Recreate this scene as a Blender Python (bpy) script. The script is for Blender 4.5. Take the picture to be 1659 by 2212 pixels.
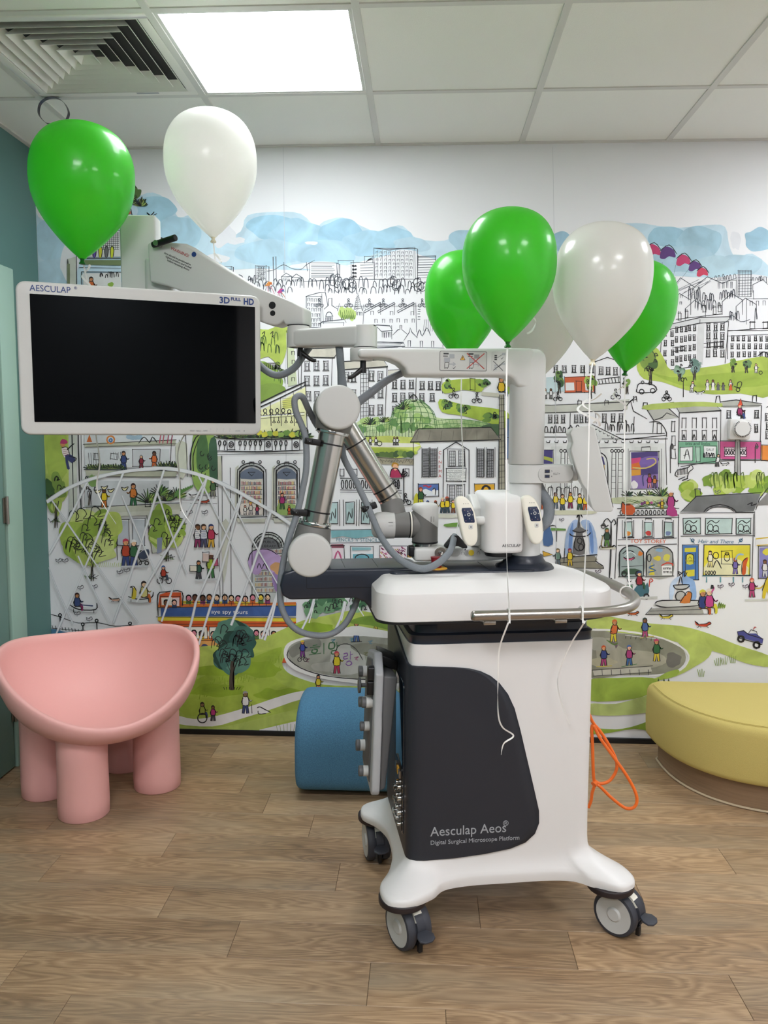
import bpy, bmesh, math, random
from mathutils import Vector, Matrix
R = math.radians
scn = bpy.context.scene
for o in list(bpy.data.objects): bpy.data.objects.remove(o)
COL = scn.collection

# ------------------------------------------------------------------ camera
cam = bpy.data.objects.new('camera', bpy.data.cameras.new('camera')); COL.objects.link(cam)
cam.matrix_world = Matrix(((0.99877344, -0.00807879, 0.04885029, 0.0),
                           (0.04940545, 0.09736617, -0.99402159, -3.57333),
                           (0.00327413, 0.99521584, 0.09764588, 1.37513),
                           (0, 0, 0, 1)))
cam.data.sensor_fit = 'VERTICAL'; cam.data.sensor_height = 36.0
cam.data.lens = 1765.86 / 2212 * 36.0
cam.data.clip_start = 0.02
scn.camera = cam

# ------------------------------------------------------------------ world, exposure
w = bpy.data.worlds.new('world'); scn.world = w; w.use_nodes = True
w.node_tree.nodes['Background'].inputs[0].default_value = (0.9, 0.95, 1, 1)
w.node_tree.nodes['Background'].inputs[1].default_value = 0.05
PANEL = 17.0                       # radiance of the LED ceiling panels by the mural wall
PANEL_ROOM = 29.0                  # radiance of the brighter panels over the middle and back of the room
scn.view_settings.view_transform = 'Standard'; scn.view_settings.look = 'None'
scn.view_settings.gamma = 1; scn.view_settings.use_curve_mapping = False
scn.view_settings.exposure = 0.22

# ------------------------------------------------------------------ materials
def lin(h):
    if not isinstance(h, str): return (*h[:3], 1)
    h = h.lstrip('#'); h = h if len(h) == 6 else ''.join(q*2 for q in h); c = [int(h[i:i+2], 16)/255 for i in (0, 2, 4)]
    return tuple((v/12.92 if v <= .04045 else ((v+.055)/1.055)**2.4) for v in c) + (1,)
def mat(name, col, rough=.5, metal=0., noise=0., nscale=40., bump=0., bscale=200., coat=0., spec=.5, trans=0., ior=1.45, sss=0., emit=None, aniso=0., alpha=1.):
    m = bpy.data.materials.new(name); m.use_nodes = True; nt = m.node_tree; b = nt.nodes['Principled BSDF']
    c = lin(col); b.inputs['Base Color'].default_value = c; b.inputs['Roughness'].default_value = rough
    b.inputs['Metallic'].default_value = metal; b.inputs['Specular IOR Level'].default_value = spec
    b.inputs['Coat Weight'].default_value = coat; b.inputs['Coat Roughness'].default_value = .08
    b.inputs['Transmission Weight'].default_value = trans; b.inputs['IOR'].default_value = ior
    b.inputs['Alpha'].default_value = alpha
    if sss: b.inputs['Subsurface Weight'].default_value = sss; b.inputs['Subsurface Radius'].default_value = (.05, .05, .05)
    if aniso: b.inputs['Anisotropic'].default_value = aniso
    if emit: b.inputs['Emission Color'].default_value = lin(emit[0]); b.inputs['Emission Strength'].default_value = emit[1]
    tc = nt.nodes.new('ShaderNodeTexCoord')
    if noise:
        n = nt.nodes.new('ShaderNodeTexNoise'); n.inputs['Scale'].default_value = nscale; n.inputs['Detail'].default_value = 4
        r = nt.nodes.new('ShaderNodeMapRange'); r.inputs[3].default_value = 1-noise; r.inputs[4].default_value = 1+noise
        x = nt.nodes.new('ShaderNodeMix'); x.data_type = 'RGBA'; x.blend_type = 'MULTIPLY'; x.inputs[0].default_value = 1
        x.inputs[6].default_value = c
        nt.links.new(tc.outputs['Object'], n.inputs['Vector']); nt.links.new(n.outputs['Fac'], r.inputs[0])
        nt.links.new(r.outputs[0], x.inputs[7]); nt.links.new(x.outputs[2], b.inputs['Base Color'])
    if bump:
        n = nt.nodes.new('ShaderNodeTexNoise'); n.inputs['Scale'].default_value = bscale; n.inputs['Detail'].default_value = 3
        u = nt.nodes.new('ShaderNodeBump'); u.inputs['Strength'].default_value = bump; u.inputs['Distance'].default_value = .002
        nt.links.new(tc.outputs['Object'], n.inputs['Vector']); nt.links.new(n.outputs['Fac'], u.inputs['Height'])
        nt.links.new(u.outputs[0], b.inputs['Normal'])
    return m

WHITE = mat('white_enamel', '#e0dedc', .38)
WHITE2 = mat('white_plastic', '#cfcfcc', .45)
CREAM = mat('cream_plastic', '#ece8da', .4)
GREYW = mat('pale_grey_plastic', '#c3c3c0', .5)
CHAR = mat('charcoal_lacquer', '#272a32', .42, bump=.15, bscale=900)
CHARS = mat('charcoal_satin', '#262b36', .32)
GLOSS = mat('glossy_dark', '#14202c', .06, coat=.5)
GREY = mat('joint_grey', '#6d6c69', .5)
MGREY = mat('mid_grey_plastic', '#8d8e90', .5)
BLACK = mat('black_plastic', '#141416', .42)
RUBBER = mat('dark_rubber', '#3a3c44', .55)
BUMPER = mat('bumper_rubber', '#2a2224', .4)
NAVY = mat('navy_keypad', '#1c2a4a', .4)
STEEL = mat('stainless_steel', '#a9a49d', .3, metal=1)
CHROME = mat('chrome', '#c9c9c6', .15, metal=1)
SCREEN = mat('screen_glass', '#010102', .04, spec=.3)
INK_NAVY = mat('print_navy', '#22407e', .5)
INK_GREY = mat('print_grey', '#a2a5aa', .5)
INK_DK = mat('print_dark', '#3a3a3e', .5)
INK_RED = mat('print_red', '#b8413a', .5)
INK_YEL = mat('print_yellow', '#e0a83c', .5)
YELB = mat('yellow_button', '#dcc02c', .4)
REDB = mat('red_button', '#7e1620', .35)
ORANGE = mat('orange_cable', '#f4742a', .35)
HOSE = mat('grey_braided_hose', '#7d8389', .55, noise=.18, nscale=500, bump=.6, bscale=700)
ALU = mat('brushed_aluminium', '#c4c1ba', .24, metal=1)

# ------------------------------------------------------------------ mesh helpers
class G:
    """collects vertices and faces of one mesh"""
    def __init__(s): s.v = []; s.f = []
    def add(s, v, f, M=None):
        n = len(s.v); s.v += [tuple(M @ Vector(p)) if M else tuple(p) for p in v]; s.f += [tuple(i+n for i in q) for q in f]; return s
    def box(s, a, b, M=None):
        (x0, y0, z0), (x1, y1, z1) = a, b
        return s.add([(x0,y0,z0),(x1,y0,z0),(x1,y1,z0),(x0,y1,z0),(x0,y0,z1),(x1,y0,z1),(x1,y1,z1),(x0,y1,z1)],
                     [(0,3,2,1),(4,5,6,7),(0,1,5,4),(1,2,6,5),(2,3,7,6),(3,0,4,7)], M)
    def prism(s, poly, lo, hi, ax='v', M=None):
        # ax 'v': poly in (x,z) extruded along y; 'w': poly in (x,y) along z; 'u': poly in (y,z) along x
        k = len(poly); mk = {'v': lambda a, b, c: (a, c, b), 'w': lambda a, b, c: (a, b, c), 'u': lambda a, b, c: (c, a, b)}[ax]
        v = [mk(a, b, lo) for a, b in poly] + [mk(a, b, hi) for a, b in poly]
        f = [tuple(range(k)), tuple(range(2*k-1, k-1, -1))] + [(i, i+k, (i+1) % k+k, (i+1) % k) for i in range(k)]
        return s.add(v, f, M)
    def lathe(s, prof, n=32, M=None, ang=2*math.pi, cap=True):
        v = []; f = []; full = abs(ang-2*math.pi) < 1e-6; m = n if full else n+1
        for r, z in prof:
            for i in range(m): a = ang*i/n; v.append((r*math.cos(a), r*math.sin(a), z))
        for j in range(len(prof)-1):
            for i in range(n):
                i2 = (i+1) % m; f.append((j*m+i, j*m+i2, (j+1)*m+i2, (j+1)*m+i))
        if full and cap:
            f.append(tuple(range(m-1, -1, -1))); L = (len(prof)-1)*m; f.append(tuple(range(L, L+m)))
        return s.add(v, f, M)
    def cyl(s, p, q, r, n=24, r2=None):
        p, q = Vector(p), Vector(q); d = q-p; M = Matrix.Translation(p) @ d.to_track_quat('Z', 'Y').to_matrix().to_4x4()
        return s.lathe([(r, 0), (r if r2 is None else r2, d.length)], n, M)
    def loft(s, rings, cap=True, closed=True):
        n = len(rings[0]); v = [p for r in rings for p in r]; f = []
        for j in range(len(rings)-1):
            for i in range(n if closed else n-1): f.append((j*n+i, j*n+(i+1) % n, (j+1)*n+(i+1) % n, (j+1)*n+i))
        if cap: f.append(tuple(range(n-1, -1, -1))); L = (len(rings)-1)*n; f.append(tuple(range(L, L+n)))
        return s.add(v, f)
    def tube(s, pts, r, n=10, sm=6, flat=1., closed=False, up=None):
        P = spline(pts, sm, closed); k = len(P); rr = r if callable(r) else (lambda t: r)
        v = []; f = []; N = None
        for i, p in enumerate(P):
            a = P[i-1] if (i or closed) else p; b = P[(i+1) % k] if (i < k-1 or closed) else p
            T = (b-a).normalized()
            if up is not None: N = (up - T*up.dot(T)).normalized()
            elif N is None: N = T.orthogonal().normalized()
            else: N = (N - T*N.dot(T)).normalized()
            Bn = T.cross(N); rad = rr(i/max(1, k-1))
            for j in range(n): t = 2*math.pi*j/n; v.append(p + N*math.cos(t)*rad*flat + Bn*math.sin(t)*rad)
        for i in range(k if closed else k-1):
            for j in range(n): f.append((i*n+j, i*n+(j+1) % n, ((i+1) % k)*n+(j+1) % n, ((i+1) % k)*n+j))
        if not closed: f.append(tuple(range(n-1, -1, -1))); f.append(tuple(range((k-1)*n, k*n)))
        return s.add(v, f)
def spline(pts, sm=6, closed=False):
    P = [Vector(p) for p in pts]; k = len(P)
    if sm <= 1 or k < 3: return P
    out = []
    for i in range(k if closed else k-1):
        g = (lambda j: P[j % k]) if closed else (lambda j: P[min(max(j, 0), k-1)])
        a, b, c, d = g(i-1), g(i), g(i+1), g(i+2)
        for q in range(sm):
            t = q/sm; out.append(.5*((2*b)+(c-a)*t+(2*a-5*b+4*c-d)*t*t+(3*b-a-3*c+d)*t**3))
    if not closed: out.append(P[-1])
    return out
def ob(name, g, m, par=None, bev=0, seg=3, sharp=35, sub=0, smooth=True, loc=None, rz=None, flip=True):
    me = bpy.data.meshes.new(name); me.from_pydata([tuple(p) for p in g.v], [], g.f)
    bm = bmesh.new(); bm.from_mesh(me)
    if flip: bmesh.ops.recalc_face_normals(bm, faces=bm.faces)
    if bev:
        bmesh.ops.remove_doubles(bm, verts=bm.verts, dist=1e-5)
        e = [e for e in bm.edges if len(e.link_faces) == 2 and e.calc_face_angle(0) > R(28)]
        bmesh.ops.bevel(bm, geom=e, offset=bev, segments=seg, profile=.5, affect='EDGES', clamp_overlap=True)
    bm.to_mesh(me); bm.free()
    if smooth:
        me.shade_smooth(); me.set_sharp_from_angle(angle=R(sharp))
    me.materials.append(m)
    o = bpy.data.objects.new(name, me); COL.objects.link(o)
    if par: o.parent = par
    if loc: o.location = loc
    if rz is not None: o.rotation_euler.z = rz
    if sub:
        md = o.modifiers.new('subdivision', 'SUBSURF'); md.levels = sub; md.render_levels = sub
    return o
def empty(name, loc=(0, 0, 0), rz=0, par=None):
    o = bpy.data.objects.new(name, None); COL.objects.link(o); o.location = loc; o.rotation_euler.z = rz; o.empty_display_size = .1
    if par: o.parent = par
    return o
def tag(o, label=None, cat=None, group=None, kind=None):
    for k, v in (('label', label), ('category', cat), ('group', group), ('kind', kind)):
        if v: o[k] = v
    return o
def rrect(u0, v0, u1, v1, r, n=6):
    """rounded rectangle; r one radius or four (u0v0, u1v0, u1v1, u0v1)"""
    r = (r,)*4 if not isinstance(r, (tuple, list)) else r; out = []
    for (cx, cy, a0), q in zip(((u0, v0, 180), (u1, v0, 270), (u1, v1, 0), (u0, v1, 90)), r):
        ox = cx + (q if cx == u0 else -q); oy = cy + (q if cy == v0 else -q)
        for i in range(n+1): a = R(a0+90*i/n); out.append((ox+q*math.cos(a), oy+q*math.sin(a)))
    return out
def text(name, s, size, m, par, M, ext=.0004, align='LEFT', bold=0, sx=1., shear=0., space=1.):
    c = bpy.data.curves.new(name, 'FONT'); c.body = s; c.size = size; c.extrude = ext; c.align_x = align; c.offset = bold; c.shear = shear
    c.space_character = space; c.resolution_u = 3
    t = bpy.data.objects.new(name, c); COL.objects.link(t)
    bpy.context.view_layer.update()
    me = bpy.data.meshes.new_from_object(t.evaluated_get(bpy.context.evaluated_depsgraph_get()))
    bpy.data.objects.remove(t)
    me.transform(M @ Matrix.Diagonal((sx, 1, 1, 1))); me.materials.clear(); me.materials.append(m); me.name = name
    o = bpy.data.objects.new(name, me); COL.objects.link(o); o.parent = par
    return o
def face_m(origin, right, up):
    r, u = Vector(right).normalized(), Vector(up).normalized(); n = r.cross(u)
    return Matrix(((r.x, u.x, n.x, origin[0]), (r.y, u.y, n.y, origin[1]), (r.z, u.z, n.z, origin[2]), (0, 0, 0, 1)))

# ------------------------------------------------------------------ room shell
HC = 2.574; XL = -1.69; XR = 2.6; YB = -5.6; X0 = -0.2055; D1 = 0.537
PAINT = mat('wall_paint_white', '#efeff2', .6)
TEAL = mat('wall_paint_teal', '#587d79', .55, noise=.02, nscale=6)
PALET = mat('paint_pale_sage', '#9dbcae', .45)
DOORP = mat('door_paint_sage', '#6f8f86', .5)
def slab(name, a, b, m): return tag(ob(name, G().box(a, b), m, smooth=False), kind='structure')
wall_back = slab('wall_back', (XL-.1, 0, 0), (XR+.1, .1, HC), PAINT)
wall_left = slab('wall_left', (XL-.1, YB, 0), (XL, 0, HC), TEAL)
slab('wall_right', (XR, YB, 0), (XR+.1, 0, HC), PAINT)
slab('wall_front', (XL-.1, YB-.1, 0), (XR+.1, YB, HC), mat('wall_dim_room_grey', '#5f666a', .6))  # unseen wall; its grey is darkened so the monitor reflects a dim room
GAPM = mat('floor_joint', '#4c3f31', .8)
floor = slab('floor', (XL-.1, YB-.1, -.06), (XR+.1, .1, -.002), GAPM)
# vinyl planks, one object each
def plank_mat():
    m = bpy.data.materials.new('oak_vinyl_plank'); m.use_nodes = True; nt = m.node_tree; N = nt.nodes; L = nt.links; b = N['Principled BSDF']
    tc = N.new('ShaderNodeTexCoord'); oi = N.new('ShaderNodeObjectInfo')
    wn = N.new('ShaderNodeTexWhiteNoise'); wn.noise_dimensions = '1D'; L.new(oi.outputs['Random'], wn.inputs['W'])
    vm = N.new('ShaderNodeVectorMath'); vm.operation = 'MULTIPLY_ADD'; vm.inputs[1].default_value = (40, 40, 40)
    L.new(wn.outputs['Color'], vm.inputs[0]); L.new(tc.outputs['Object'], vm.inputs[2])
    def nz(scale, sc, det=4, dis=0., rough=.55):
        mp = N.new('ShaderNodeMapping'); mp.inputs['Scale'].default_value = sc; L.new(vm.outputs[0], mp.inputs[0])
        n = N.new('ShaderNodeTexNoise'); n.inputs['Scale'].default_value = scale; n.inputs['Detail'].default_value = det; n.inputs['Distortion'].default_value = dis
        n.inputs['Roughness'].default_value = rough; L.new(mp.outputs[0], n.inputs['Vector']); return n
    big = nz(1.0, (1.7, 10, 1), 2, .3)                      # slow field: its level lines are the cathedral grain
    mm = N.new('ShaderNodeMath'); mm.operation = 'MULTIPLY'; mm.inputs[1].default_value = 17; L.new(big.outputs['Fac'], mm.inputs[0])
    fine = nz(1.0, (9, 260, 1), 6, .2, .7)
    ad = N.new('ShaderNodeMath'); ad.operation = 'MULTIPLY_ADD'; ad.inputs[1].default_value = 1.6; L.new(fine.outputs['Fac'], ad.inputs[0]); L.new(mm.outputs[0], ad.inputs[2])
    fr = N.new('ShaderNodeMath'); fr.operation = 'PINGPONG'; fr.inputs[1].default_value = .5; L.new(ad.outputs[0], fr.inputs[0])
    f2 = N.new('ShaderNodeMath'); f2.operation = 'MULTIPLY_ADD'; f2.inputs[1].default_value = .42; L.new(fr.outputs[0], f2.inputs[0])
    cl = nz(1.0, (1.6, 5, 1), 3); 
    f3 = N.new('ShaderNodeMath'); f3.operation = 'MULTIPLY_ADD'; f3.inputs[1].default_value = .62; L.new(fine.outputs['Fac'], f3.inputs[0]); L.new(f2.outputs[0], f3.inputs[2])
    f2.inputs[2].default_value = .0
    f4 = N.new('ShaderNodeMath'); f4.operation = 'MULTIPLY_ADD'; f4.inputs[1].default_value = .5; L.new(cl.outputs['Fac'], f4.inputs[0]); L.new(f3.outputs[0], f4.inputs[2])
    cr = N.new('ShaderNodeValToRGB'); e = cr.color_ramp.elements
    e[0].position = .36; e[0].color = lin('#66513d'); e[1].position = .92; e[1].color = lin('#c4a682')
    k = e.new(.64); k.color = lin('#9b7e5f'); L.new(f4.outputs[0], cr.inputs[0])
    gy = nz(1.0, (1.3, 6, 1), 2)
    gr = N.new('ShaderNodeMapRange'); gr.inputs[1].default_value = .45; gr.inputs[2].default_value = .75; gr.inputs[4].default_value = .55; L.new(gy.outputs['Fac'], gr.inputs[0])
    mx = N.new('ShaderNodeMix'); mx.data_type = 'RGBA'; mx.inputs[7].default_value = lin('#958b78'); L.new(gr.outputs[0], mx.inputs[0]); L.new(cr.outputs[0], mx.inputs[6])
    hv = N.new('ShaderNodeHueSaturation'); mr = N.new('ShaderNodeMapRange'); mr.inputs[3].default_value = .84; mr.inputs[4].default_value = 1.08
    L.new(oi.outputs['Random'], mr.inputs[0]); L.new(mr.outputs[0], hv.inputs['Value']); L.new(mx.outputs[2], hv.inputs['Color'])
    L.new(hv.outputs[0], b.inputs['Base Color']); b.inputs['Roughness'].default_value = .42
    bp = N.new('ShaderNodeBump'); bp.inputs['Strength'].default_value = .12; bp.inputs['Distance'].default_value = .001
    L.new(fine.outputs['Fac'], bp.inputs['Height']); L.new(bp.outputs[0], b.inputs['Normal'])
    return m
PLANK = plank_mat()
PW, PL = .1625, .914
anchor = {0: .061, 1: -.129, 2: .406, 3: .167, 4: -.258, 5: -.842, 6: -.385, 7: -.575, 8: .22, 9: -.31, 10: .02, 11: -.42}
rng = random.Random(4)
plank_mesh = {}
for k in range(-23, 12):
    y0 = -1.898 + PW*k; y1 = min(y0+PW, -.0005)
    if y1-y0 < .02 or y0 < YB: continue
    a = anchor.get(k, rng.uniform(-.45, .45)); i = math.floor((XL-a)/PL)
    while a+i*PL < XR:
        xa, xb = max(a+i*PL, XL), min(a+(i+1)*PL, XR); i += 1
        if xb-xa < .03: continue
        key = (round(xb-xa, 3), round(y1-y0, 3)); hx, hy = (xb-xa)/2-.0005, (y1-y0)/2-.0005
        if key not in plank_mesh:
            g = G(); e = .0008
            g.v = [(-hx,-hy,-.004),(hx,-hy,-.004),(hx,hy,-.004),(-hx,hy,-.004),(-hx,-hy,-e),(hx,-hy,-e),(hx,hy,-e),(-hx,hy,-e),(-hx+e,-hy+e,0),(hx-e,-hy+e,0),(hx-e,hy-e,0),(-hx+e,hy-e,0)]
            g.f = [(8,9,10,11)] + [(j, (j+1) % 4, (j+1) % 4+4, j+4) for j in range(4)] + [(j+4, (j+1) % 4+4, (j+1) % 4+8, j+8) for j in range(4)]
            o = ob('plank', g, PLANK, floor, smooth=False); plank_mesh[key] = o.data
        else:
            o = bpy.data.objects.new('plank', plank_mesh[key]); COL.objects.link(o); o.parent = floor
        o.location = ((xa+xb)/2, (y0+y1)/2, 0)

# ceiling: void slab, grid of T bars, lay-in tiles
TILE = mat('ceiling_tile', '#f1f1ec', .85, bump=.25, bscale=350)
BAR = mat('ceiling_grid_bar', '#d6d5d1', .6)
ceiling = slab('ceiling', (XL-.1, YB-.1, HC+.03), (XR+.1, .1, HC+.12), mat('ceiling_void', '#3a3a3a', .9))
tile_me = {}
LIGHTS = {(-1, 0), (3, 0), (-1, 4), (2, 4), (-1, 7), (2, 7)}
VENT = (-2, 0)
BW = .012
rows = [(0., -D1)] + [(-D1-.6*j, -D1-.6*(j+1)) for j in range(9)]
def cells():
    for j, (ya, yb) in enumerate(rows):
        for i in range(-3, 5):
            yield i, j-1, max(X0+.6*i, XL), min(X0+.6*(i+1), XR), max(yb, YB), ya
for i, j, xa, xb, ya, yb in cells():
    if xb-xa < .05 or yb-ya < .05 or (i, j) in LIGHTS or (i, j) == VENT: continue
    key = (round(xb-xa, 3), round(yb-ya, 3)); hx, hy = (xb-xa)/2-BW+.002, (yb-ya)/2-BW+.002
    if key not in tile_me:
        o = ob('ceiling_tile', G().box((-hx, -hy, .004), (hx, hy, .02)), TILE, ceiling, smooth=False); tile_me[key] = o.data
    else:
        o = bpy.data.objects.new('ceiling_tile', tile_me[key]); COL.objects.link(o); o.parent = ceiling
    o.location = ((xa+xb)/2, (ya+yb)/2, HC)
for i in range(-2, 5):
    x = X0+.6*i
    ob('grid_bar', G().box((x-BW, YB, HC), (x+BW, 0, HC+.024)), BAR, ceiling, bev=.001, seg=1)
for j in range(9):
    y = -D1-.6*j
    if y > YB: ob('grid_bar', G().box((XL, y-BW, HC+.0003), (XR, y+BW, HC+.0243)), BAR, ceiling, bev=.001, seg=1)
ob('edge_trim', G().box((XL, -.02, HC-.001), (XR, -.0005, HC+.02)), BAR, ceiling)
ob('edge_trim', G().box((XL, YB, HC-.001), (XL+.02, 0, HC+.02)), BAR, ceiling)
# baseboards
SKIRT = mat('baseboard_black', '#17181a', .4)
tag(ob('baseboard_back', G().box((XL, -.012, 0), (XR, 0, .024)), SKIRT, bev=.002), kind='structure')
tag(ob('baseboard_left', G().box((XL, -.3, 0), (XL+.012, -.012, .06)), mat('baseboard_teal', '#4d5f58', .5), bev=.002), kind='structure')
# door in the left wall: architrave, leaf, hinges
door = tag(empty('door_1', (XL, -.34, 0)), kind='structure')
ob('door_frame', G().box((0, -.07, 0), (.035, .05, 2.02)), PALET, door, bev=.004)
ob('door_frame', G().box((0, -1.05, 1.95), (.035, -.07, 2.02)), PALET, door, bev=.004)
ob('door_frame', G().box((0, -1.12, 0), (.035, -1.05, 2.02)), PALET, door, bev=.004)
leaf = ob('door_leaf', G().box((.002, -1.047, .008), (.028, -.085, 1.947)), DOORP, door, bev=.003)
for z in (1.06, .25):
    g = G(); g.cyl((.036, -.078, z-.055), (.036, -.078, z+.055), .007, 12); g.box((.03, -.1, z-.05), (.0315, -.06, z+.05))
    ob('hinge', g, STEEL, leaf)

# LED ceiling panels
LED = mat('led_diffuser', '#ffffff', .6, emit=('#f6fbff', PANEL))
LEDR = mat('led_diffuser_bright', '#ffffff', .6, emit=('#fbfbff', PANEL_ROOM))
FRAMEM = mat('panel_frame_white', '#d9d9d6', .5)
lab = {(-1, 0): 'square LED ceiling panel lit bright white beside the air vent'}
for n, (i, j) in enumerate(sorted(LIGHTS)):
    xa, xb = X0+.6*i, X0+.6*(i+1); ya, yb = -D1-.6*(j+1), -D1-.6*j
    t = empty('ceiling_light', ((xa+xb)/2, (ya+yb)/2, HC))
    tag(t, lab.get((i, j), 'square LED ceiling panel further back in the room, out of the picture'), 'ceiling light', 'LED ceiling panels')
    h = .3-BW
    g = G(); 
    for s in (-1, 1): g.box((-h, s*(h-.006)-.006, .002), (h, s*(h-.006)+.006, .03)); g.box((s*(h-.006)-.006, -h+.012, .002), (s*(h-.006)+.006, h-.012, .03))
    ob('panel_frame', g, FRAMEM, t)
    ob('diffuser', G().box((-h+.012, -h+.012, .006), (h-.012, h-.012, .012)), LED if j == 0 else LEDR, t, smooth=False)

# four-way louvred air vent
t = empty('air_vent', (X0-.9, -D1-.3, HC)); tag(t, 'square white four way louvred air vent in the ceiling', 'air vent')
VENTW = mat('vent_white', '#eceae4', .55); VDARK = mat('vent_duct_dark', '#1c1d20', .8)
h = .3-BW
g = G(); fw = .032
for s in (-1, 1): g.box((-h, s*(h-fw/2)-fw/2, .0), (h, s*(h-fw/2)+fw/2, .012)); g.box((s*(h-fw/2)-fw/2, -h+fw, 0), (s*(h-fw/2)+fw/2, h-fw, .012))
ob('vent_frame', g, VENTW, t, bev=.002)
ob('duct_box', G().box((-h+.01, -h+.01, .105), (h-.01, h-.01, .12)), VDARK, t)
g = G(); q = h-fw
for s in (-1, 1): g.box((-q, s*q-.001, .01), (q, s*q+.001, .105)); g.box((s*q-.001, -q, .01), (s*q+.001, q, .105))
ob('duct_wall', g, VDARK, t)
nl = 7
for side in range(4):
    Mz = Matrix.Rotation(side*math.pi/2, 4, 'Z')
    for k in range(nl):
        r0 = .03+(q-.036)*k/(nl-1)+.004; r1 = max(r0-.036, .002); th = .0016
        g = G()
        g.add([(-r0, -r0, .001), (r0, -r0, .001), (r1, -r1, .046), (-r1, -r1, .046), (-r0, -r0+th, .0005), (r0, -r0+th, .0005), (r1, -r1+th, .046), (-r1, -r1+th, .046)],
              [(0,1,2,3),(7,6,5,4),(0,4,5,1),(3,2,6,7),(0,3,7,4),(1,5,6,2)], Mz)
        ob('louvre', g, VENTW, t, smooth=False)

ob('rating_label', G().box((.07, h-fw+.004, -.0006), (.15, h-fw+.014, .0002)), INK_GREY, t)

# ================================================================== surgical microscope cart
CO = Vector((-.02, -1.50, 0)); CA = R(10)
cart = empty('surgical_microscope', CO, CA)
tag(cart, 'white and charcoal wheeled surgical microscope with robotic arm and swivelling monitor', 'microscope')
CINV = (Matrix.Translation(CO) @ Matrix.Rotation(CA, 4, 'Z')).inverted()
def WL(*p): return [CINV @ Vector(q) for q in p]

# ---- flared base
def ctrl_ring(pts, w, n=6): return [(p.x, p.y, w) for p in spline([(a, b, 0) for a, b in pts], n, True)]
foot = [(-.088, .02), (-.075, -.045), (-.02, -.062), (.045, -.035), (.10, .004), (.27, .008), (.43, .004), (.49, -.03), (.555, -.062), (.606, -.03), (.604, .03), (.565, .09), (.533, .16), (.528, .24), (.533, .32),
        (.565, .39), (.604, .45), (.594, .51), (.54, .525), (.48, .50), (.42, .475), (.27, .47), (.12, .475), (.04, .50), (-.03, .525), (-.085, .505), (-.095, .44), (-.06, .38), (-.035, .31), (-.03, .24), (-.035, .16), (-.055, .085)]
body = [(-.008, .055), (.0, .036), (.02, .028), (.05, .025), (.10, .025), (.25, .025), (.40, .025), (.44, .025), (.474, .028), (.493, .04), (.498, .06), (.498, .10), (.498, .16), (.498, .24), (.498, .32),
        (.498, .38), (.496, .42), (.482, .442), (.46, .448), (.43, .45), (.38, .45), (.25, .45), (.12, .45), (.06, .45), (.03, .448), (.008, .44), (-.006, .425), (-.01, .39), (-.01, .31), (-.01, .24), (-.01, .16), (-.01, .09)]
def mix(t, dz=0): return [(a+(c-a)*t, b+(d-b)*t) for (a, b), (c, d) in zip(body, foot)]
def sag(ring, k):                                # caster lobes hang lower than the sills between them
    return [(x, y, z - k*max(0, (math.hypot(x-.265, y-.235)-.24))/.15) for x, y, z in ring]
rings = [ctrl_ring(mix(t), w) for t, w in ((0, .819), (0, .60), (0, .40), (0, .30), (.005, .262), (.02, .240), (.06, .226), (.18, .213), (.42, .200), (.70, .190), (.93, .182), (.985, .178), (1, .172), (1, .158), (.96, .155))]
rings = [sag(r, k) for r, k in zip(rings, (0, 0, 0, 0, 0, .0, .001, .003, .006, .010, .012, .012, .012, .010, .010))]
ob('body_shell', G().loft(rings), WHITE, cart, sharp=50)
lobes = [(-.03, -.002), (.548, -.002), (-.04, .47), (.545, .47)]
for cx, cy in lobes:
    ring = []
    for k in range(28):
        a = 2*math.pi*k/28; ring.append((cx+.064*math.cos(a), cy+.064*math.sin(a)))
    ob('bumper', G().prism(ring, .131, .1495, 'w'), BUMPER, cart, bev=.004)
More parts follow.
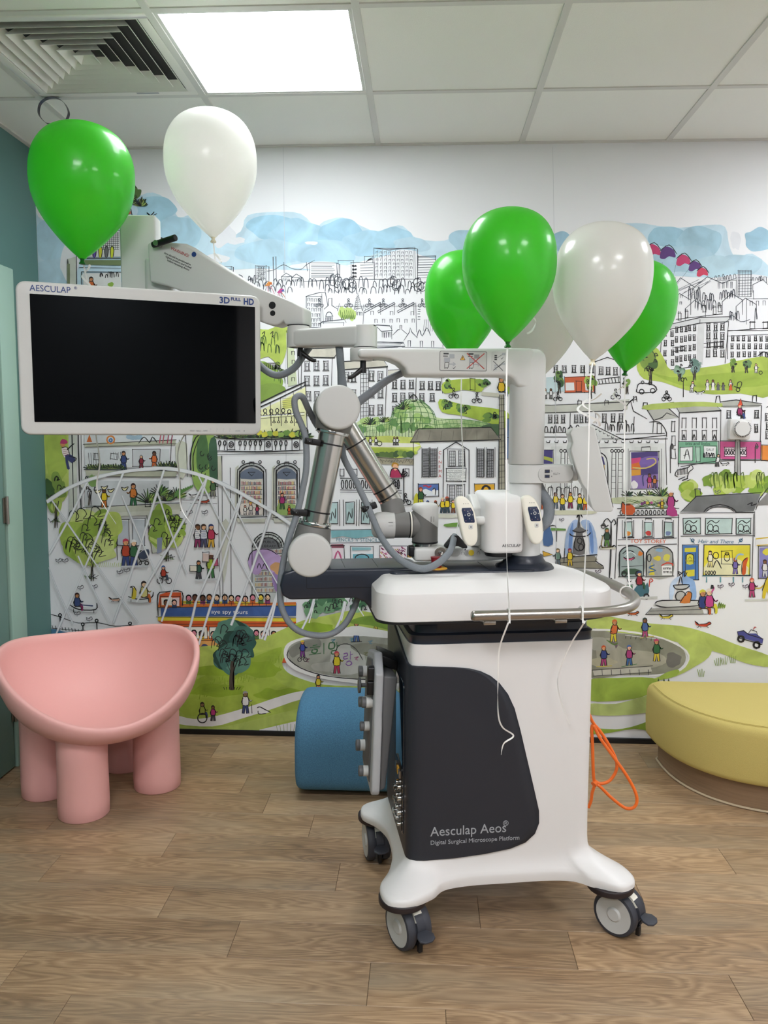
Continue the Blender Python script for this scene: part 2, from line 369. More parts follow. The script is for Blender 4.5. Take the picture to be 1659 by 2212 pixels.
# ---- casters
def caster(cx, cy, ang):
    """ang: direction of the axle's outer end, in cart space"""
    c = empty('caster', (cx, cy, 0), ang, cart)      # local +x = axle
    r = .0625
    M = Matrix.Translation((0, 0, r)) @ Matrix.Rotation(math.pi/2, 4, 'Y')
    g = G().cyl((0, 0, .10), (0, 0, .142), .016, 16)
    sec = lambda rad, a: [(x, -rad*math.cos(R(a)), r+rad*math.sin(R(a))) for x in (-.0125, .0125)]
    g.loft([sec(.067, a)+sec(.03, a)[::-1] for a in (30, 50, 70, 90, 110, 130, 150)])
    ob('caster_housing', g, CREAM, c)
    for s in (-1, 1):
        ob('tyre', G().lathe([(.048, s*.012), (.06, s*.012), (r, s*.016), (r, s*.03), (.059, s*.036), (.052, s*.0375), (.050, s*.034), (.048, s*.012)], 44, M, cap=False), RUBBER, c)
        ob('hub_cap', G().lathe([(.001, s*.0385), (.016, s*.0385), (.0185, s*.0365), (.021, s*.0345), (.051, s*.0375), (.0525, s*.033), (.0525, s*.02), (.001, s*.02)], 44, M, cap=False), GREYW, c)
    g = G()
    rr = [(.0605, -8), (.066, 4), (.0685, 22), (.0685, 38), (.067, 46)]
    ring = []
    for rad, a in rr: ring.append([(x, -rad*math.cos(R(a)), r+rad*math.sin(R(a))) for x in (-.012, -.004, .004, .012)])
    inner = [[(x, -(.05)*math.cos(R(a)), r+.05*math.sin(R(a))) for x in (-.012, -.004, .004, .012)] for rad, a in rr]
    loop = [[p for p in o] + list(reversed(i)) for o, i in zip(ring, inner)]
    g.loft(loop)
    ob('brake_cover', g, RUBBER, c)
    tip = [(-.013, -.058), (-.024, -.072), (-.026, -.088), (-.014, -.099), (.006, -.1), (.02, -.092), (.024, -.076), (.013, -.058)]
    g = G().prism(tip, .052, .058, 'w', Matrix.Translation((0, 0, .026)) @ Matrix.Rotation(R(8), 4, 'X'))
    ob('brake_pedal', g, RUBBER, c, bev=.002)
    ob('brake_foot', G().box((-.006, -.062, .012), (.006, -.05, .04)), BLACK, c, bev=.002)
    return c
caster(-.012, .008, R(24)); caster(.578, .0, R(40)); caster(-.045, .47, R(5)); caster(.56, .47, R(15))

# ---- cabinet and dark wrap-around panel
def interp(tab, x):
    for (a, b), (c, d) in zip(tab, tab[1:]):
        if a <= x <= c: return b+(d-b)*(x-a)/(c-a) if c > a else b
    return tab[0][1] if x < tab[0][0] else tab[-1][1]
ur = [(.228, .04), (.230, .12), (.2365, .20), (.247, .27), (.262, .312), (.285, .338), (.315, .349), (.35, .348), (.42, .331), (.50, .311), (.58, .291), (.64, .274), (.68, .255), (.71, .232), (.73, .208), (.744, .18), (.752, .15), (.757, .11), (.760, .06), (.762, .03)]
rowsw = [r[0] for r in ur]; rowsw = [rowsw[0]] + rowsw[1:]
left = [(-.0155, .43-.375*k/8) for k in range(9)] + [(-.0135, .043), (-.006, .031), (.011, .0225), (.03, .0195)]
g = G(); nc = len(left)+9
for k, (wv, u1) in enumerate(ur):
    t = k/(len(ur)-1)
    for j, (a, b) in enumerate(left):
        sd = max(0., (b-.03)/.4)                      # towards the back of the side the panel rises under the shoulder
        top = sd*.075*max(0, (wv-.6)/.16); bot = -sd*.0*max(0, (.3-wv)/.07)
        g.v.append((a, b, wv+top+bot))
    for j in range(1, 10): g.v.append((.03+(u1-.03)*j/9, .0195, wv))
for k in range(len(ur)-1):
    for j in range(nc-1): g.f.append((k*nc+j, k*nc+j+1, (k+1)*nc+j+1, (k+1)*nc+j))
pan = ob('front_panel', g, CHAR, cart, sharp=60, flip=False)
md = pan.modifiers.new('thickness', 'SOLIDIFY'); md.thickness = .006; md.offset = -1
text('lettering', 'Aesculap Aeos', .037, INK_GREY, pan, face_m((.048, .0188, .296), (1, 0, 0), (0, 0, 1)), sx=.95)
text('lettering', '\u00ae', .021, INK_GREY, pan, face_m((.2475, .0188, .313), (1, 0, 0), (0, 0, 1)))
text('lettering', 'Digital Surgical Microscope Platform', .0168, INK_GREY, pan, face_m((.048, .0188, .272), (1, 0, 0), (0, 0, 1)))
# connector bay in the left side, glossy window above it
bay = ob('connector_bay', G().prism(rrect(.075, .27, .215, .70, .02), -.019, -.0135, 'u'), GLOSS, cart, bev=.002)
ob('bay_frame', G().prism(rrect(.085, .275, .205, .46, .015), -.021, -.018, 'u'), mat('bay_black', '#0b0d12', .35), bay, bev=.001)
rng = random.Random(7)
for k in range(14):
    y, z = .10+.028*(k % 4)+rng.uniform(-.004, .004), .30+.034*(k//4)+rng.uniform(-.005, .005)
    ob('connector', G().cyl((-.020, y, z), (-.031, y, z), rng.choice((.007, .009, .006)), 12), CHROME, bay, bev=.001, seg=1)
for k in range(3): ob('connector', G().box((-.026, .10+.03*k, .425), (-.02, .118+.03*k, .445)), INK_YEL if k == 1 else STEEL, bay)

# ---- neck and top housing
def inset(pts, d, c=(.24, .24)):
    out = []
    for a, b in pts:
        v = Vector((a-c[0], b-c[1])); out.append((a-math.copysign(d, v.x)*min(1, abs(v.x)/.2), b-math.copysign(d, v.y)*min(1, abs(v.y)/.18)))
    return out
nk = [ctrl_ring(inset(body, d), w) for d, w in ((-.002, .816), (-.003, .820), (-.003, .838), (.001, .843), (.012, .847), (.014, .866), (.006, .878), (-.02, .895))]
ob('neck', G().loft(nk), CHARS, cart, sharp=40)
def head_ring(f, l, b, r, w, n=8):
    # plan of the top housing with front, left, back and right insets
    u0, v0, u1, v1 = -.100+l, -.028+f, .555-r, .47-b
    pts = rrect(u0, v0, u1, v1, (.06, .12, .19, .06), n); return [(a, c, w) for a, c in pts]
hr = [head_ring(*q) for q in ((.03, .03, .03, .05, .890), (.004, .004, .004, .012, .890), (0, 0, 0, .004, .894), (0, 0, 0, 0, .900), (.001, .0, .001, .003, .955), (.003, .001, .002, .012, .9635),
                              (.007, .004, .005, .024, .9675), (.030, .018, .03, .06, .979), (.050, .028, .05, .09, .9885), (.060, .034, .06, .11, .991), (.09, .05, .08, .15, .9925), (.16, .10, .14, .24, .994))]
ob('top_housing', G().loft(hr), WHITE, cart, sharp=30)
ob('housing_gasket', G().loft([head_ring(.006, .006, .006, .02, .885), head_ring(-.001, -.001, -.001, .004, .887), head_ring(-.001, -.001, -.001, .004, .891), head_ring(.006, .006, .006, .02, .893)]), BLACK, cart)
# push handle
bar = [(.135, -.082, .918), (.25, -.082, .918), (.40, -.082, .918), (.48, -.080, .920), (.545, -.060, .924), (.588, -.012, .930), (.606, .06, .936), (.608, .2, .938), (.604, .34, .936), (.585, .43, .932), (.53, .49, .924), (.40, .505, .918), (.2, .505, .918)]
g = G().tube(bar, .0135, 16, 8)
hd = ob('push_handle', g, STEEL, cart, sharp=60)
for u in (.135, ): ob('end_cap', G().lathe([(.0135, 0), (.0125, .004), (.009, .0075), (.001, .009)], 20, Matrix.Translation((u, -.082, .918)) @ Matrix.Rotation(-math.pi/2, 4, 'Y')), STEEL, hd)
for u in (.175, .36): ob('handle_bracket', G().box((u-.016, -.085, .894), (u+.016, -.04, .904)), STEEL, hd, bev=.002)

# ---- dark platform carrying robot and column
def pslab(poly, lo, hi): return G().prism(poly, lo, hi, 'v')
pl = ob('platform', pslab([(-.31, 1.007), (.015, 1.007), (.04, 1.001), (.05, .99), (.05, .976), (-.05, .976), (-.05, .90), (-.075, .889), (-.10, .894), (-.118, .914), (-.145, .926), (-.32, .925), (-.341, .938), (-.346, .965), (-.337, .998)], .128, .315), CHARS, cart, bev=.008)
ob('platform_deck', G().prism(rrect(-.05, .105, .36, .285, .02), .975, .999, 'w'), CHARS, pl, bev=.005)
SEAM = mat('panel_seam', '#121419', .6)
ob('seam_line', G().box((-.275, .1272, .955), (-.08, .129, .9565)), SEAM, pl)
ob('seam_line', G().box((-.2755, .1272, .955), (-.2742, .129, .99)), SEAM, pl)
for u in (-.17, -.08): ob('seam_line', G().box((u-.0006, .145, 1.0065), (u+.0006, .30, 1.0075)), SEAM, pl)
for u in (.115, .225): ob('seam_line', G().box((u-.0006, .11, .9985), (u+.0006, .26, .9995)), SEAM, pl)
ob('release_plate', G().lathe([(.03, 0), (.03, .003), (.027, .005), (.001, .005)], 28, Matrix.Translation((.083, .15, .998)) @ Matrix.Diagonal((1, .8, 1, 1))), INK_YEL, pl)
ob('release_knob', G().lathe([(.014, 0), (.015, .02), (.017, .03), (.001, .03)], 20, Matrix.Translation((.083, .15, 1.003))), REDB, pl, bev=.001)

# ---- column with collar, display bracket
CU, CV = .342, .185
ob('collar', G().lathe([(.085, .985), (.085, .995), (.078, 1.004), (.062, 1.010), (.055, 1.02), (.053, 1.03), (.047, 1.032), (.03, 1.032)], 40, Matrix.Translation((CU, CV, 0)) @ Matrix.Diagonal((1, .9, 1, 1))), CHARS, cart)
colm = ob('column', G().lathe([(.0445, 1.0), (.0445, 1.2335), (.044, 1.2345), (.044, 1.286), (.03, 1.287)], 48, Matrix.Translation((CU, CV, 0))), WHITE2, cart)
ob('upper_column', G().loft([[(a, c, w) for a, c in rrect(CU-.047+d, CV-.0468+d, CU+.047-d, CV+.0468-d, .038-d*.6, 8)] for d, w in ((.001, 1.2865), (0, 1.2875), (0, 1.572), (.002, 1.585), (.008, 1.596), (.018, 1.602), (.026, 1.603))]), WHITE2, colm, sharp=60)
ob('display_bracket', G().loft([[(a, c, w) for a, c in rrect(CU-.0475, CV-.050, CU+.125, CV+.045, (.045, .02, .02, .045))] for w in (1.235, 1.236, 1.284, 1.285)]), WHITE2, colm, bev=.003)
ob('socket_plate', G().prism(rrect(.362, 1.2385, .462, 1.2815, .021), CV-.0525, CV-.049, 'v'), GREYW, colm, bev=.001)
for z in (1.2685, 1.2545):
    ob('socket', G().box((.380, CV-.0535, z-.0045), (.394, CV-.0522, z+.0045)), INK_DK, colm)
    ob('socket_core', G().box((.382, CV-.0538, z-.003), (.392, CV-.0528, z+.0015)), NAVY, colm)
text('lettering', '3', .007, INK_DK, colm, face_m((.398, CV-.0526, 1.266), (1, 0, 0), (0, 0, 1)), .0001)
text('lettering', '4', .007, INK_DK, colm, face_m((.398, CV-.0526, 1.252), (1, 0, 0), (0, 0, 1)), .0001)
text('lettering', 'SS\u21c4+', .008, INK_DK, colm, face_m((.404, CV-.0526, 1.2585), (1, 0, 0), (0, 0, 1)), .0001)
ob('hose', G().tube([(.372, CV, 1.24), (.385, CV, 1.21), (.405, CV-.01, 1.175), (.405, CV-.02, 1.14), (.385, CV-.03, 1.115), (.35, CV-.03, 1.10), (.31, CV-.02, 1.095)], .017, 12, 6, .75), HOSE, colm, sharp=60)
# small touch display seen from its side
dsp = [(-.050, 1.373), (-.042, 1.386), (.004, 1.394), (.016, 1.390), (.071, 1.168), (.067, 1.161), (.022, 1.160), (.014, 1.170), (-.001, 1.218), (-.014, 1.237), (-.034, 1.287), (-.046, 1.328), (-.041, 1.347), (-.045, 1.362)]
dd = empty('touch_display', (.484, .085, 0), R(-17), cart)
ob('display_shell', G().prism(dsp, 0, .25, 'v'), WHITE2, dd, bev=.010, seg=4)
ob('display_glass', G().add([(.0155, .015, 1.385), (.0155, .235, 1.385), (.0695, .235, 1.172), (.0695, .015, 1.172), (.0185, .015, 1.385), (.0185, .235, 1.385), (.0725, .235, 1.172), (.0725, .015, 1.172)],
   [(0,1,2,3),(7,6,5,4),(0,4,5,1),(1,5,6,2),(2,6,7,3),(3,7,4,0)]), SCREEN, dd)
ob('display_joint', G().cyl((-.075, .115, 1.258), (-.02, .115, 1.262), .024, 24), WHITE2, dd, bev=.003)

# ---- overhead arm
ap = [(-.135, 1.594), (.31, 1.6025), (.345, 1.6025), (.345, 1.49), (.298, 1.50), (.29, 1.519), (.278, 1.5255), (.26, 1.5275), (-.002, 1.5245), (-.010, 1.545), (-.025, 1.558), (-.05, 1.5685), (-.085, 1.572), (-.135, 1.571)]
arm = ob('overhead_arm', G().prism(ap, CV-.047, CV+.047, 'v'), WHITE2, cart, bev=.012, seg=5)
pv = CV-.0474
def plate(x0, z0, x1, z1, m=GREYW): return ob('sticker', G().prism(rrect(x0, z0, x1, z1, .004), pv-.0003, pv+.002, 'v'), m, arm)
def frame(x0, z0, x1, z1, wd=.0009):
    a, b = rrect(x0, z0, x1, z1, .004), rrect(x0+wd, z0+wd, x1-wd, z1-wd, .0035); g = G(); n = len(a)
    g.v = [(x, pv-.0008, z) for x, z in a+b]; g.f = [(i, (i+1) % n, (i+1) % n+n, i+n) for i in range(n)]
    ob('sticker_border', g, INK_DK, arm)
def ln(pts, m=INK_DK, wd=.0009, nm='sticker_mark'):
    g = G()
    for (a, b), (c, d) in zip(pts, pts[1:]):
        t = Vector((c-a, d-b)); t.normalize(); n = Vector((-t.y, t.x))*wd
        g.add([(a+n.x, pv-.0010, b+n.y), (a-n.x, pv-.0010, b-n.y), (c-n.x, pv-.0010, d-n.y), (c+n.x, pv-.0010, d+n.y)], [(0, 1, 2, 3)])
    return ob(nm, g, m, arm)
def quad(x0, z0, x1, z1, m): return ob('sticker_mark', G().add([(x0, pv-.0009, z0), (x1, pv-.0009, z0), (x1, pv-.0009, z1), (x0, pv-.0009, z1)], [(0, 1, 2, 3)]), m, arm)
plate(.083, 1.538, .214, 1.592); frame(.084, 1.539, .213, 1.591)
plate(.226, 1.538, .268, 1.592)
for s in (0, .068):
    quad(.094+s, 1.582, .108+s, 1.586, INK_DK); quad(.110+s, 1.572, .124+s, 1.583, INK_GREY if not s else MGREY); quad(.096+s, 1.562, .112+s, 1.574, INK_GREY); quad(.093+s, 1.5765, .106+s, 1.5785, INK_DK)
    ln([(.098+s, 1.561), (.097+s, 1.547), (.107+s, 1.547), (.109+s, 1.561), (.098+s, 1.561)], wd=.0006)
    quad(.109+s, 1.555, .123+s, 1.558, INK_GREY); ln([(.120+s, 1.552), (.127+s, 1.5565), (.120+s, 1.561)], INK_GREY, .0012)
    for k in (0, .006): ln([(.097+k+s, 1.545), (.0995+k+s, 1.545)], wd=.001)
ln([(.120, 1.547), (.122, 1.544), (.127, 1.550)], wd=.0007)
ln([(.158, 1.545), (.206, 1.586)], INK_RED, .0012); ln([(.158, 1.586), (.206, 1.545)], INK_RED, .0012)
g = G().add([(.140, pv-.0009, 1.568), (.153, pv-.0009, 1.568), (.1465, pv-.0009, 1.58)], [(0, 1, 2)]); ob('sticker_mark', g, INK_YEL, arm)
ln([(.140, 1.568), (.153, 1.568), (.1465, 1.58), (.140, 1.568)], wd=.0006); ln([(.1465, 1.571), (.1465, 1.576)], wd=.0008)
for s in (0, -.026):
    for k in range(3): quad(.234, 1.569+s+.005*k, .241, 1.5725+s+.005*k, INK_DK if not s else INK_GREY)
    quad(.255, 1.582+s, .264, 1.588+s, INK_GREY); ln([(.242, 1.575+s), (.256, 1.584+s)], wd=.0005)
ln([(.231, 1.541), (.262, 1.566)], wd=.0008); ln([(.231, 1.566), (.258, 1.541)], wd=.0008); ln([(.252, 1.574), (.254, 1.571), (.258, 1.577)], wd=.0006)
g = G().lathe([(.0295, 1.566), (.031, 1.569), (.031, 1.597), (.030, 1.599)], 36, Matrix.Translation((-.122, CV, 0)))
ob('arm_joint', g, GREYW, arm)
def lever(par, p, d, m=BLACK):
    p = Vector(p); d = Vector(d); g = G(); g.cyl(p, p-Vector((0, 0, .035)), .008, 16)
    g.tube([p-Vector((0, 0, .022)), p-Vector((0, 0, .034))+d*.35, p-Vector((0, 0, .046))+d*.75, p-Vector((0, 0, .047))+d], lambda t: .0075-.003*t, 10, 5)
    return ob('clamp_lever', g, m, par, sharp=60)
lever(arm, (-.118, CV-.005, 1.568), (-.042, -.004, 0))
# ---- elbow arm, spring arm, post and monitor
Ja = Vector((-.165, -1.295, 1.633)); Jb = Vector((-.368, -1.175, 1.66))
def elbow():
    d = (Jb-Ja); d.z = 0; L = d.length; d.normalize(); n = Vector((-d.y, d.x, 0))
    g = G()
    for P, za, zb in ((Ja, 1.601, 1.669), (Jb, 1.625, 1.686)):
        pass
    A, B = WL(Ja)[0], WL(Jb)[0]; dl = (B-A); dl.z = 0; Ln = dl.length; dl.normalize(); nl = Vector((-dl.y, dl.x, 0))
    def sec(t, z0, z1, hw):
        c = A+dl*t; pr = rrect(-hw, z0, hw, z1, .010, 4); return [tuple(Vector((c.x, c.y, 0))+nl*a+Vector((0, 0, b))) for a, b in pr]
    rs = []
    for k in range(13):
        q = k/12*2-1
        t = .5*Ln + (.5*Ln+.031)*q; e = max(0, abs(t-.5*Ln)-.5*Ln)/.031; hw = .033*math.sqrt(max(.03, 1-e*e)) if e > 0 else .033
        f = min(1, max(0, t/Ln)); rs.append(sec(t, 1.608+.010*f, 1.6655+.002*f, hw*.97))
    o = ob('elbow_arm', G().loft(rs), WHITE2, cart, sharp=50)
    for P, z0, z1 in ((A, 1.6055, 1.6645), (B, 1.618, 1.679)): ob('joint_barrel', G().lathe([(.028, z0), (.0322, z0+.001), (.0325, z0+.004), (.0325, z1-.006), (.030, z1), (.02, z1+.001)], 36, Matrix.Translation((P.x, P.y, 0))), WHITE2, o)
    ob('joint_ring', G().lathe([(.0315, 0), (.032, .001), (.032, .010), (.0315, .011)], 36, Matrix.Translation((A.x, A.y, 1.594))), WHITE2, o)
    ob('joint_gap', G().lathe([(.0322, 0), (.0322, .0016)], 36, Matrix.Translation((A.x, A.y, 1.6045))), SEAM, o)
    ob('joint_gap', G().lathe([(.0322, 0), (.0322, .0016)], 36, Matrix.Translation((B.x, B.y, 1.680))), SEAM, o)
    c = A+dl*(.58*Ln)
    nf = -nl if nl.y > 0 else nl
    Mf = face_m(c+nf*.0333+Vector((0, 0, 1.647)), -dl, (0, 0, 1))
    ob('warning_sticker', G().prism(rrect(-.016, -.013, .016, .013, .003), -.0003, .0003, 'w', Mf), GREYW, o)
    ob('warning_sign', G().add([(-.011, -.008, .0008), (-.001, -.008, .0008), (-.006, .004, .0008)], [(0, 1, 2)], Mf), INK_YEL, o)
    ob('warning_sign', G().lathe([(.0045, .0009), (.006, .0009), (.006, .0005), (.0045, .0005)], 20, Mf @ Matrix.Translation((.007, -.002, 0)), cap=False), INK_RED, o)
    lever(o, (B.x+.005, B.y, 1.628), (.045, -.01, 0.0))
    return o
elbow()
sp = [(-.815, 1.925), (-.80, 1.933), (-.70, 1.925), (-.67, 1.905), (-.497, 1.801), (-.386, 1.756), (-.352, 1.738), (-.350, 1.688), (-.408, 1.688), (-.413, 1.700), (-.425, 1.690), (-.440, 1.687), (-.465, 1.692), (-.60, 1.742), (-.76, 1.804), (-.81, 1.815)]
# the spring arm lies in a vertical plane from the elbow joint back to the post
SL = .2
def spring_pt(x, z, y=-1.1):
    """take a point of the side outline measured at depth y and move it along the line of sight onto the arm's own plane"""
    cx, cy, cz = 0, -3.57333, 1.37513; dx, dy, dz = x-cx, y-cy, z-cz
    t = (-1.155+SL*(-.365-cx)-cy)/(dy+SL*dx); return Vector((cx+dx*t, cy+dy*t, cz+dz*t))
outl = [spring_pt(*q) for q in sp]; nrm = Vector((SL, 1, 0)).normalized()
g = G(); k = len(outl)
g.v = WL(*[p-nrm*.036 for p in outl]+[p+nrm*.036 for p in outl])
g.f = [tuple(range(k)), tuple(range(2*k-1, k-1, -1))]+[(i, i+k, (i+1) % k+k, (i+1) % k) for i in range(k)]
spa = ob('spring_arm', g, WHITE2, cart, bev=.010, seg=4)
def on_arm(x, z, off=-.0365): return spring_pt(x, z)+nrm*off
for x, z, r in ((-.444, 1.745, .0105), (-.443, 1.722, .008)):
    p = on_arm(x, z); ob('screw_cap', G().cyl(WL(p)[0], WL(p-nrm*.0006)[0], r, 24), BLACK, spa)
pa, pb = on_arm(-.79, 1.918, -.05), on_arm(-.712, 1.934, -.07)
g = G(); g.tube(WL(pa, (pa+pb)/2, pb), .0095, 14, 3)
gr = ob('arm_lever', g, BLACK, spa, bev=.002)
ob('lever_screw', G().cyl(WL(on_arm(-.775, 1.921, -.036))[0], WL(on_arm(-.775, 1.921, -.066))[0], .008, 16), STEEL, gr)
# printed warning on the arm
tdir = (spring_pt(-.60, 1.80)-spring_pt(-.70, 1.845)).normalized(); updir = nrm.cross(tdir).normalized(); updir = updir if updir.z > 0 else -updir
R3 = CINV.to_3x3()
def arm_text(s, x, z, size, m, shear=0):
    p = WL(on_arm(x, z, -.0368))[0]; text('lettering', s, size, m, spa, face_m(p, R3 @ tdir, R3 @ updir), .0002)
arm_text('WARNING!', -.745, 1.908, .0125, INK_RED)
for i, s in enumerate(('Arm should be positioned in', 'highest position and locked', 'before removing device')): arm_text(s, -.765+.0045*i, 1.896-.0105*i, .0082, INK_DK)
p = on_arm(-.675, 1.893); ob('round_mark', G().cyl(WL(p)[0], WL(p-nrm*.0006)[0], .0075, 20), INK_NAVY, spa)
# post behind the monitor
PX = Vector((-.877, -1.03, 0))
Mp = CINV @ Matrix.Translation(PX) @ Matrix.Rotation(R(4), 4, 'Z')
ob('monitor_post', G().prism(rrect(-.054, -.035, .054, .035, .006), 1.50, 2.026, 'w', Mp), WHITE2, cart, bev=.004)
ob('post_bracket', G().box((.02, -.045, 1.79), (.10, .03, 1.90), Mp), WHITE2, cart, bev=.012)
# monitor
mon = empty('monitor', CINV @ Vector((-.772, -1.321, 1.563)), .424-CA, cart); mon.rotation_euler = (R(1.5), 0, .424-CA)
MW, MH = .642, .397
ob('monitor_shell', G().prism(rrect(-MW/2, -MH/2, MW/2, MH/2, .024), -.012, .045, 'v'), WHITE2, mon, bev=.006, seg=4)
ob('monitor_edge', G().prism(rrect(-MW/2-.0008, -MH/2-.0008, MW/2+.0008, MH/2+.0008, .0245), .004, .0065, 'v'), SEAM, mon)
ob('screen', G().prism(rrect(-MW/2+.0335, -MH/2+.034, MW/2-.0165, MH/2-.032, .001, 1), -.0132, -.01, 'v'), SCREEN, mon)
ob('monitor_back', G().prism(rrect(-.14, -.11, .14, .11, .02), .045, .075, 'v'), WHITE2, mon, bev=.008)
ob('monitor_mount', G().prism(rrect(-.05, -.05, .05, .05, .01), .075, .19, 'v'), WHITE2, mon, bev=.006)
fm = lambda x, z: face_m((x, -.0126, z), (1, 0, 0), (0, 0, 1))
text('lettering', 'AESCULAP', .0225, INK_NAVY, mon, fm(-MW/2+.034, MH/2-.0245), sx=.94)
text('lettering', '\u00ae', .010, INK_NAVY, mon, fm(-MW/2+.1425, MH/2-.014))
text('lettering', '3D', .024, INK_NAVY, mon, fm(MW/2-.118, MH/2-.0265), bold=.0006)
text('lettering', 'FULL', .0125, INK_NAVY, mon, fm(MW/2-.0855, MH/2-.018), bold=.0003, sx=1.05)
text('lettering', 'HD', .024, INK_NAVY, mon, fm(MW/2-.0495, MH/2-.0265), bold=.0008, sx=.85)
for i, s in enumerate(('PRESET', 'INPUT', 'MENU', '\u2039', '\u203a', '\u2228', '\u2227', 'ENTER')): text('lettering', s, .0046, INK_GREY, mon, fm(MW/2-.205+.0185*i, -MH/2+.0105))
for i in range(4): text('lettering', '+%d' % (i+1), .0036, INK_GREY, mon, fm(MW/2-.149+.0185*i, -MH/2+.016))
ob('standby_dot', G().cyl((MW/2-.05, -.012, -MH/2+.012), (MW/2-.05, -.0128, -MH/2+.012), .0012, 12), INK_DK, mon)
ob('hose', G().tube(WL((-.56, -1.06, 1.66), (-.52, -1.09, 1.60), (-.485, -1.10, 1.562), (-.44, -1.12, 1.542), (-.39, -1.13, 1.562), (-.355, -1.14, 1.605), (-.335, -1.15, 1.628)), .0105, 12, 6), HOSE, cart, sharp=60)

# ---- robot arm
def disc(name, c, r, d, m, par, back=.0):
    M = Matrix.Translation(c) @ Matrix.Rotation(math.pi/2, 4, 'X')       # axis towards the front
    return ob(name, G().lathe([(r*.96, -back), (r, -back+.001), (r, d-.012), (r*.985, d-.005), (r*.94, d-.001), (r*.86, d), (.001, d)], 56, M), m, par, sharp=60)
J1 = Vector((-.265, .15, 1.045)); J2 = Vector((-.189, .15, 1.439))
b1 = ob('robot_base_joint', G().cyl(J1+Vector((0, -.005, 0)), J1+Vector((0, .075, 0)), .058, 48), GREY, cart, bev=.004)
ax = (J2-J1).normalized(); sd = Vector((ax.z, 0, -ax.x))
V1 = Vector((0, .035, 0))
def sleeve(name, p, d, r0, r1, L, par, m=GREY): return ob(name, G().cyl(p, p+d*L, r0, 40, r1), m, par, bev=.003)
sleeve('joint_sleeve', J1+V1, ax, .056, .046, .075, b1)
ob('robot_pedestal', G().lathe([(.05, .98), (.05, 1.01), (.055, 1.02), (.056, 1.04)], 40, Matrix.Translation(J1*1+Vector((0, .035, -1.045)))), GREY, b1)
disc('joint_cap', J1+Vector((0, -.005, 0)), .0600, .022, GREYW, b1)
t1 = ob('robot_tube', G().cyl(J1+V1+ax*.085, J2+V1-ax*.06, .0355, 48), ALU, cart)
for p in (J1+V1+ax*.076, J2+V1-ax*.072):
    ob('tube_flange', G().cyl(p, p+ax*.010, .0455, 40), CHROME, t1, bev=.002)
    for k in range(8):
        a = 2*math.pi*k/8; q = p+(sd*math.cos(a)+Vector((0, 1, 0))*math.sin(a))*.041; ob('flange_bolt', G().cyl(q+ax*.008, q+ax*.013, .0032, 6), CHROME, t1)
b2 = ob('robot_elbow_joint', G().cyl(J2+Vector((0, -.005, 0)), J2+Vector((0, .20, 0)), .058, 48), GREY, cart, bev=.004)
sleeve('joint_sleeve', J2+V1, -ax, .057, .047, .064, b2)
disc('joint_cap', J2+Vector((0, -.005, 0)), .0592, .022, GREYW, b2)
K2 = Vector((-.189, .27, 1.439)); K3 = Vector((-.012, .27, 1.15)); ax2 = (K3-K2).normalized()
t2 = ob('robot_tube', G().cyl(K2+ax2*.05, K3-ax2*.028, .0315, 48), ALU, cart)
sleeve('joint_sleeve', K2, ax2, .045, .038, .06, b2)
ob('tube_ring', G().cyl(K3-ax2*.05, K3-ax2*.046, .032, 40), BLACK, t2)
# wrist
WV = .235
w1 = ob('wrist_joint', G().cyl((-.03, WV, 1.112), (.03, WV, 1.112), .0365, 40), GREY, cart, bev=.003)
ob('wrist_block', G().cyl(K3-ax2*.03, Vector((-.015, WV+.01, 1.112)), .033, 36, .034), GREY, w1, bev=.003)
ob('wrist_cap', G().lathe([(.001, .062), (.022, .062), (.031, .058), (.0365, .048), (.038, .036), (.038, .0)], 44, Matrix.Translation((-.025, WV, 1.112)) @ Matrix.Rotation(-math.pi/2, 4, 'Y')), GREYW, w1, sharp=60)
ob('wrist_band', G().cyl((.020, WV, 1.112), (.0235, WV, 1.112), .0375, 40), CREAM, w1)
ob('wrist_band', G().cyl((.0165, WV, 1.112), (.0195, WV, 1.112), .0372, 40), BLACK, w1)
w2 = ob('wrist_joint', G().lathe([(.036, 1.066), (.0365, 1.068), (.0365, 1.12), (.0365, 1.15), (.03, 1.16)], 44, Matrix.Translation((.064, WV-.005, 0))), GREY, cart)
ob('wrist_arm', G().cyl((.024, WV, 1.112), (.07, WV, 1.112), .0365, 40), GREY, w2)
# slanted white cap on top: lathe cut by a sloping lower edge
g = G(); n = 44; cc = (.064, WV-.005)
for r, fz in ((.0375, None), (.0380, 1.142), (.0380, 1.160), (.0355, 1.169), (.030, 1.1735), (.02, 1.175)):
    for k in range(n):
        a = 2*math.pi*k/n; x, y = r*math.cos(a), r*math.sin(a)
        g.v.append((cc[0]+x, cc[1]+y, (1.130 - .026*math.cos(a)) if fz is None else (max(fz, 1.131-.026*math.cos(a)))))
for j in range(5):
    for k in range(n): g.f.append((j*n+k, j*n+(k+1) % n, (j+1)*n+(k+1) % n, (j+1)*n+k))
g.f.append(tuple(range(5*n, 6*n)))
ob('wrist_cap', g, GREYW, w2, sharp=60)
ob('wrist_band', G().lathe([(.0372, 1.062), (.0372, 1.066)], 40, Matrix.Translation((.064, WV-.005, 0))), BLACK, w2)
ob('wrist_flange', G().lathe([(.034, 1.05), (.0365, 1.052), (.0365, 1.061), (.035, 1.062)], 40, Matrix.Translation((.064, WV-.005, 0))), CHROME, w2)
for k in (0, .008): ob('cap_mark', G().box((.074+k, WV-.0445, 1.125), (.0746+k, WV-.042, 1.140)), INK_DK, w2)
for k in (0, .010): ob('cap_mark', G().box((-.045, WV-.0385, 1.114+k), (-.032, WV-.036, 1.1146+k)), INK_DK, w1)
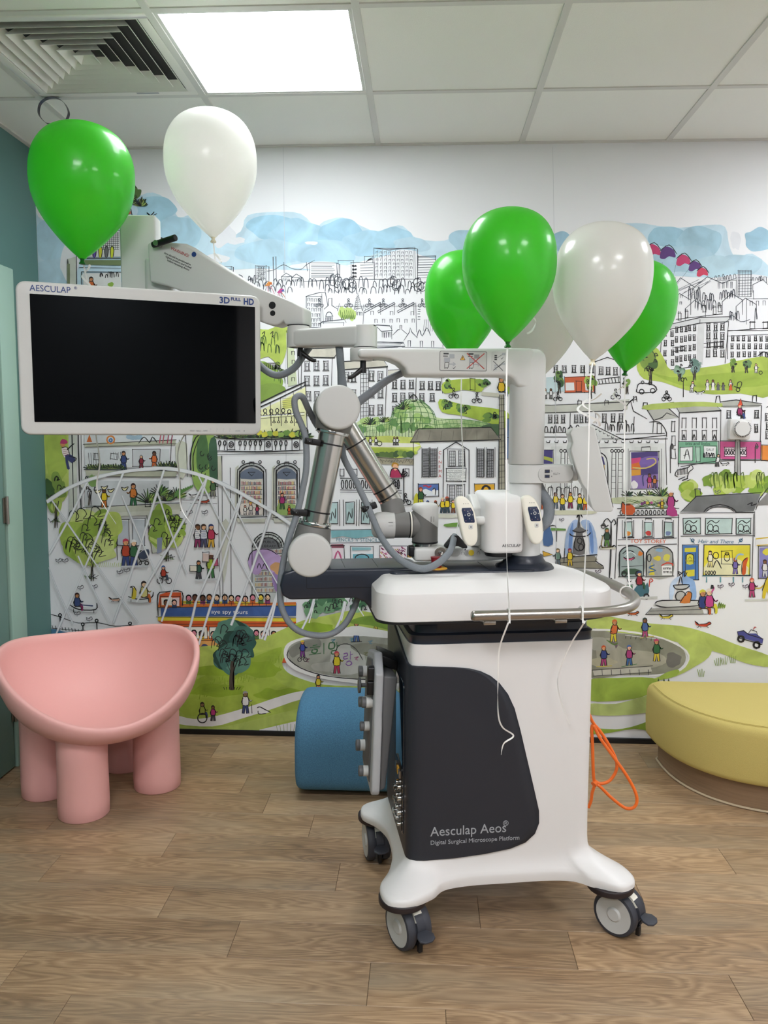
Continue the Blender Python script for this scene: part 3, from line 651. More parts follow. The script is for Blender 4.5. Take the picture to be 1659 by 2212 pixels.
# tool bracket
HV = .185
br = ob('tool_bracket', G().prism([(.026, 1.016), (.026, 1.052), (.10, 1.054), (.30, 1.054), (.30, 1.018), (.22, 1.013)], HV-.01, HV+.085, 'v'), WHITE2, cart, bev=.008, seg=4)
M = Matrix.Translation((.098, HV-.010, 1.040)) @ Matrix.Rotation(math.pi/2, 4, 'X')
ob('bracket_knob', G().lathe([(.0165, 0), (.0165, .006), (.015, .008), (.009, .008), (.008, .005), (.001, .005)], 32, M), STEEL, br)
ob('bracket_knob_ring', G().lathe([(.0185, 0), (.0185, .002), (.016, .003)], 32, M), WHITE, br)
ob('knob_core', G().lathe([(.006, 0), (.006, .010), (.001, .011)], 20, M), CHROME, br)
for x, m in ((.138, GREYW), (.183, YELB)):
    ob('button_plate', G().prism(rrect(x-.0165, 1.029, x+.0165, 1.049, .0099), HV-.0112, HV-.008, 'v'), GREYW, br, bev=.001)
    ob('button', G().lathe([(.008, 0), (.008, .0025), (.001, .003)], 24, Matrix.Translation((x+.003, HV-.011, 1.039)) @ Matrix.Rotation(math.pi/2, 4, 'X')), m, br)
    for k in (-.013, -.0105, -.008): ob('button_rib', G().box((x+k, HV-.0122, 1.032), (x+k+.001, HV-.010, 1.046)), MGREY, br)
for x in (.162, .207):
    g = G()
    for q in range(9):
        a = R(-40+260*q/9); b = R(-40+260*(q+1)/9); g.add([(x+.005*math.cos(a), HV-.0104, 1.037+.005*math.sin(a)), (x+.0043*math.cos(a), HV-.0104, 1.037+.0043*math.sin(a)), (x+.0043*math.cos(b), HV-.0104, 1.037+.0043*math.sin(b)), (x+.005*math.cos(b), HV-.0104, 1.037+.005*math.sin(b))], [(0, 1, 2, 3)])
    g.add([(x+.004, HV-.0104, 1.046), (x+.010, HV-.0104, 1.046), (x+.007, HV-.0104, 1.0515)], [(0, 1, 2)])
    ob('printed_mark', g, INK_DK, br)
ob('side_clamp', G().box((.012, HV, 1.028), (.028, HV+.03, 1.058)), BLACK, br, bev=.004)
ob('bracket_shoulder', G().prism([(.20, 1.05), (.30, 1.05), (.30, 1.12), (.235, 1.12), (.205, 1.09)], HV-.005, HV+.07, 'v'), GREYW, br, bev=.01)
ob('hose_clip', G().loft([[(x, HV-.03+d, z) for d, z in ((-.014, z0), (.014, z0), (.014, z1), (-.014, z1))] for x, z0, z1 in ((.106, 1.058, 1.064), (.115, 1.056, 1.075), (.128, 1.062, 1.092), (.142, 1.062, 1.092), (.155, 1.056, 1.078), (.168, 1.056, 1.062))]), BLACK, br, bev=.004)
# camera head
HY = .09
hp = [(.182, .13), (.20, .125), (.222, .02), (.232, .0), (.25, -.008), (.285, -.008), (.306, .0), (.312, .02), (.312, .13), (.30, .15), (.20, .15)]
hp = rrect(.208, HY, .316, HY+.17, (.03, .03, .02, .02), 6)
hrings = [[(a, c, wv) for a, c in [(x*(1-d)+.262*d, y*(1-d)+(HY+.085)*d) for x, y in hp]] for d, wv in ((.12, 1.047), (.03, 1.050), (0, 1.057), (0, 1.170), (.0, 1.185))]
hrings.append([(x-.0*0, y, 1.191+.014*(y-HY)/.17) for x, y, _ in [(a*(1-.03)+.262*.03, c*(1-.03)+(HY+.085)*.03, 0) for a, c in hp]])
hrings.append([(x, y, 1.195+.016*(y-HY)/.17) for x, y, _ in [(a*(1-.12)+.262*.12, c*(1-.12)+(HY+.085)*.12, 0) for a, c in hp]])
ch = ob('camera_head', G().loft(hrings), WHITE, cart, sharp=50)
ob('head_side_wing', G().prism([(HY+.07, 1.06), (HY+.16, 1.05), (HY+.165, 1.196), (HY+.12, 1.20), (HY+.07, 1.165)], .186, .212, 'u'), WHITE2, ch, bev=.006)
ob('lens_mount', G().lathe([(.036, 1.034), (.038, 1.037), (.040, 1.048)], 36, Matrix.Translation((.258, HY+.06, 0))), BLACK, ch)
text('lettering', 'AESCULAP', .0115, INK_DK, ch, face_m((.2515, HY-.0006, 1.0655), (1, 0, 0), (0, 0, 1)), .0002, sx=.95)
for x in (.199, .325): ob('handle_stub', G().cyl((x-.018, HY+.035, 1.135), (x+.018, HY+.035, 1.135), .0115, 24), WHITE2, ch, bev=.002)
hb = [(-.033, .062), (-.026, .070), (-.012, .0715), (.004, .060), (.016, .038), (.023, .010), (.026, -.02), (.0255, -.045), (.018, -.058), (.006, -.062), (-.005, -.056), (-.014, -.038), (-.021, -.008), (-.027, .025), (-.033, .05)]
KEYR = mat('key_symbol', '#8a6a78', .5)
HB = [(p.x, p.y) for p in spline([(a, b, 0) for a, b in hb], 3, True)]
for hx, hy in ((.151, HY-.015), (.338, HY+.005)):
    M = Matrix.Translation((hx, hy, 1.134)) @ Matrix.Rotation(R(-6), 4, 'X')
    h = ob('control_handle', G().prism(HB, -.010, .014, 'v', M), CREAM, ch, bev=.006, seg=3)
    key = [(-.0165, .0400), (.0075, .0405), (.0135, .030), (.018, .004), (.0165, .0005), (-.008, .0005), (-.0105, .004), (-.0175, .034)]
    ob('keypad', G().prism(key, -.0115, -.009, 'v', M), NAVY, h, bev=.0015)
    g = G().lathe([(.0027, .0004), (.0045, .0004), (.0045, 0), (.0027, 0), (.0027, .0004)], 20, cap=False, M=M @ Matrix.Translation((.0015, -.0117, .0225)) @ Matrix.Rotation(math.pi/2, 4, 'X')); ob('key_mark', g, GREYW, h)
    for a, b, m in ((-.010, .034, KEYR), (.006, .034, KEYR), (-.0065, .006, KEYR), (.0095, .006, KEYR), (-.0085, .021, GREYW), (.0115, .0215, GREYW), (-.001, .031, GREYW), (.003, .0115, GREYW)):
        ob('key_mark', G().box((a-.0012, -.0121, b-.0011), (a+.0012, -.0114, b+.0011), M), m, h)
    ob('focus_button', G().prism(rrect(.001, -.0165, .0125, -.0045, .003), -.0112, -.009, 'v', M), WHITE2, h, bev=.0008)
    ob('key_mark', G().box((.0058, -.0118, -.013), (.0078, -.0111, -.008), M), INK_DK, h)
    for k in (-.012, -.006, .0): ob('key_mark', G().box((k-.001, -.0104, .050), (k+.001, -.0099, .0515), M), INK_DK, h)
# hoses and clamps along the robot
def hose(pts, r=.0088, flat=1., par=cart): return ob('hose', G().tube(pts, r, 12, 6, flat), HOSE, par, sharp=60)
hose([(-.178, .30, 1.64), (-.175, .27, 1.60), (-.172, .255, 1.544), (-.168, .25, 1.49), (-.16, .25, 1.45)], lambda t: .012 if t < .5 else .012+.007*(t-.5)*2, .6)
hose([(.012, .22, 1.548), (.0, .225, 1.540), (-.046, .235, 1.517), (-.092, .25, 1.482), (-.135, .26, 1.45), (-.16, .28, 1.435)], lambda t: .0095+.006*t, .7)
hose([(-.225, .25, 1.37), (-.245, .24, 1.40), (-.265, .20, 1.435), (-.283, .17, 1.468), (-.302, .16, 1.462), (-.300, .16, 1.43), (-.284, .16, 1.39), (-.274, .16, 1.353), (-.273, .16, 1.279), (-.284, .16, 1.217), (-.299, .16, 1.154),
      (-.327, .16, 1.066), (-.345, .16, .965), (-.339, .16, .889), (-.299, .16, .834), (-.227, .165, .816), (-.176, .17, .838), (-.144, .18, .885), (-.128, .19, .93)])
hose([(-.16, .29, 1.36), (-.167, .25, 1.308), (-.134, .225, 1.239), (-.103, .205, 1.17), (-.068, .16, 1.085), (-.027, .10, 1.035), (.028, .075, 1.013), (.073, .08, 1.026), (.110, .10, 1.055), (.130, .145, 1.083), (.136, .155, 1.09)], .0095, .8)
def clamp(c, d, tube_c, tube_ax, r):
    g = G(); Mx = Matrix.Translation(c) @ Matrix.Rotation(-math.atan2(d.z, d.x), 4, 'Y')
    g.box((-.022, -.016, -.0085), (.022, .012, .0085), Mx); g.box((-.018, -.021, -.006), (.0, -.014, .006), Mx)
    o = ob('hose_clamp', g, BLACK, cart, bev=.003)
    ob('clamp_strap', G().cyl(tube_c-tube_ax*.002, tube_c+tube_ax*.002, r, 44), BLACK, o)
    ob('clamp_screw', G().cyl(Mx @ Vector((-.008, -.0205, 0)), Mx @ Vector((-.008, -.0225, 0)), .002, 10), CHROME, o)
q = J1+V1+ax*.115; clamp(Vector((-.293, .165, 1.158)), Vector((1, 0, -.12)), q, ax, .0364)
q = J2+V1-ax*.10; clamp(Vector((-.256, .165, 1.348)), Vector((1, 0, -.16)), q, ax, .0364)
q = K3-ax2*.075; clamp(Vector((-.098, .215, 1.166)), Vector((1, 0, .35)), q, ax2, .0324)
q = K2+ax2*.115; ob('clamp_strap', G().cyl(q-ax2*.002, q+ax2*.002, .0324, 44), BLACK, t2)

# ================================================================== foot switch hung on the cart
fs = empty('foot_switch', CO, CA); tag(fs, 'grey foot switch panel with round buttons hanging on the cart side', 'foot switch')
LG = mat('foot_switch_grey', '#a5a7a9', .5); DG = mat('foot_switch_dark', '#5b5c5d', .5)
Mt = Matrix.Translation((-.085, .10, .585)) @ Matrix.Rotation(R(2), 4, 'Y') @ Matrix.Rotation(R(0), 4, 'Z')
pl_o = [(.0, -.205), (.21, -.205), (.23, -.19), (.23, .10), (.19, .155), (.05, .185), (.0, .135), (.0, .02), (-.008, -.01), (-.008, -.19)]
ob('frame_plate', G().prism(pl_o, -.012, .012, 'u', Mt), LG, fs, bev=.006)
ob('dark_top', G().prism([(.03, -.18), (.20, -.18), (.20, .10), (.17, .14), (.07, .16), (.03, .12)], -.016, -.010, 'u', Mt), DG, fs, bev=.003)
g = G(); Q = [(.014, .01, -.195, -.0), (.0, 0, 0, 0)]
g.add([(.012, .008, -.198), (.012, .22, -.198), (.012, .22, .12), (.012, .008, .13), (.030, .012, -.192), (.030, .21, -.192), (.052, .21, .115), (.052, .012, .125)], [(0,3,2,1),(4,5,6,7),(0,1,5,4),(1,2,6,5),(2,3,7,6),(3,0,4,7)], Mt)
ob('pedal_body', g, DG, fs, bev=.006)
ob('hanger', G().prism([(.012, .135), (.064, .115), (.064, .145), (.012, .165)], .10, .20, 'v', Mt), BLACK, fs, bev=.004)
for y, z, r in ((.15, .10, .016), (.04, .045, .015), (.12, .02, .015), (.06, -.03, .013), (.15, -.12, .016), (.05, -.155, .015)):
    o = ob('button', G().cyl(Mt @ Vector((-.012, y, z)), Mt @ Vector((-.030, y, z)), r, 24), GREYW, fs, bev=.001)
    ob('button_cap', G().cyl(Mt @ Vector((-.030, y, z)), Mt @ Vector((-.042, y, z)), r, 24), DG, o, bev=.002)
g = G().cyl(Mt @ Vector((-.012, .10, .075)), Mt @ Vector((-.042, .10, .075)), .006, 12); g.cyl(Mt @ Vector((-.040, .10, .075)), Mt @ Vector((-.047, .10, .075)), .022, 24)
ob('joystick', g, DG, fs, bev=.002)
for z in (.10, .14): ob('switch_lug', G().prism(rrect(.02, z-.03, .045, z+.01, .006), -.030, -.010, 'u', Mt), BLACK, fs, bev=.003)

# ================================================================== pink chair
PINK = mat('pink_polyethylene', '#ecb0aa', .5, noise=.015, nscale=300, bump=.12, bscale=900, sss=.0)
ch = empty('pink_chair', (-1.20, -.645, 0)); tag(ch, 'pink moulded plastic tub chair on four fat round legs', 'chair')
A, Bq, AN, Z0, Z1, Z2 = .364, .304, -1.05, .506, .105, .05
fv = Vector((math.cos(AN), math.sin(AN))); wv_ = Vector((-fv.y, fv.x))
def rim(ph, inset=0):
    p = wv_*(A-inset)*math.cos(ph)+fv*(Bq-inset)*math.sin(ph)
    return p.x, p.y, Z0-Z1*math.sin(ph)+Z2*math.cos(2*ph)
NP = 72; rings = []
def bowl_ring(th, zb, ins, dz=0, pw=1.):
    out = []
    for k in range(NP):
        x, y, z = rim(2*math.pi*k/NP, ins); f = math.cos(th)**pw; h = 1-math.sin(th); out.append((x*f+.012*(1-f), y*f-.03*(1-f), zb+(z-zb)*h+dz))
    return out
for th in (88, 75, 60, 48, 36, 26, 17, 10, 4): rings.append(bowl_ring(R(th), .255, 0, 0, .85))
rings += [bowl_ring(0, .225, .001, .005), bowl_ring(0, .225, .006, .010), bowl_ring(0, .225, .012, .011), bowl_ring(0, .225, .018, .009), bowl_ring(0, .225, .023, .003)]
for th in (4, 10, 17, 26, 36, 48, 60, 75, 88): rings.append(bowl_ring(R(th), .285, .024, 0, .85))
ob('seat_bowl', G().loft(rings), PINK, ch, sharp=80)
def under(x, y):
    # height of the bowl's underside above a floor point
    x, y = x-.004, y+.01; p = Vector((x, y)); a, b2 = p.dot(wv_)/A, p.dot(fv)/Bq; rho = min(.999, math.hypot(a, b2)); ph = math.atan2(b2, a)
    zr = Z0-Z1*math.sin(ph)+Z2*math.cos(2*ph); th = math.acos(min(1, rho**(1/.85))); return .255+(zr-.255)*(1-math.sin(th))
for lx, ly in ((-1.218, -.795), (-1.432, -.635), (-1.03, -.55), (-1.225, -.37)):
    x, y = lx+1.20, ly+.645; g = G(); n = 40
    for r, z in ((.086, 0), (.0885, .003), (.0895, .05), (.088, .16), (.0875, .20), (.088, None), (.084, None)):
        for k in range(n):
            a = 2*math.pi*k/n; px, py = x+r*math.cos(a), y+r*math.sin(a); g.v.append((px, py, z if z is not None else min(.40, under(px, py)+(.004 if r > .086 else .012))))
    for j in range(6):
        for k in range(n): g.f.append((j*n+k, j*n+(k+1) % n, (j+1)*n+(k+1) % n, (j+1)*n+k))
    g.f.append(tuple(range(n-1, -1, -1)))
    ob('leg', g, PINK, ch, sharp=60)

# ================================================================== blue loaf-shaped pouf
BLUE = mat('blue_wool', '#4f7f9f', .9, noise=.45, nscale=260, bump=.8, bscale=420)
pf = empty('pouf', (-.23, -.455, 0)); tag(pf, 'blue felt rounded pouf seat on the floor behind the cart', 'pouf')
def pprof(s):
    out = []
    for k in range(40):
        a = 2*math.pi*k/40; c, d = math.cos(a), math.sin(a); e = 2/2.5
        y = .205*s*math.copysign(abs(c)**e, c); z = .178+.178*s*math.copysign(abs(d)**e, d) if d > 0 else .178+.176*s*math.copysign(abs(d)**(2/5), d); out.append((y, z))
    return out
rings = []
for x, s in ((-.243, .80), (-.2445, .86), (-.2435, .93), (-.236, .975), (-.222, .996), (-.20, 1.), (0, 1.), (.20, 1.), (.222, .996), (.236, .975), (.2435, .93), (.2445, .86), (.243, .8)): rings.append([(x, y, z) for y, z in pprof(s)])
ob('cushion', G().loft(rings), BLUE, pf, sharp=70)
ob('seam', G().tube([(-.2447, y, z) for y, z in pprof(.865)], .002, 6, 1, closed=True), BLUE, pf)

# ================================================================== yellow upholstered stool on a timber plinth
YEL = mat('mustard_wool', '#c9b76c', .85, noise=.10, nscale=500, bump=.5, bscale=500)
st = empty('ottoman', (1.455, -.20, 0)); tag(st, 'mustard yellow half round ottoman on a recessed wood plinth', 'ottoman')
def dplan(ins, n=2.5, a=.515, b=.53, y1=.055):
    out = []; a -= ins; b -= ins
    for k in range(41):
        t = math.pi+math.pi*k/40; c, d = math.cos(t), math.sin(t); e = 2/n
        out.append((a*math.copysign(abs(c)**e, c), b*math.copysign(abs(d)**e, d)))
    q = y1-ins*.5; r = min(.045, q*.9)
    for k in range(7): t = R(90*k/6); out.append((a-r+r*math.cos(t), q-r+r*math.sin(t)))
    for k in range(7): t = R(90+90*k/6); out.append((-a+r+r*math.cos(t), q-r+r*math.sin(t)))
    return out
def drings(spec, **kw): return G().loft([[(x, y, z) for x, y in dplan(i, **kw)] for i, z in spec])
cu = ob('cushion', drings(((.03, .112), (.012, .113), (.003, .120), (.0, .135), (-.002, .20), (0, .29), (.001, .305), (.006, .318), (.014, .326)  , (.03, .333), (.05, .336))), YEL, st, sharp=80)
g = G(); loop = [(x, y, .3305) for x, y in dplan(.022)]; g.tube(loop[:41], .0022, 6, 2); ob('piping', g, YEL, cu)
g = G(); loop = [(x, y, .3285) for x, y in dplan(.0175)]; g.tube(loop[:41], .0014, 6, 2); ob('seam', g, YEL, cu)
WD = mat('plinth_wood_vinyl', '#8f755b', .45, noise=.28, nscale=3)
_n = WD.node_tree.nodes['Noise Texture']; _m = WD.node_tree.nodes.new('ShaderNodeMapping'); _m.inputs['Scale'].default_value = (1.5, 1.5, 45)
WD.node_tree.links.new(WD.node_tree.nodes['Texture Coordinate'].outputs['Object'], _m.inputs[0]); WD.node_tree.links.new(_m.outputs[0], _n.inputs['Vector'])
ob('plinth', drings(((.052, 0), (.052, .114))), WD, st, sharp=60)
g = G(); g.tube([(x, y, .006) for x, y in dplan(.047)], .0045, 8, 1, closed=True); ob('plinth_edging', g, mat('clear_vinyl_trim', '#c9b79b', .3), st)

# ================================================================== orange cable looped behind the cart
oc = [(.525, -1.005, .50), (.545, -1.0, .452), (.572, -.99, .418), (.600, -.985, .375), (.626, -.985, .325), (.628, -.99, .290), (.607, -.995, .256), (.578, -1.0, .247), (.558, -1.0, .256), (.552, -1.005, .275), (.548, -1.0, .36), (.545, -1.0, .44),
      (.570, -1.01, .40), (.610, -1.015, .345), (.650, -1.02, .29), (.681, -1.02, .235), (.689, -1.02, .20), (.678, -1.02, .178), (.652, -1.015, .175), (.61, -1.01, .205), (.565, -1.005, .245), (.552, -1.0, .22), (.548, -1.0, .19), (.54, -1.0, .165)]
o = ob('orange_cable', G().tube(oc, .0052, 10, 6), ORANGE, sharp=80); tag(o, 'orange power cable looped beside the white cart', 'cable')
ob('cable_tie', G().cyl((.553, -1.008, .246), (.562, -1.0, .252), .010, 14), ORANGE, o)

# ================================================================== thermostat
th = empty('thermostat', (1.332, -.009, 1.391)); tag(th, 'white square thermostat with round dial on the mural wall', 'thermostat')
ob('case', G().prism(rrect(-.043, -.043, .043, .043, .006), -.022, .009, 'v'), WHITE, th, bev=.003)
M = Matrix.Translation((.004, -.022, .002)) @ Matrix.Rotation(math.pi/2, 4, 'X')
dl = ob('dial', G().lathe([(.036, 0), (.036, .012), (.030, .018), (.001, .018)], 40, M), WHITE, th)
for k in range(26):
    a = R(120+k*11.5); g = G().box((.0300, -.0011, .0150), (.0358, .0011, .0186), M @ Matrix.Rotation(a, 4, 'Z')); ob('dial_mark', g, INK_DK, dl)

# ================================================================== balloons
def latex(name, col, tr, rough=.22, met=0.):
    m = bpy.data.materials.new(name); m.use_nodes = True; nt = m.node_tree; b = nt.nodes['Principled BSDF']
    b.inputs['Base Color'].default_value = lin(col); b.inputs['Roughness'].default_value = rough; b.inputs['Coat Weight'].default_value = .6; b.inputs['Coat Roughness'].default_value = .12
    b.inputs['Metallic'].default_value = met
    t = nt.nodes.new('ShaderNodeBsdfTranslucent'); t.inputs[0].default_value = lin(col)
    mx = nt.nodes.new('ShaderNodeMixShader'); mx.inputs[0].default_value = tr
    nt.links.new(b.outputs[0], mx.inputs[1]); nt.links.new(t.outputs[0], mx.inputs[2]); nt.links.new(mx.outputs[0], nt.nodes['Material Output'].inputs[0])
    return m
GREEN = latex('green_pearl_latex', '#56dc38', .5, .38, .0); WLAT = latex('white_pearl_latex', '#efeeea', .42, .3)
KNG = mat('green_latex_knot', '#126018', .4); KNW = mat('cream_latex_knot', '#e6dcc0', .4)
RIB = mat('white_curling_ribbon', '#f0efec', .35)
PROF = [(0., .0), (.15, .018), (.28, .07), (.38, .155), (.455, .285), (.492, .43), (.5, .58), (.494, .69), (.474, .80), (.44, .90), (.398, .995), (.342, 1.09), (.277, 1.18), (.210, 1.265), (.148, 1.335), (.096, 1.39), (.052, 1.43), (.032, 1.455)]
def ribbon(pts, wd=.0042, sm=8, name='ribbon', m=RIB, par=None, th=.0006):
    P = spline(pts, sm); v = []; f = []
    for i, p in enumerate(P):
        a, b = P[max(i-1, 0)], P[min(i+1, len(P)-1)]; T = (b-a).normalized(); q = Vector((math.cos(i*.09), .35*math.sin(i*.09)-.0, .15)); N = (q-T*q.dot(T)).normalized()*wd/2; Bn = T.cross(N).normalized()*th/2
        v += [p+N+Bn, p-N+Bn, p-N-Bn, p+N-Bn]
    for i in range(len(P)-1):
        for j in range(4): f.append((i*4+j, i*4+(j+1) % 4, i*4+4+(j+1) % 4, i*4+4+j))
    g = G(); g.v = v; g.f = f; return ob(name, g, m, par)
def balloon(label, c, dia, m, km, tilt, path, extra=(), zs=1.0):
    """c: centre of the widest part"""
    b = empty('balloon', c); tag(b, label, 'balloon', 'helium balloons')
    M = Matrix.Rotation(tilt[1], 4, 'Y') @ Matrix.Rotation(tilt[0], 4, 'X')
    pr = [(r*dia, (.60-z)*dia*zs) for r, z in spline2(PROF)]
    pr[0] = (.0005, pr[0][1])
    ob('balloon_skin', G().lathe(pr, 56, M, cap=False), m, b, sharp=180)
    tip = M @ Vector((0, 0, (.60-1.455)*dia*zs))
    Mk = Matrix.Translation(tip) @ M
    ob('knot', G().lathe([(.006, .012), (.0085, .004), (.006, -.002), (.005, -.006), (.0095, -.013), (.008, -.015), (.001, -.013)], 20, Mk), km, b)
    W = Vector(c)
    ribbon([tip+Vector((0, 0, -.004))]+[Vector(p)-W for p in path], par=b)
    for e in extra: ribbon([Vector(p)-W for p in e], par=b, wd=.006)
    return b
def spline2(P): return [(p.x, p.y) for p in spline([(a, b, 0) for a, b in P], 3)]
def CL(u, v, w): return CO+Vector((u*math.cos(CA)-v*math.sin(CA), u*math.sin(CA)+v*math.cos(CA), w))
def curl(c, r, n, dz, ph=0): return [(c[0]+r*math.cos(ph+i*1.1), c[1]+.4*r*math.sin(ph+i*1.1), c[2]-dz*i) for i in range(n)]
def tie(b, u, v, w, rx=0):
    pass
balloon('green balloon at upper left floating above the monitor', (-.975, -1.22, 2.083), .287, GREEN, KNG, (0, R(2)), zs=.89, path=
        [(-.985, -1.18, 1.80), (-.99, -1.16, 1.70), (-.99, -1.15, 1.5), (-1.0, -1.12, 1.37), (-.99, -1.12, 1.28), (-1.0, -1.12, 1.19), (-.945, -1.12, 1.09)], extra=[curl((-.985, -1.19, 1.855), .012, 9, .011)])
balloon('white balloon at upper left under the lit ceiling panel', (-.65, -1.05, 2.178), .276, WLAT, KNW, (0, R(-1)), zs=.92, path=
        [(-.64, -1.05, 1.86), (-.64, -1.04, 1.75), (-.66, -1.0, 1.5), (-.79, -.95, 1.34), (-.795, -.95, 1.22), (-.79, -.95, 1.12), (-.73, -.95, 1.04)], extra=[[(-.645, -1.05, 1.915), (-.63, -1.055, 1.90), (-.62, -1.06, 1.885), (-.63, -1.05, 1.875)], [(-.65, -1.05, 1.885), (-.665, -1.05, 1.87), (-.65, -1.05, 1.862), (-.63, -1.05, 1.868)]])
t1_, t2_, t3_ = CL(.222, -.097, .918), CL(.412, -.096, .92), CL(.619, .09, .937)
balloon('large green balloon in front of the column, nearest of the greens', (.212, -1.42, 1.803), .240, GREEN, KNG, (0, R(0)), zs=.955, path=
        [(.208, -1.45, 1.50), (.205, -1.55, 1.1), t1_, CL(.215, -.105, .90), CL(.205, -.07, .83), CL(.208, -.05, .75), CL(.215, -.03, .65), CL(.23, -.02, .605), CL(.262, -.015, .578), CL(.235, -.02, .560), CL(.228, -.02, .53)])
balloon('white balloon over the push handle, between two green ones', (.4667, -1.33, 1.778), .258, WLAT, KNW, (0, R(5)), zs=.95, path=
        [(.425, -1.42, 1.48), (.415, -1.48, 1.2), t2_, CL(.415, -.10, .90), CL(.405, -.04, .83), CL(.385, -.02, .76), CL(.38, -.015, .71), CL(.40, -.01, .64), CL(.418, -.008, .60)], extra=[curl((.425, -1.42, 1.475), .03, 7, .014), curl((.43, -1.42, 1.46), .022, 6, .012, 2)])
balloon('green balloon behind the overhead arm, partly hidden', (.117, -.92, 1.80), .240, GREEN, KNG, (0, R(0)), path=
        [(.115, -.95, 1.45), (.12, -1.0, 1.2), CL(.20, .52, .94)])
balloon('white balloon behind the column top, mostly hidden', (.362, -.95, 1.745), .240, WLAT, KNW, (0, R(3)), path=
        [(.335, -.97, 1.45), (.34, -1.0, 1.2), CL(.40, .52, .94)], extra=[[(.29, -1.10, 1.70), (.31, -1.10, 1.715), (.325, -1.10, 1.70), (.315, -1.10, 1.675), (.30, -1.10, 1.665)], [(.33, -1.10, 1.625), (.345, -1.10, 1.61), (.345, -1.10, 1.59)]])
balloon('green balloon at far right, half hidden by the white one', (.643, -.98, 1.762), .244, GREEN, KNG, (0, R(7)), zs=.95, path=
        [(.615, -1.0, 1.47), (.60, -1.1, 1.2), t3_, CL(.64, .085, .915)], extra=[curl((.60, -1.0, 1.53), .02, 7, .014)])
# ribbon loops tied round the push handle
def loop_tie(p, d, r=.0165):
    d = Vector(d).normalized(); a = d.orthogonal().normalized(); b = d.cross(a); g = G().tube([p+(a*math.cos(t)+b*math.sin(t))*r+d*.002*math.sin(2*t) for t in [2*math.pi*k/14 for k in range(14)]], .0022, 6, 2, closed=True)
    o = ob('ribbon_knot', g, RIB); return o
for q, d, n in ((CL(.222, -.082, .918), CL(1, 0, 0)-CO, 'nearest'), (CL(.412, -.082, .919), CL(1, 0, 0)-CO, 'middle'), (CL(.6055, .085, .936), CL(.1, 1, .02)-CO, 'bend')):
    o = loop_tie(q, d); tag(o, {'nearest': 'white ribbon knotted round the push handle near its left end', 'middle': 'white ribbon knotted round the straight middle of the push handle', 'bend': 'white ribbon knotted round the bend of the push handle'}[n], 'ribbon', 'ribbon knots on the handle')
# dark ribbon curl hanging from the ceiling
DRB = mat('dark_metallic_ribbon', '#4a4750', .25, metal=.8)
pts = [(-1.36, -.56, 2.43), (-1.375, -.56, 2.455), (-1.35, -.56, 2.475), (-1.38, -.55, 2.485), (-1.405, -.55, 2.515), (-1.40, -.55, 2.55), (-1.375, -.55, 2.569), (-1.34, -.55, 2.571), (-1.31, -.55, 2.553), (-1.295, -.55, 2.52), (-1.30, -.56, 2.49)]
P = spline(pts, 8); g = G()
for i, p in enumerate(P): g.v += [p+Vector((0, -.009, 0)), p+Vector((0, .009, 0)), p+Vector((.0006, .009, .0006)), p+Vector((.0006, -.009, .0006))]
for i in range(len(P)-1):
    for j in range(4): g.f.append((i*4+j, i*4+(j+1) % 4, i*4+4+(j+1) % 4, i*4+4+j))
o = ob('curled_ribbon', g, DRB); tag(o, 'dark shiny ribbon curl behind the top of the left green balloon', 'ribbon')

# ================================================================== printed mural on the back wall
# The mural is drawn in sheet units (1 unit is about 1.9 mm on the wall); HX maps them to metres on the wall plane.
def sheet(x, y):
    a, b, c = (x-829.5)/1765.863, -(y-1106)/1765.863, 1.
    dx = .99877344*a-.00807879*b-.04885029*c; dy = .04940545*a+.09736617*b+.99402159*c; dz = .00327413*a+.99521584*b-.09764588*c
    t = 3.57333/dy; return dx*t, 1.37513+dz*t
mural = empty('wall_mural', (0, 0, 0)); tag(mural, 'big illustrated city mural with pen drawn buildings covering the back wall', 'mural')
rg = random.Random(11)
class Lay:
    def __init__(s): s.v = []; s.f = []; s.c = []
lay = Lay(); SEQ = [0]
INK = '#1f1d21'; PEN = '#4d525d'
X_MIN = 64
def _pt(x, y, o): X, Z = sheet(x, y); return (max(X, XL+.001), -o, Z)
def depth(): return .0005+SEQ[0]*5e-6
def F(pts, col, a=.5, sm=3, jit=0.):
    """colour wash"""
    SEQ[0] += 1
    if jit: pts = [(x+rg.uniform(-jit, jit), y+rg.uniform(-jit, jit)) for x, y in pts]
    if sm > 1: pts = [(p.x, p.y) for p in spline([(x, y, 0) for x, y in pts], sm, True)]
    n = len(lay.v); o = depth(); lay.v += [_pt(x, y, o) for x, y in pts]; lay.f.append(tuple(range(n, n+len(pts)))); lay.c.append((*lin(col)[:3], a))
def S(pts, w=1.7, col=INK, sm=3, jit=.0, tap=.6):
    """pen line"""
    if jit: pts = [(x+rg.uniform(-jit, jit), y+rg.uniform(-jit, jit)) for x, y in pts]
    w *= 1.5 if col == INK else 1.25
    P = [(p.x, p.y) for p in spline([(x, y, 0) for x, y in pts], sm)] if len(pts) > 2 else list(pts)
    o = depth()+3e-6; n = len(lay.v); k = len(P); cc = (*lin(col)[:3], 0)
    for i, (x, y) in enumerate(P):
        a, b = P[max(i-1, 0)], P[min(i+1, k-1)]; tx, ty = b[0]-a[0], b[1]-a[1]; L = math.hypot(tx, ty) or 1
        e = w/2*(tap if i in (0, k-1) else 1)*rg.uniform(.8, 1.2); nx, ny = -ty/L*e, tx/L*e
        lay.v += [_pt(x+nx, y+ny, o), _pt(x-nx, y-ny, o)]
    for i in range(k-1): lay.f.append((n+2*i, n+2*i+1, n+2*i+3, n+2*i+2)); lay.c.append(cc)
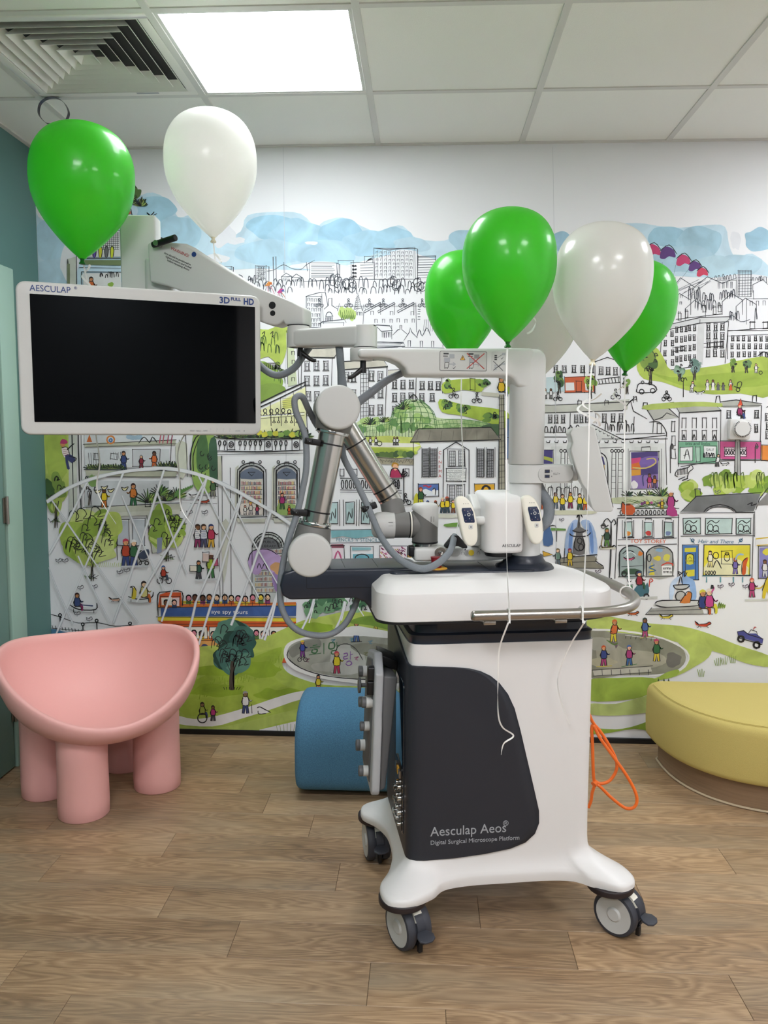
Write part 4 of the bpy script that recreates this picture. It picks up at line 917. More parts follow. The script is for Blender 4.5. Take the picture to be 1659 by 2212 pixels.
def B(x0, y0, x1, y1, w=1.7, col=INK, j=1.2, sides='trbl'):
    r = lambda: rg.uniform(-j, j)
    if 't' in sides: S([(x0-1, y0+r()), (x1+1, y0+r())], w, col)
    if 'b' in sides: S([(x0-1, y1+r()), (x1+1, y1+r())], w, col)
    if 'l' in sides: S([(x0+r(), y0-1), (x0+r(), y1+1)], w, col)
    if 'r' in sides: S([(x1+r(), y0-1), (x1+r(), y1+1)], w, col)
def Q(x0, y0, x1, y1, col, a=.35, j=1.): F([(x0, y0), (x1, y0), (x1, y1), (x0, y1)], col, a, 1, j)
def blob(x, y, rx, ry, col, a=.6, n=11, rough=.22):
    F([(x+rx*(1+rg.uniform(-rough, rough))*math.cos(2*math.pi*i/n), y+ry*(1+rg.uniform(-rough, rough))*math.sin(2*math.pi*i/n)) for i in range(n)], col, a, 4)
def ell(x, y, rx, ry, w=1.4, col=INK, t0=0, t1=6.5, n=12): S([(x+rx*math.cos(t0+(t1-t0)*i/n), y+ry*math.sin(t0+(t1-t0)*i/n)) for i in range(n+1)], w, col, 2)
def scrib(x0, y0, x1, h, n, w=1.3, col=PEN):
    """row of bushy loops"""
    for i in range(n):
        x = x0+(x1-x0)*(i+rg.uniform(-.2, .6))/n; d = (x1-x0)/n*rg.uniform(.6, 1.0); hh = h*rg.uniform(.6, 1.15); y = y0+rg.uniform(-h*.18, h*.18)
        S([(x-d*.5, y), (x-d*.35, y-hh*.8), (x, y-hh), (x+d*.35, y-hh*.7), (x+d*.45, y+rg.uniform(-2, 2))], w, col)
def wins(x0, y0, x1, y1, nx, ny, ww, wh, w=1.3, col=PEN, style=0, sk=0., fill=None):
    for i in range(nx):
        for j in range(ny):
            x = x0+(x1-x0)*(i/(max(1, nx-1)) if nx > 1 else .5); y = y0+(y1-y0)*(j/(max(1, ny-1)) if ny > 1 else .5)+sk*i; x += rg.uniform(-.8, .8); y += rg.uniform(-.8, .8)
            if fill: Q(x-ww/2, y-wh/2, x+ww/2, y+wh/2, fill, .3)
            if style == 0: S([(x-ww/2, y+wh/2), (x-ww/2, y-wh/2), (x+ww/2, y-wh/2), (x+ww/2, y+wh/2)], w, col, 1)
            elif style == 1:
                B(x-ww/2, y-wh/2, x+ww/2, y+wh/2, w, col, .6); S([(x-ww*.28, y+wh*.5), (x-ww*.28, y-wh*.28), (x+ww*.28, y-wh*.28), (x+ww*.28, y+wh*.5)], w*.8, col, 1); S([(x-ww*.28, y+wh*.12), (x+ww*.28, y+wh*.12)], w*.8, col); S([(x-ww*.75, y+wh*.62), (x+ww*.75, y+wh*.6)], w*.9, col)
            elif style == 2:
                B(x-ww/2, y-wh/2, x+ww/2, y+wh/2, w, col, .5)
                for q in range(1, 3): S([(x-ww/2+ww*q/3, y-wh/2), (x-ww/2+ww*q/3, y+wh/2)], w*.6, col)
                for q in range(1, 5): S([(x-ww/2, y-wh/2+wh*q/5), (x+ww/2, y-wh/2+wh*q/5)], w*.6, col)
def block(x0, y0, x1, y1, d=6, w=1.5, col=PEN, base=False):
    B(x0, y0, x1, y1, w, col, 1.2, 'tlr'+('b' if base else ''))
    if d: S([(x1, y0), (x1+d, y0+d*.3), (x1+d, y1)], w, col, 1)
def bike(x, y, s=1., col=PEN, rider=True):
    ell(x-7*s, y, 4.5*s, 4.5*s, 1.1, col); ell(x+7*s, y, 4.5*s, 4.5*s, 1.1, col); S([(x-7*s, y), (x-2*s, y-6*s), (x+5*s, y-6*s), (x+7*s, y)], 1.1, col, 1); S([(x-2*s, y-6*s), (x, y), (x+5*s, y-6*s)], 1, col, 1)
    if rider: S([(x-2*s, y-7*s), (x-1*s, y-14*s), (x+4*s, y-9*s)], 1.3, col); ell(x, y-17*s, 2.4*s, 2.6*s, 1.2, col); S([(x-2*s, y-7*s), (x+2*s, y-3*s), (x, y)], 1.2, col, 1)
SK = ['#8a5a3c', '#e8b48c', '#f0c8a4', '#6a4330', '#c98a5e', '#f2b9a6']
def person(x, y, h, top, leg, skin=None, hair='#3a2a22', cap=None, arm=1, lean=0, sit=False, w=1.2):
    """x, y: feet; h: height"""
    u = h/10.; hair = hair or '#3a2a22'; skin = skin or rg.choice(SK); lx = lean*u
    hy = y-9*u if not sit else y-7.6*u; sy = y-7.8*u if not sit else y-6.4*u; wy = y-4.3*u if not sit else y-2.8*u; hx = x+lx
    if sit:
        F([(x-1.2*u, wy-.4*u), (x+2.6*u, wy-.6*u), (x+3*u, y), (x+2*u, y), (x+1.6*u, wy+.9*u), (x-1.2*u, wy+.9*u)], leg, .3, 2)
        S([(x-1.2*u, wy+.9*u), (x+1.7*u, wy+.9*u), (x+2*u, y)], w)
    else:
        F([(x-1.1*u, wy), (x+1.1*u, wy), (x+1.5*u, y-.2*u), (x+.5*u, y), (x, wy+1.4*u), (x-.6*u, y), (x-1.6*u, y-.1*u)], leg, .3, 1)
        S([(x-1.1*u, wy), (x-1.6*u, y), (x-.6*u, y), (x, wy+1.4*u), (x+.5*u, y), (x+1.6*u, y), (x+1.1*u, wy)], w, INK, 1)
    T = [(hx-1.2*u, sy), (hx+1.1*u, sy), (x+1.5*u, wy+.3*u), (x-1.5*u, wy+.3*u)]
    F(T, top, .35, 2); S(T+[T[0]], w, INK, 2)
    S([(hx+1.1*u*arm, sy+.6*u), (hx+2.2*u*arm, sy+2*u), (hx+(3.0)*u*arm, sy+1.6*u)], w*1.6, top); S([(hx+1.1*u*arm, sy+.4*u), (hx+2.3*u*arm, sy+2.1*u), (hx+3.2*u*arm, sy+1.5*u)], w*.8)
    S([(hx-1.1*u*arm, sy+.6*u), (hx-1.9*u*arm, sy+2.4*u), (hx-1.2*u*arm, sy+3.4*u)], w*.9)
    blob(hx, hy, 1.05*u, 1.2*u, skin, .2, 9, .06); ell(hx, hy, 1.05*u, 1.2*u, w*.8)
    F([(hx-1.15*u, hy), (hx-1.1*u, hy-1.1*u), (hx, hy-1.6*u), (hx+1.0*u, hy-1.0*u), (hx+.9*u, hy-.5*u), (hx-.3*u, hy-.6*u)], cap or hair, .3, 2)
    S([(hx+.15*u, hy-.1*u), (hx+.25*u, hy+.05*u)], w*.9); S([(hx+.3*u, hy+.5*u), (hx+.7*u, hy+.4*u)], w*.7)
def heads(x0, x1, y, n, r=5):
    for i in range(n):
        x = x0+(x1-x0)*(i+.5)/n+rg.uniform(-1.5, 1.5); yy = y+rg.uniform(-2, 2); F([(x-r*1.1, yy+r*2.4), (x-r, yy+r*.8), (x+r, yy+r*.8), (x+r*1.1, yy+r*2.4)], rg.choice(['#7a3050', '#2f4a7a', '#d8b030', '#c25a2a', '#5a7a3a', '#8a3a6a']), .3, 1)
        F([(x+r*math.cos(t*.7), yy+r*1.1*math.sin(t*.7)) for t in range(9)], rg.choice(SK+['#f0d048', '#e08a9a']), .2, 2); ell(x, yy, r, r*1.1, 1.1)
        S([(x-r, yy-1), (x-r*.6, yy-r*1.1), (x+r*.5, yy-r*1.1), (x+r, yy-1)], 1.9); S([(x-2, yy-.5), (x-1.5, yy)], 1.2); S([(x+1.5, yy-.5), (x+2, yy)], 1.2); S([(x-1.5, yy+r*.5), (x+1.8, yy+r*.45)], 1)
def bird(x, y, s=1., col='#6a6870'):
    S([(x-5*s, y-4*s), (x-1*s, y-2*s), (x+3*s, y-5*s), (x+5*s, y-1*s), (x, y+1*s), (x-4*s, y), (x-5*s, y-4*s)], 1.1, col); S([(x, y+1*s), (x, y+4*s)], 1, col); S([(x-1*s, y-1*s), (x+2*s, y-3*s)], 1, col)
def dog(x, y, s, col, run=0):
    F([(x-8*s, y-6*s), (x+4*s, y-7*s), (x+9*s, y-10*s), (x+12*s, y-7*s), (x+7*s, y-4*s), (x+4*s, y-2*s), (x-8*s, y-3*s)], col, .4, 2); F([(x-8*s, y-6*s), (x-15*s, y-10*s-run*2), (x-13*s, y-5*s), (x-8*s, y-4*s)], col, .4, 2)
    S([(x-8*s, y-6*s), (x+4*s, y-7*s), (x+9*s, y-10*s), (x+12*s, y-7*s), (x+6*s, y-4*s)], 1.1); S([(x-7*s, y-3*s), (x-9*s-run*3, y)], 1.3); S([(x-5*s, y-3*s), (x-5*s, y)], 1.2); S([(x+4*s, y-3*s), (x+5*s+run*4, y)], 1.3); S([(x-8*s, y-6*s), (x-15*s, y-10*s-run*2), (x-8*s, y-4*s)], 1.1)
def tree(x, y, w_, h_, cols, n=9, sc=7, trunk=True, ink=INK, tw=3):
    """y: foot of the trunk"""
    cy = y-h_*.62
    for i in range(n):
        a = rg.uniform(0, 6.28); r = math.sqrt(rg.random()); blob(x+w_*.34*r*math.cos(a), cy+h_*.26*r*math.sin(a), w_*.24, h_*.17, cols[i % len(cols)], .8, 9, .25)
    for i in range(sc):
        a = rg.uniform(0, 6.28); r = rg.uniform(.3, 1); xx, yy = x+w_*.42*r*math.cos(a), cy+h_*.32*r*math.sin(a); q = rg.uniform(.5, 1.)*w_*.12
        S([(xx-q, yy+q*.7), (xx-q*.7, yy-q), (xx, yy-q*1.2), (xx+q*.6, yy-q*.4), (xx+q*.1, yy+q*.3), (xx+q*1.2, yy+q*.1)], 1.2, ink)
    if trunk: S([(x, y-h_*.42), (x-1, y-h_*.2), (x-2, y)], tw, '#4a4238'); S([(x+w_*.12, y-h_*.45), (x+2, y-h_*.25), (x+3, y)], 1.4, ink); S([(x-w_*.15, y-h_*.45), (x-3, y-h_*.25)], 1.2, ink)
def fern(x, y, s, n=9, col='#3f6a3a'):
    for i in range(n):
        a = -math.pi*(.08+.84*i/(n-1)); L = s*rg.uniform(.7, 1.1); ex, ey = x+L*math.cos(a), y+L*math.sin(a)*.9
        F([(x-1, y), (x+(ex-x)*.5-2, y+(ey-y)*.6-2), (ex, ey), (x+(ex-x)*.5+2, y+(ey-y)*.5+2)], rg.choice([col, '#7a9a4a', '#2f4f36', '#a9bb62']), .3, 2); S([(x, y), (x+(ex-x)*.5, y+(ey-y)*.6), (ex, ey)], 1.1)
def arch(x0, y0, x1, y1, w=1.7, col=INK): r = (x1-x0)/2; cx = (x0+x1)/2; S([(x0, y1)]+[(cx-r*math.cos(math.pi*i/8), y0+r*.75-r*.75*math.sin(math.pi*i/8)) for i in range(9)]+[(x1, y1)], w, col, 2)
def wall_text(s, x, y, h, col, sx=1., rot=0, name='lettering', shear=0.):
    X, Z = sheet(x, y); X2, Z2 = sheet(x, y-h); c, q = math.cos(rot), math.sin(rot); o = depth()+8e-6
    m = bpy.data.materials.get('mural_ink_'+col) or mat('mural_ink_'+col, '#'+col, .6)
    text(name, s, (Z2-Z)*1.35, m, mural, face_m((X, -o, Z), (c, 0, q), (-q, 0, c)), .0, sx=sx, shear=shear)
GRN = ['#a8bf4a', '#93b23c', '#b9cb66', '#84a838', '#c3d27c']; DGR = ['#4d7242', '#6c8f43', '#3c5c3c', '#86a348']; TEALG = ['#2f5a52', '#46756a', '#27493f', '#5d8b7a']

# ---- sky
F([(62, 470), (95, 478), (130, 500), (170, 480), (230, 470), (290, 430), (330, 416), (372, 440), (385, 470), (420, 462), (445, 480), (470, 520), (520, 500), (535, 465), (600, 458), (650, 462), (682, 490), (700, 478), (740, 470), (780, 488), (812, 500), (840, 492), (870, 488), (900, 515), (960, 520), (1000, 500), (1060, 488), (1130, 495), (1200, 505), (1235, 520), (1290, 490),
   (1375, 482), (1420, 488), (1470, 492), (1530, 486), (1566, 490), (1575, 530), (1590, 556), (1625, 548), (1665, 580), (1665, 600), (1600, 592), (1540, 600), (1440, 596), (1300, 600), (1100, 590), (940, 560), (880, 545), (800, 560), (720, 580), (640, 584), (560, 580), (470, 585), (400, 590), (300, 600), (150, 640), (62, 640)], '#c3dcea', .5, 3)
for x, y, rx, ry, c in ((110, 520, 38, 42, '#b5d5e6'), (120, 590, 45, 35, '#b9d6e6'), (335, 455, 42, 36, '#a6cde0'), (390, 505, 50, 38, '#afd2e4'), (350, 545, 50, 30, '#b4d4e5'), (590, 490, 58, 28, '#a3cde3'), (640, 510, 60, 34, '#a9d0e5'), (585, 545, 75, 26, '#b3d5e7'), (735, 510, 52, 36, '#9fcae2'), (700, 545, 70, 28, '#aed2e6'), (790, 525, 50, 28, '#a8cfe4'), (850, 515, 40, 24, '#a5cce0'), (890, 530, 40, 16, '#b3d0e0'), (1015, 520, 45, 26, '#a9cadb'),
                      (1210, 520, 25, 20, '#9fc4d8'), (1440, 510, 40, 24, '#9cc3d6'), (1510, 525, 50, 36, '#a5c9da'), (1470, 560, 70, 30, '#abccdc'), (1640, 520, 32, 26, '#9fc5d9'), (1600, 572, 45, 22, '#b2d0df'), (1540, 575, 50, 22, '#b5d2df')): blob(x, y, rx, ry, c, .6, 12, .16)
for x, y, rx, ry in ((150, 560, 20, 46), (478, 505, 26, 28), (470, 560, 24, 10), (672, 525, 14, 4), (690, 575, 60, 8), (510, 520, 20, 8), (870, 545, 30, 6), (1590, 520, 12, 20), (1610, 598, 40, 6)): blob(x, y, rx, ry, '#e6e7ec', .2, 11, .25)
# parachute string across the right sky
for i, (x, y, c) in enumerate(((1386, 538, '#5a3478'), (1410, 541, '#c2396b'), (1442, 546, '#5a3478'), (1476, 562, '#c2396b'), (1501, 575, '#5a3478'), (1517, 588, '#c83a5a'))):
    r = 17-1.6*max(0, i-2); F([(x-r, y+r*.6), (x-r*.7, y-r*.5), (x, y-r*.8), (x+r*.8, y-r*.3), (x+r, y+r*.6), (x+r*.2, y+r*.45), (x-r*.4, y+r*.8)], c, .5, 3); S([(x-r, y-r*.2), (x+r*.2, y-r*1.0), (x+r*1.2, y+r*.2)], 1.2)
for x in (1400, 1430, 1460, 1490): S([(x, 560+.2*(x-1400)), (1440+(x-1430)*.3, 620)], .8, PEN)
# ---- far skyline, pencil
block(455, 586, 476, 612, 4); wins(460, 592, 472, 606, 3, 3, 2.5, 3, 1); block(484, 576, 500, 612, 4); wins(487, 582, 497, 604, 2, 4, 3, 3, 1); ell(517, 606, 9, 12, 1.3, PEN, 3.14, 6.28); scrib(536, 610, 556, 12, 3)
block(553, 574, 574, 608, 7); wins(556, 578, 571, 604, 5, 7, 3, 4, .9, PEN, 0); S([(591, 608), (590, 555), (596, 554), (597, 608)], 1.5, PEN, 1)
S([(576, 586), (592, 583), (612, 572), (630, 580), (650, 582), (662, 572), (680, 562)], 1, PEN); S([(613, 566), (614, 590)], 1.4, PEN); S([(662, 566), (664, 586)], 1.6, PEN)
for x, y in ((608, 592), (630, 594)):
    S([(x, y+20), (x, y+6), (x+10, y-2), (x+22, y+5), (x+22, y+20)], 1.3, PEN, 1); S([(x, y+6), (x+14, y+6), (x+22, y+5)], 1.1, PEN, 1); wins(x+4, y+13, x+16, y+13, 3, 1, 3, 5, 1)
block(668, 569, 728, 602, 6)
for i in range(8): S([(672, 573+i*3.6), (726-rg.uniform(0, 10), 573+i*3.6)], 1.9 if i % 2 else 1.1, PEN)
block(730, 563, 764, 603, 0); block(758, 567, 808, 606, 0); block(788, 554, 806, 568, 0); S([(790, 566), (804, 557), (794, 562), (806, 560)], 1.4, PEN)
for i in range(5): S([(778, 573+i*6), (806, 572+i*6)], 1.3, PEN); wins(763, 575, 768, 598, 2, 4, 2.5, 3, 1)
block(808, 536, 896, 602, 6, 1.6); S([(808, 536), (840, 540), (896, 534)], 1.4, PEN, 1)
for i in range(9): S([(816+i*9.6, 540), (816+i*9.6, 600)], .9, PEN)
wins(814, 546, 888, 594, 9, 7, 4, 4.5, 1.1)
block(902, 553, 941, 606, 0)
for i in range(9): S([(902, 556+i*5.5), (942, 555+i*5.5)], 1.2 if i % 3 else 2, PEN)
S([(655, 608), (760, 604), (905, 603)], 1.1, PEN)
for a in ((470, 618, 660, 14, 14), (655, 622, 930, 22, 22), (700, 634, 930, 16, 18), (500, 632, 640, 18, 10), (930, 610, 1000, 20, 6)): scrib(*a)
for x, y, w_, h_ in ((725, 612, 26, 34), (755, 616, 30, 30), (850, 612, 28, 26), (905, 615, 30, 26)):
    for k in range(4): ell(x+rg.uniform(-w_/4, w_/4), y+rg.uniform(-h_/4, h_/4), w_*.26, h_*.36, 1.2, PEN, 0, 5.6)
# kites
for x, y, c in ((580, 612, '#d89048'), (606, 627, '#c24a8a')):
    F([(x-8, y+6), (x, y-4), (x+8, y-2), (x+2, y+6)], c, .3, 1); F([(x, y+2), (x+6, y-2), (x+9, y+3)], '#3a5aa8' if x > 600 else '#c8622a', .3, 1)
    for k in range(4): S([(x+k*2-4, y+5), (x-6+k*5, y+14), (x-8+k*7, y+24)], .9, rg.choice([PEN, '#c8622a', '#c24a6a']))
# ---- second row
B(661, 640, 694, 708, 1.6, PEN); S([(661, 640), (690, 632), (703, 632), (708, 660)], 1.5, PEN, 1); S([(695, 634), (699, 700)], 1.4, PEN); wins(667, 648, 689, 702, 4, 6, 4, 7, 1.2)
S([(700, 668), (709, 660), (709, 646), (717, 644), (717, 660), (730, 668)], 1.4, PEN, 1); ell(711, 684, 7, 10, 1.3, PEN, 3.1, 6.3); S([(703, 684), (720, 683)], 1.3, PEN); wins(705, 690, 717, 690, 4, 1, 3, 9, 1.2); S([(690, 700), (696, 695), (744, 690), (748, 697)], 1.4, PEN, 1); B(694, 697, 742, 708, 1.3, PEN, 1, 'tr')
S([(764, 672), (773, 633), (783, 672)], 1.5, PEN, 1)
for i in range(7): S([(772-i*1.1, 640+i*4.6), (775+i*1.2, 638+i*4.6)], 1.1, PEN); S([(774, 640+i*4.6), (768, 646+i*4.6)], .9, PEN)
wins(768, 678, 780, 678, 3, 1, 4, 7, 1.2); S([(729, 672), (733, 655), (738, 672)], 1.4, PEN, 1); S([(783, 672), (786, 658), (790, 670)], 1.4, PEN, 1)
for k in range(5): blob(738+k*6, 678+rg.uniform(-4, 6), 7, 12, rg.choice(['#a3c25a', '#86ad48', '#bcd27c']), .7)
for k in range(7): S([(735+k*4.5, 672+rg.uniform(-3, 3)), (738+k*4.5, 690), (740+k*4.5, 680)], 1.3, '#5f8038')
for x in (690, 753, 798, 828, 870, 912): bike(x, 660, .75)
S([(725, 662), (935, 661)], .9, PEN)
for x0 in (786, 816, 858):
    S([(x0, 672), (x0+1, 676), (x0+38, 656), (x0+36, 653), (x0, 672)], 1.5, PEN, 1); S([(x0+36, 654), (x0+36, 680)], 1.4, PEN)
S([(786, 672), (784, 700)], 1.4, PEN); wins(803, 678, 890, 676, 3, 1, 6, 8, 1.3); wins(812, 694, 892, 692, 6, 1, 5, 8, 1.3); S([(898, 654), (900, 718)], 1.6, PEN)
B(808, 704, 846, 732, 1.4, PEN, 1, 'lr'); S([(806, 706), (814, 702), (842, 704), (848, 714), (824, 716), (814, 706)], 1.5, PEN, 1); wins(828, 724, 842, 724, 4, 1, 4, 11, 1.3)
S([(848, 724), (860, 712), (864, 712), (864, 703), (868, 703), (868, 712), (880, 722)], 1.4, PEN, 1); S([(872, 736), (884, 718), (886, 708), (890, 718), (902, 730)], 1.4, PEN, 1); S([(900, 730), (906, 712), (912, 726), (922, 708), (930, 725)], 1.4, PEN)
wins(884, 744, 960, 742, 4, 1, 5, 13, 1.3); S([(868, 750), (960, 752)], 1.2, PEN); S([(806, 752), (875, 748), (872, 741), (815, 738)], 1.4, PEN, 1)
for k in range(5): S([(808, 740+k*3), (872-k*3, 739+k*3)], 1, PEN)
for k in range(6): S([(918+k*4, 690), (914+k*5, 716)], 1, PEN)
wins(905, 668, 905, 690, 1, 5, 5, 1, 1.2)
# ---- right skyline (pencil)
B(1443, 600, 1458, 612, 1.2, PEN); wins(1446, 604, 1455, 610, 3, 2, 2, 3, .9)
B(1594, 584, 1622, 640, 1.4, PEN)
for i in range(9): S([(1594, 588+i*6), (1624, 587+i*6)], 1.2, PEN)
for i in range(5): S([(1598+i*6, 584), (1597+i*6, 640)], 1.1, PEN)
S([(1440, 640), (1470, 600), (1500, 620), (1528, 598), (1560, 612), (1592, 600)], 1.3, PEN, 1)
for k in range(7): S([(1445+k*8, 640-rg.uniform(0, 10)), (1510+k*5, 600+rg.uniform(0, 10))], 1, PEN)
B(1545, 605, 1590, 640, 1.3, PEN, 1, 'tr'); wins(1553, 616, 1580, 616, 4, 1, 3, 14, 1.1); scrib(1545, 604, 1592, 10, 7, 1.1); scrib(1626, 606, 1650, 10, 4, 1.1); S([(1626, 632), (1626, 615), (1648, 604), (1659, 615)], 1.4, PEN, 1); S([(1650, 606), (1650, 598), (1655, 598), (1656, 612)], 1.3, PEN, 1); B(1628, 628, 1665, 646, 1.2, PEN, 1, 'bl')
for x, y in ((1448, 640), (1480, 655), (1560, 640), (1590, 650)): S([(x, y+40), (x, y+12), (x+20, y-6), (x+44, y+8), (x+44, y+40)], 1.3, PEN, 1)
scrib(1490, 650, 1545, 26, 8, 1.3); scrib(1555, 645, 1592, 16, 6); scrib(1500, 668, 1560, 22, 7, 1.2); wins(1470, 640, 1472, 655, 1, 2, 4, 6, 1)
wins(1622, 655, 1650, 655, 3, 1, 5, 10, 1.2); B(1612, 645, 1665, 700, 1.2, PEN, 1, 'tl'); scrib(1575, 690, 1600, 18, 4); S([(1630, 700), (1632, 665), (1636, 690)], 1.3, PEN)
# big hotel at right
F([(1425, 705), (1500, 688), (1512, 685), (1512, 700), (1428, 716)], '#d5d6d8', .5, 1); F([(1512, 685), (1575, 683), (1575, 694), (1512, 700)], '#d9dadb', .5, 1)
S([(1424, 706), (1512, 686), (1576, 684)], 1.6, INK, 1); S([(1426, 716), (1512, 698), (1574, 695)], 1.6, INK, 1); S([(1430, 716), (1424, 795)], 1.5); S([(1512, 690), (1508, 790)], 1.6); S([(1574, 694), (1566, 785)], 1.5); S([(1424, 795), (1440, 800), (1510, 790)], 1.2)
for j in range(4): wins(1437, 722+j*21, 1452, 718+j*21, 2, 1, 5, 11, 1.2, INK, 1)
for j in range(4): wins(1462, 716+j*21, 1500, 709+j*21, 5, 1, 4.5, 11, 1.2, INK, 1, -1.2)
for j in range(4): wins(1530, 706+j*19, 1560, 705+j*19, 3, 1, 7, 14, 1.3, INK, 1)
F([(1508, 700), (1522, 698), (1518, 788), (1504, 790)], '#dadbdc', .4, 1); S([(1452, 752), (1478, 748), (1478, 756), (1452, 760)], 1.3, INK, 1); S([(1520, 742), (1562, 738), (1562, 748), (1520, 750)], 1.4, INK, 1)
for x, y in ((1465, 685), (1480, 680), (1518, 668), (1540, 672), (1552, 668)): B(x, y-8, x+6, y+6, 1.3, INK); S([(x+1, y-8), (x+1, y-13)], 1.2); S([(x+4, y-8), (x+4, y-12)], 1.2)
S([(1460, 690), (1560, 678)], 1.5)
B(1572, 715, 1660, 775, 1.4, INK, 1, 'lt'); S([(1572, 715), (1665, 708)], 1.5); S([(1570, 726), (1665, 722)], 1.2)
for j in range(3): wins(1582, 732+j*17, 1656, 730+j*17, 7, 1, 5, 10, 1.2, INK, 1)
for x in (1620, 1648): B(x, 695, x+10, 710, 1.4, INK); S([(x-2, 697), (x+12, 696)], 1.5)
S([(1560, 700), (1575, 690), (1580, 680), (1600, 695), (1620, 690)], 1.2, PEN); S([(1636, 770), (1650, 760), (1662, 768)], 1.4)
# park at right
F([(1375, 790), (1390, 765), (1415, 750), (1432, 770), (1450, 800), (1500, 796), (1560, 788), (1600, 778), (1665, 775), (1665, 855), (1600, 850), (1540, 852), (1480, 842), (1430, 825), (1390, 818)], '#aec255', .9, 3)
F([(1395, 800), (1450, 815), (1540, 808), (1660, 800), (1665, 830), (1560, 838), (1470, 832)], '#9db547', .9, 3)
tree(1405, 832, 44, 80, ['#5c7a40', '#7f9c44', '#4a6838'], 8, 7); tree(1468, 824, 26, 40, ['#6d8c74', '#8aa690'], 6, 4); tree(1500, 822, 30, 46, ['#7f9a94', '#93aba2', '#66867c'], 7, 5); tree(1583, 805, 20, 30, ['#6a8a3a', '#84a048'], 5, 3); tree(1612, 806, 20, 32, ['#6a8a5a', '#587a4a'], 5, 3)
for i, (x, c, l) in enumerate(((1528, '#e9e6e2', '#e9e6e2'), (1540, '#e9e6e2', '#e9e6e2'), (1551, '#d8d8d8', '#666'), (1562, '#777', '#555'), (1578, '#e9e6e2', '#d2622e'))):
    person(x, 843, 22 if i not in (2, 3) else 16, c, l if len(l) == 7 else '#555555', w=.9); F([(x-4, 843), (x-1, 830), (x+2, 830), (x+4, 843)], l if len(l) == 7 else '#666666', .2, 1)
ell(1594, 842, 4, 4, 1.1); S([(1585, 834), (1598, 838), (1602, 826), (1594, 826), (1592, 836)], 1.2); person(1633, 806, 20, '#e9e6e2', '#e9e6e2', w=.9); ell(1643, 805, 3.5, 3.5, 1); person(1494, 848, 24, '#e9e6e2', '#cfcfcf', w=.9, lean=1); dog(1512, 852, .8, '#e6e6e6')
for x, y in ((1476, 858), (1500, 868)): pass
S([(1476, 858), (1476, 822)], 1.8); ell(1474, 820, 3, 4, 1.3); S([(1476, 822), (1480, 816), (1484, 822)], 1.2); bike(1440, 862, .9, INK); ell(1440, 856, 6, 6, 1.2); bike(1330, 858, .9, INK); S([(1376, 840), (1382, 828), (1412, 832), (1416, 846), (1378, 848), (1376, 840)], 1.5); ell(1386, 846, 5, 5, 1.3); ell(1410, 844, 5, 5, 1.3); ell(1388, 826, 3, 3, 1.1); ell(1404, 828, 3, 3, 1.1)
# street behind the balloons, right of the column
B(1176, 790, 1262, 848, 1.5, INK, 1, 'rl'); wins(1200, 797, 1278, 797, 5, 1, 8, 14, 1.3, INK, 1); F([(1180, 815), (1220, 812), (1220, 845), (1180, 848)], '#c8dbe0', .4, 1); F([(1220, 814), (1284, 812), (1284, 846), (1220, 848)], '#d0643c', .6, 1); Q(1222, 826, 1240, 844, '#e9e9ea'); Q(1264, 826, 1280, 844, '#e9e9ea'); B(1244, 824, 1256, 846, 1.3, INK); B(1220, 814, 1284, 848, 1.3, INK)
tree(1208, 850, 24, 50, DGR, 7, 6); tree(1275, 862, 26, 54, ['#7a9a44', '#a9bf5c'], 6, 5); tree(1354, 852, 22, 40, ['#5a7a40', '#7a9a4a'], 6, 5)
B(1286, 780, 1340, 850, 1.5, INK, 1, 'lr'); S([(1284, 782), (1312, 772), (1342, 782)], 1.5, INK, 1); wins(1298, 802, 1330, 800, 3, 1, 8, 15, 1.3, INK, 1); S([(1290, 820), (1338, 814), (1340, 826), (1292, 830)], 1.4, INK, 1)
for k in range(7): S([(1293+k*7, 820-k*.8), (1295+k*7, 829-k*.6)], 1.6)
for x in (1178, 1190): person(x, 862, 22, '#e6e6e6', '#8a8a8a', w=.9)
bike(1205, 862, .8, INK)
F([(1174, 872), (1200, 876), (1280, 870), (1360, 862), (1355, 885), (1280, 890), (1174, 893)], '#c5c6bd', .6, 1); S([(1174, 876), (1360, 868), (1372, 858)], 1.6, INK, 1); S([(1174, 892), (1345, 887), (1362, 866), (1376, 862)], 1.5, INK, 1); S([(1362, 866), (1368, 888), (1398, 905)], 1.4, INK, 1)
for x in (1248, 1306): S([(x, 876), (x, 866), (x+8, 866), (x+8, 874)], 1.3, INK, 1); S([(x+2, 866), (x+2, 862)], 1.2)
S([(1368, 870), (1368, 856), (1374, 856), (1376, 868)], 1.4, INK, 1)
wins(1188, 905, 1216, 903, 3, 1, 7, 16, 1.3, INK, 1); wins(1244, 905, 1268, 904, 3, 1, 7, 16, 1.3, INK, 1); wins(1305, 903, 1342, 901, 3, 1, 8, 17, 1.3, INK, 1); S([(1232, 892), (1231, 930)], 1.3); S([(1286, 890), (1288, 915)], 1.3); scrib(1178, 935, 1280, 14, 11, 1.3, INK); scrib(1310, 930, 1370, 20, 8, 1.3, INK); S([(1370, 900), (1368, 938)], 1.4)
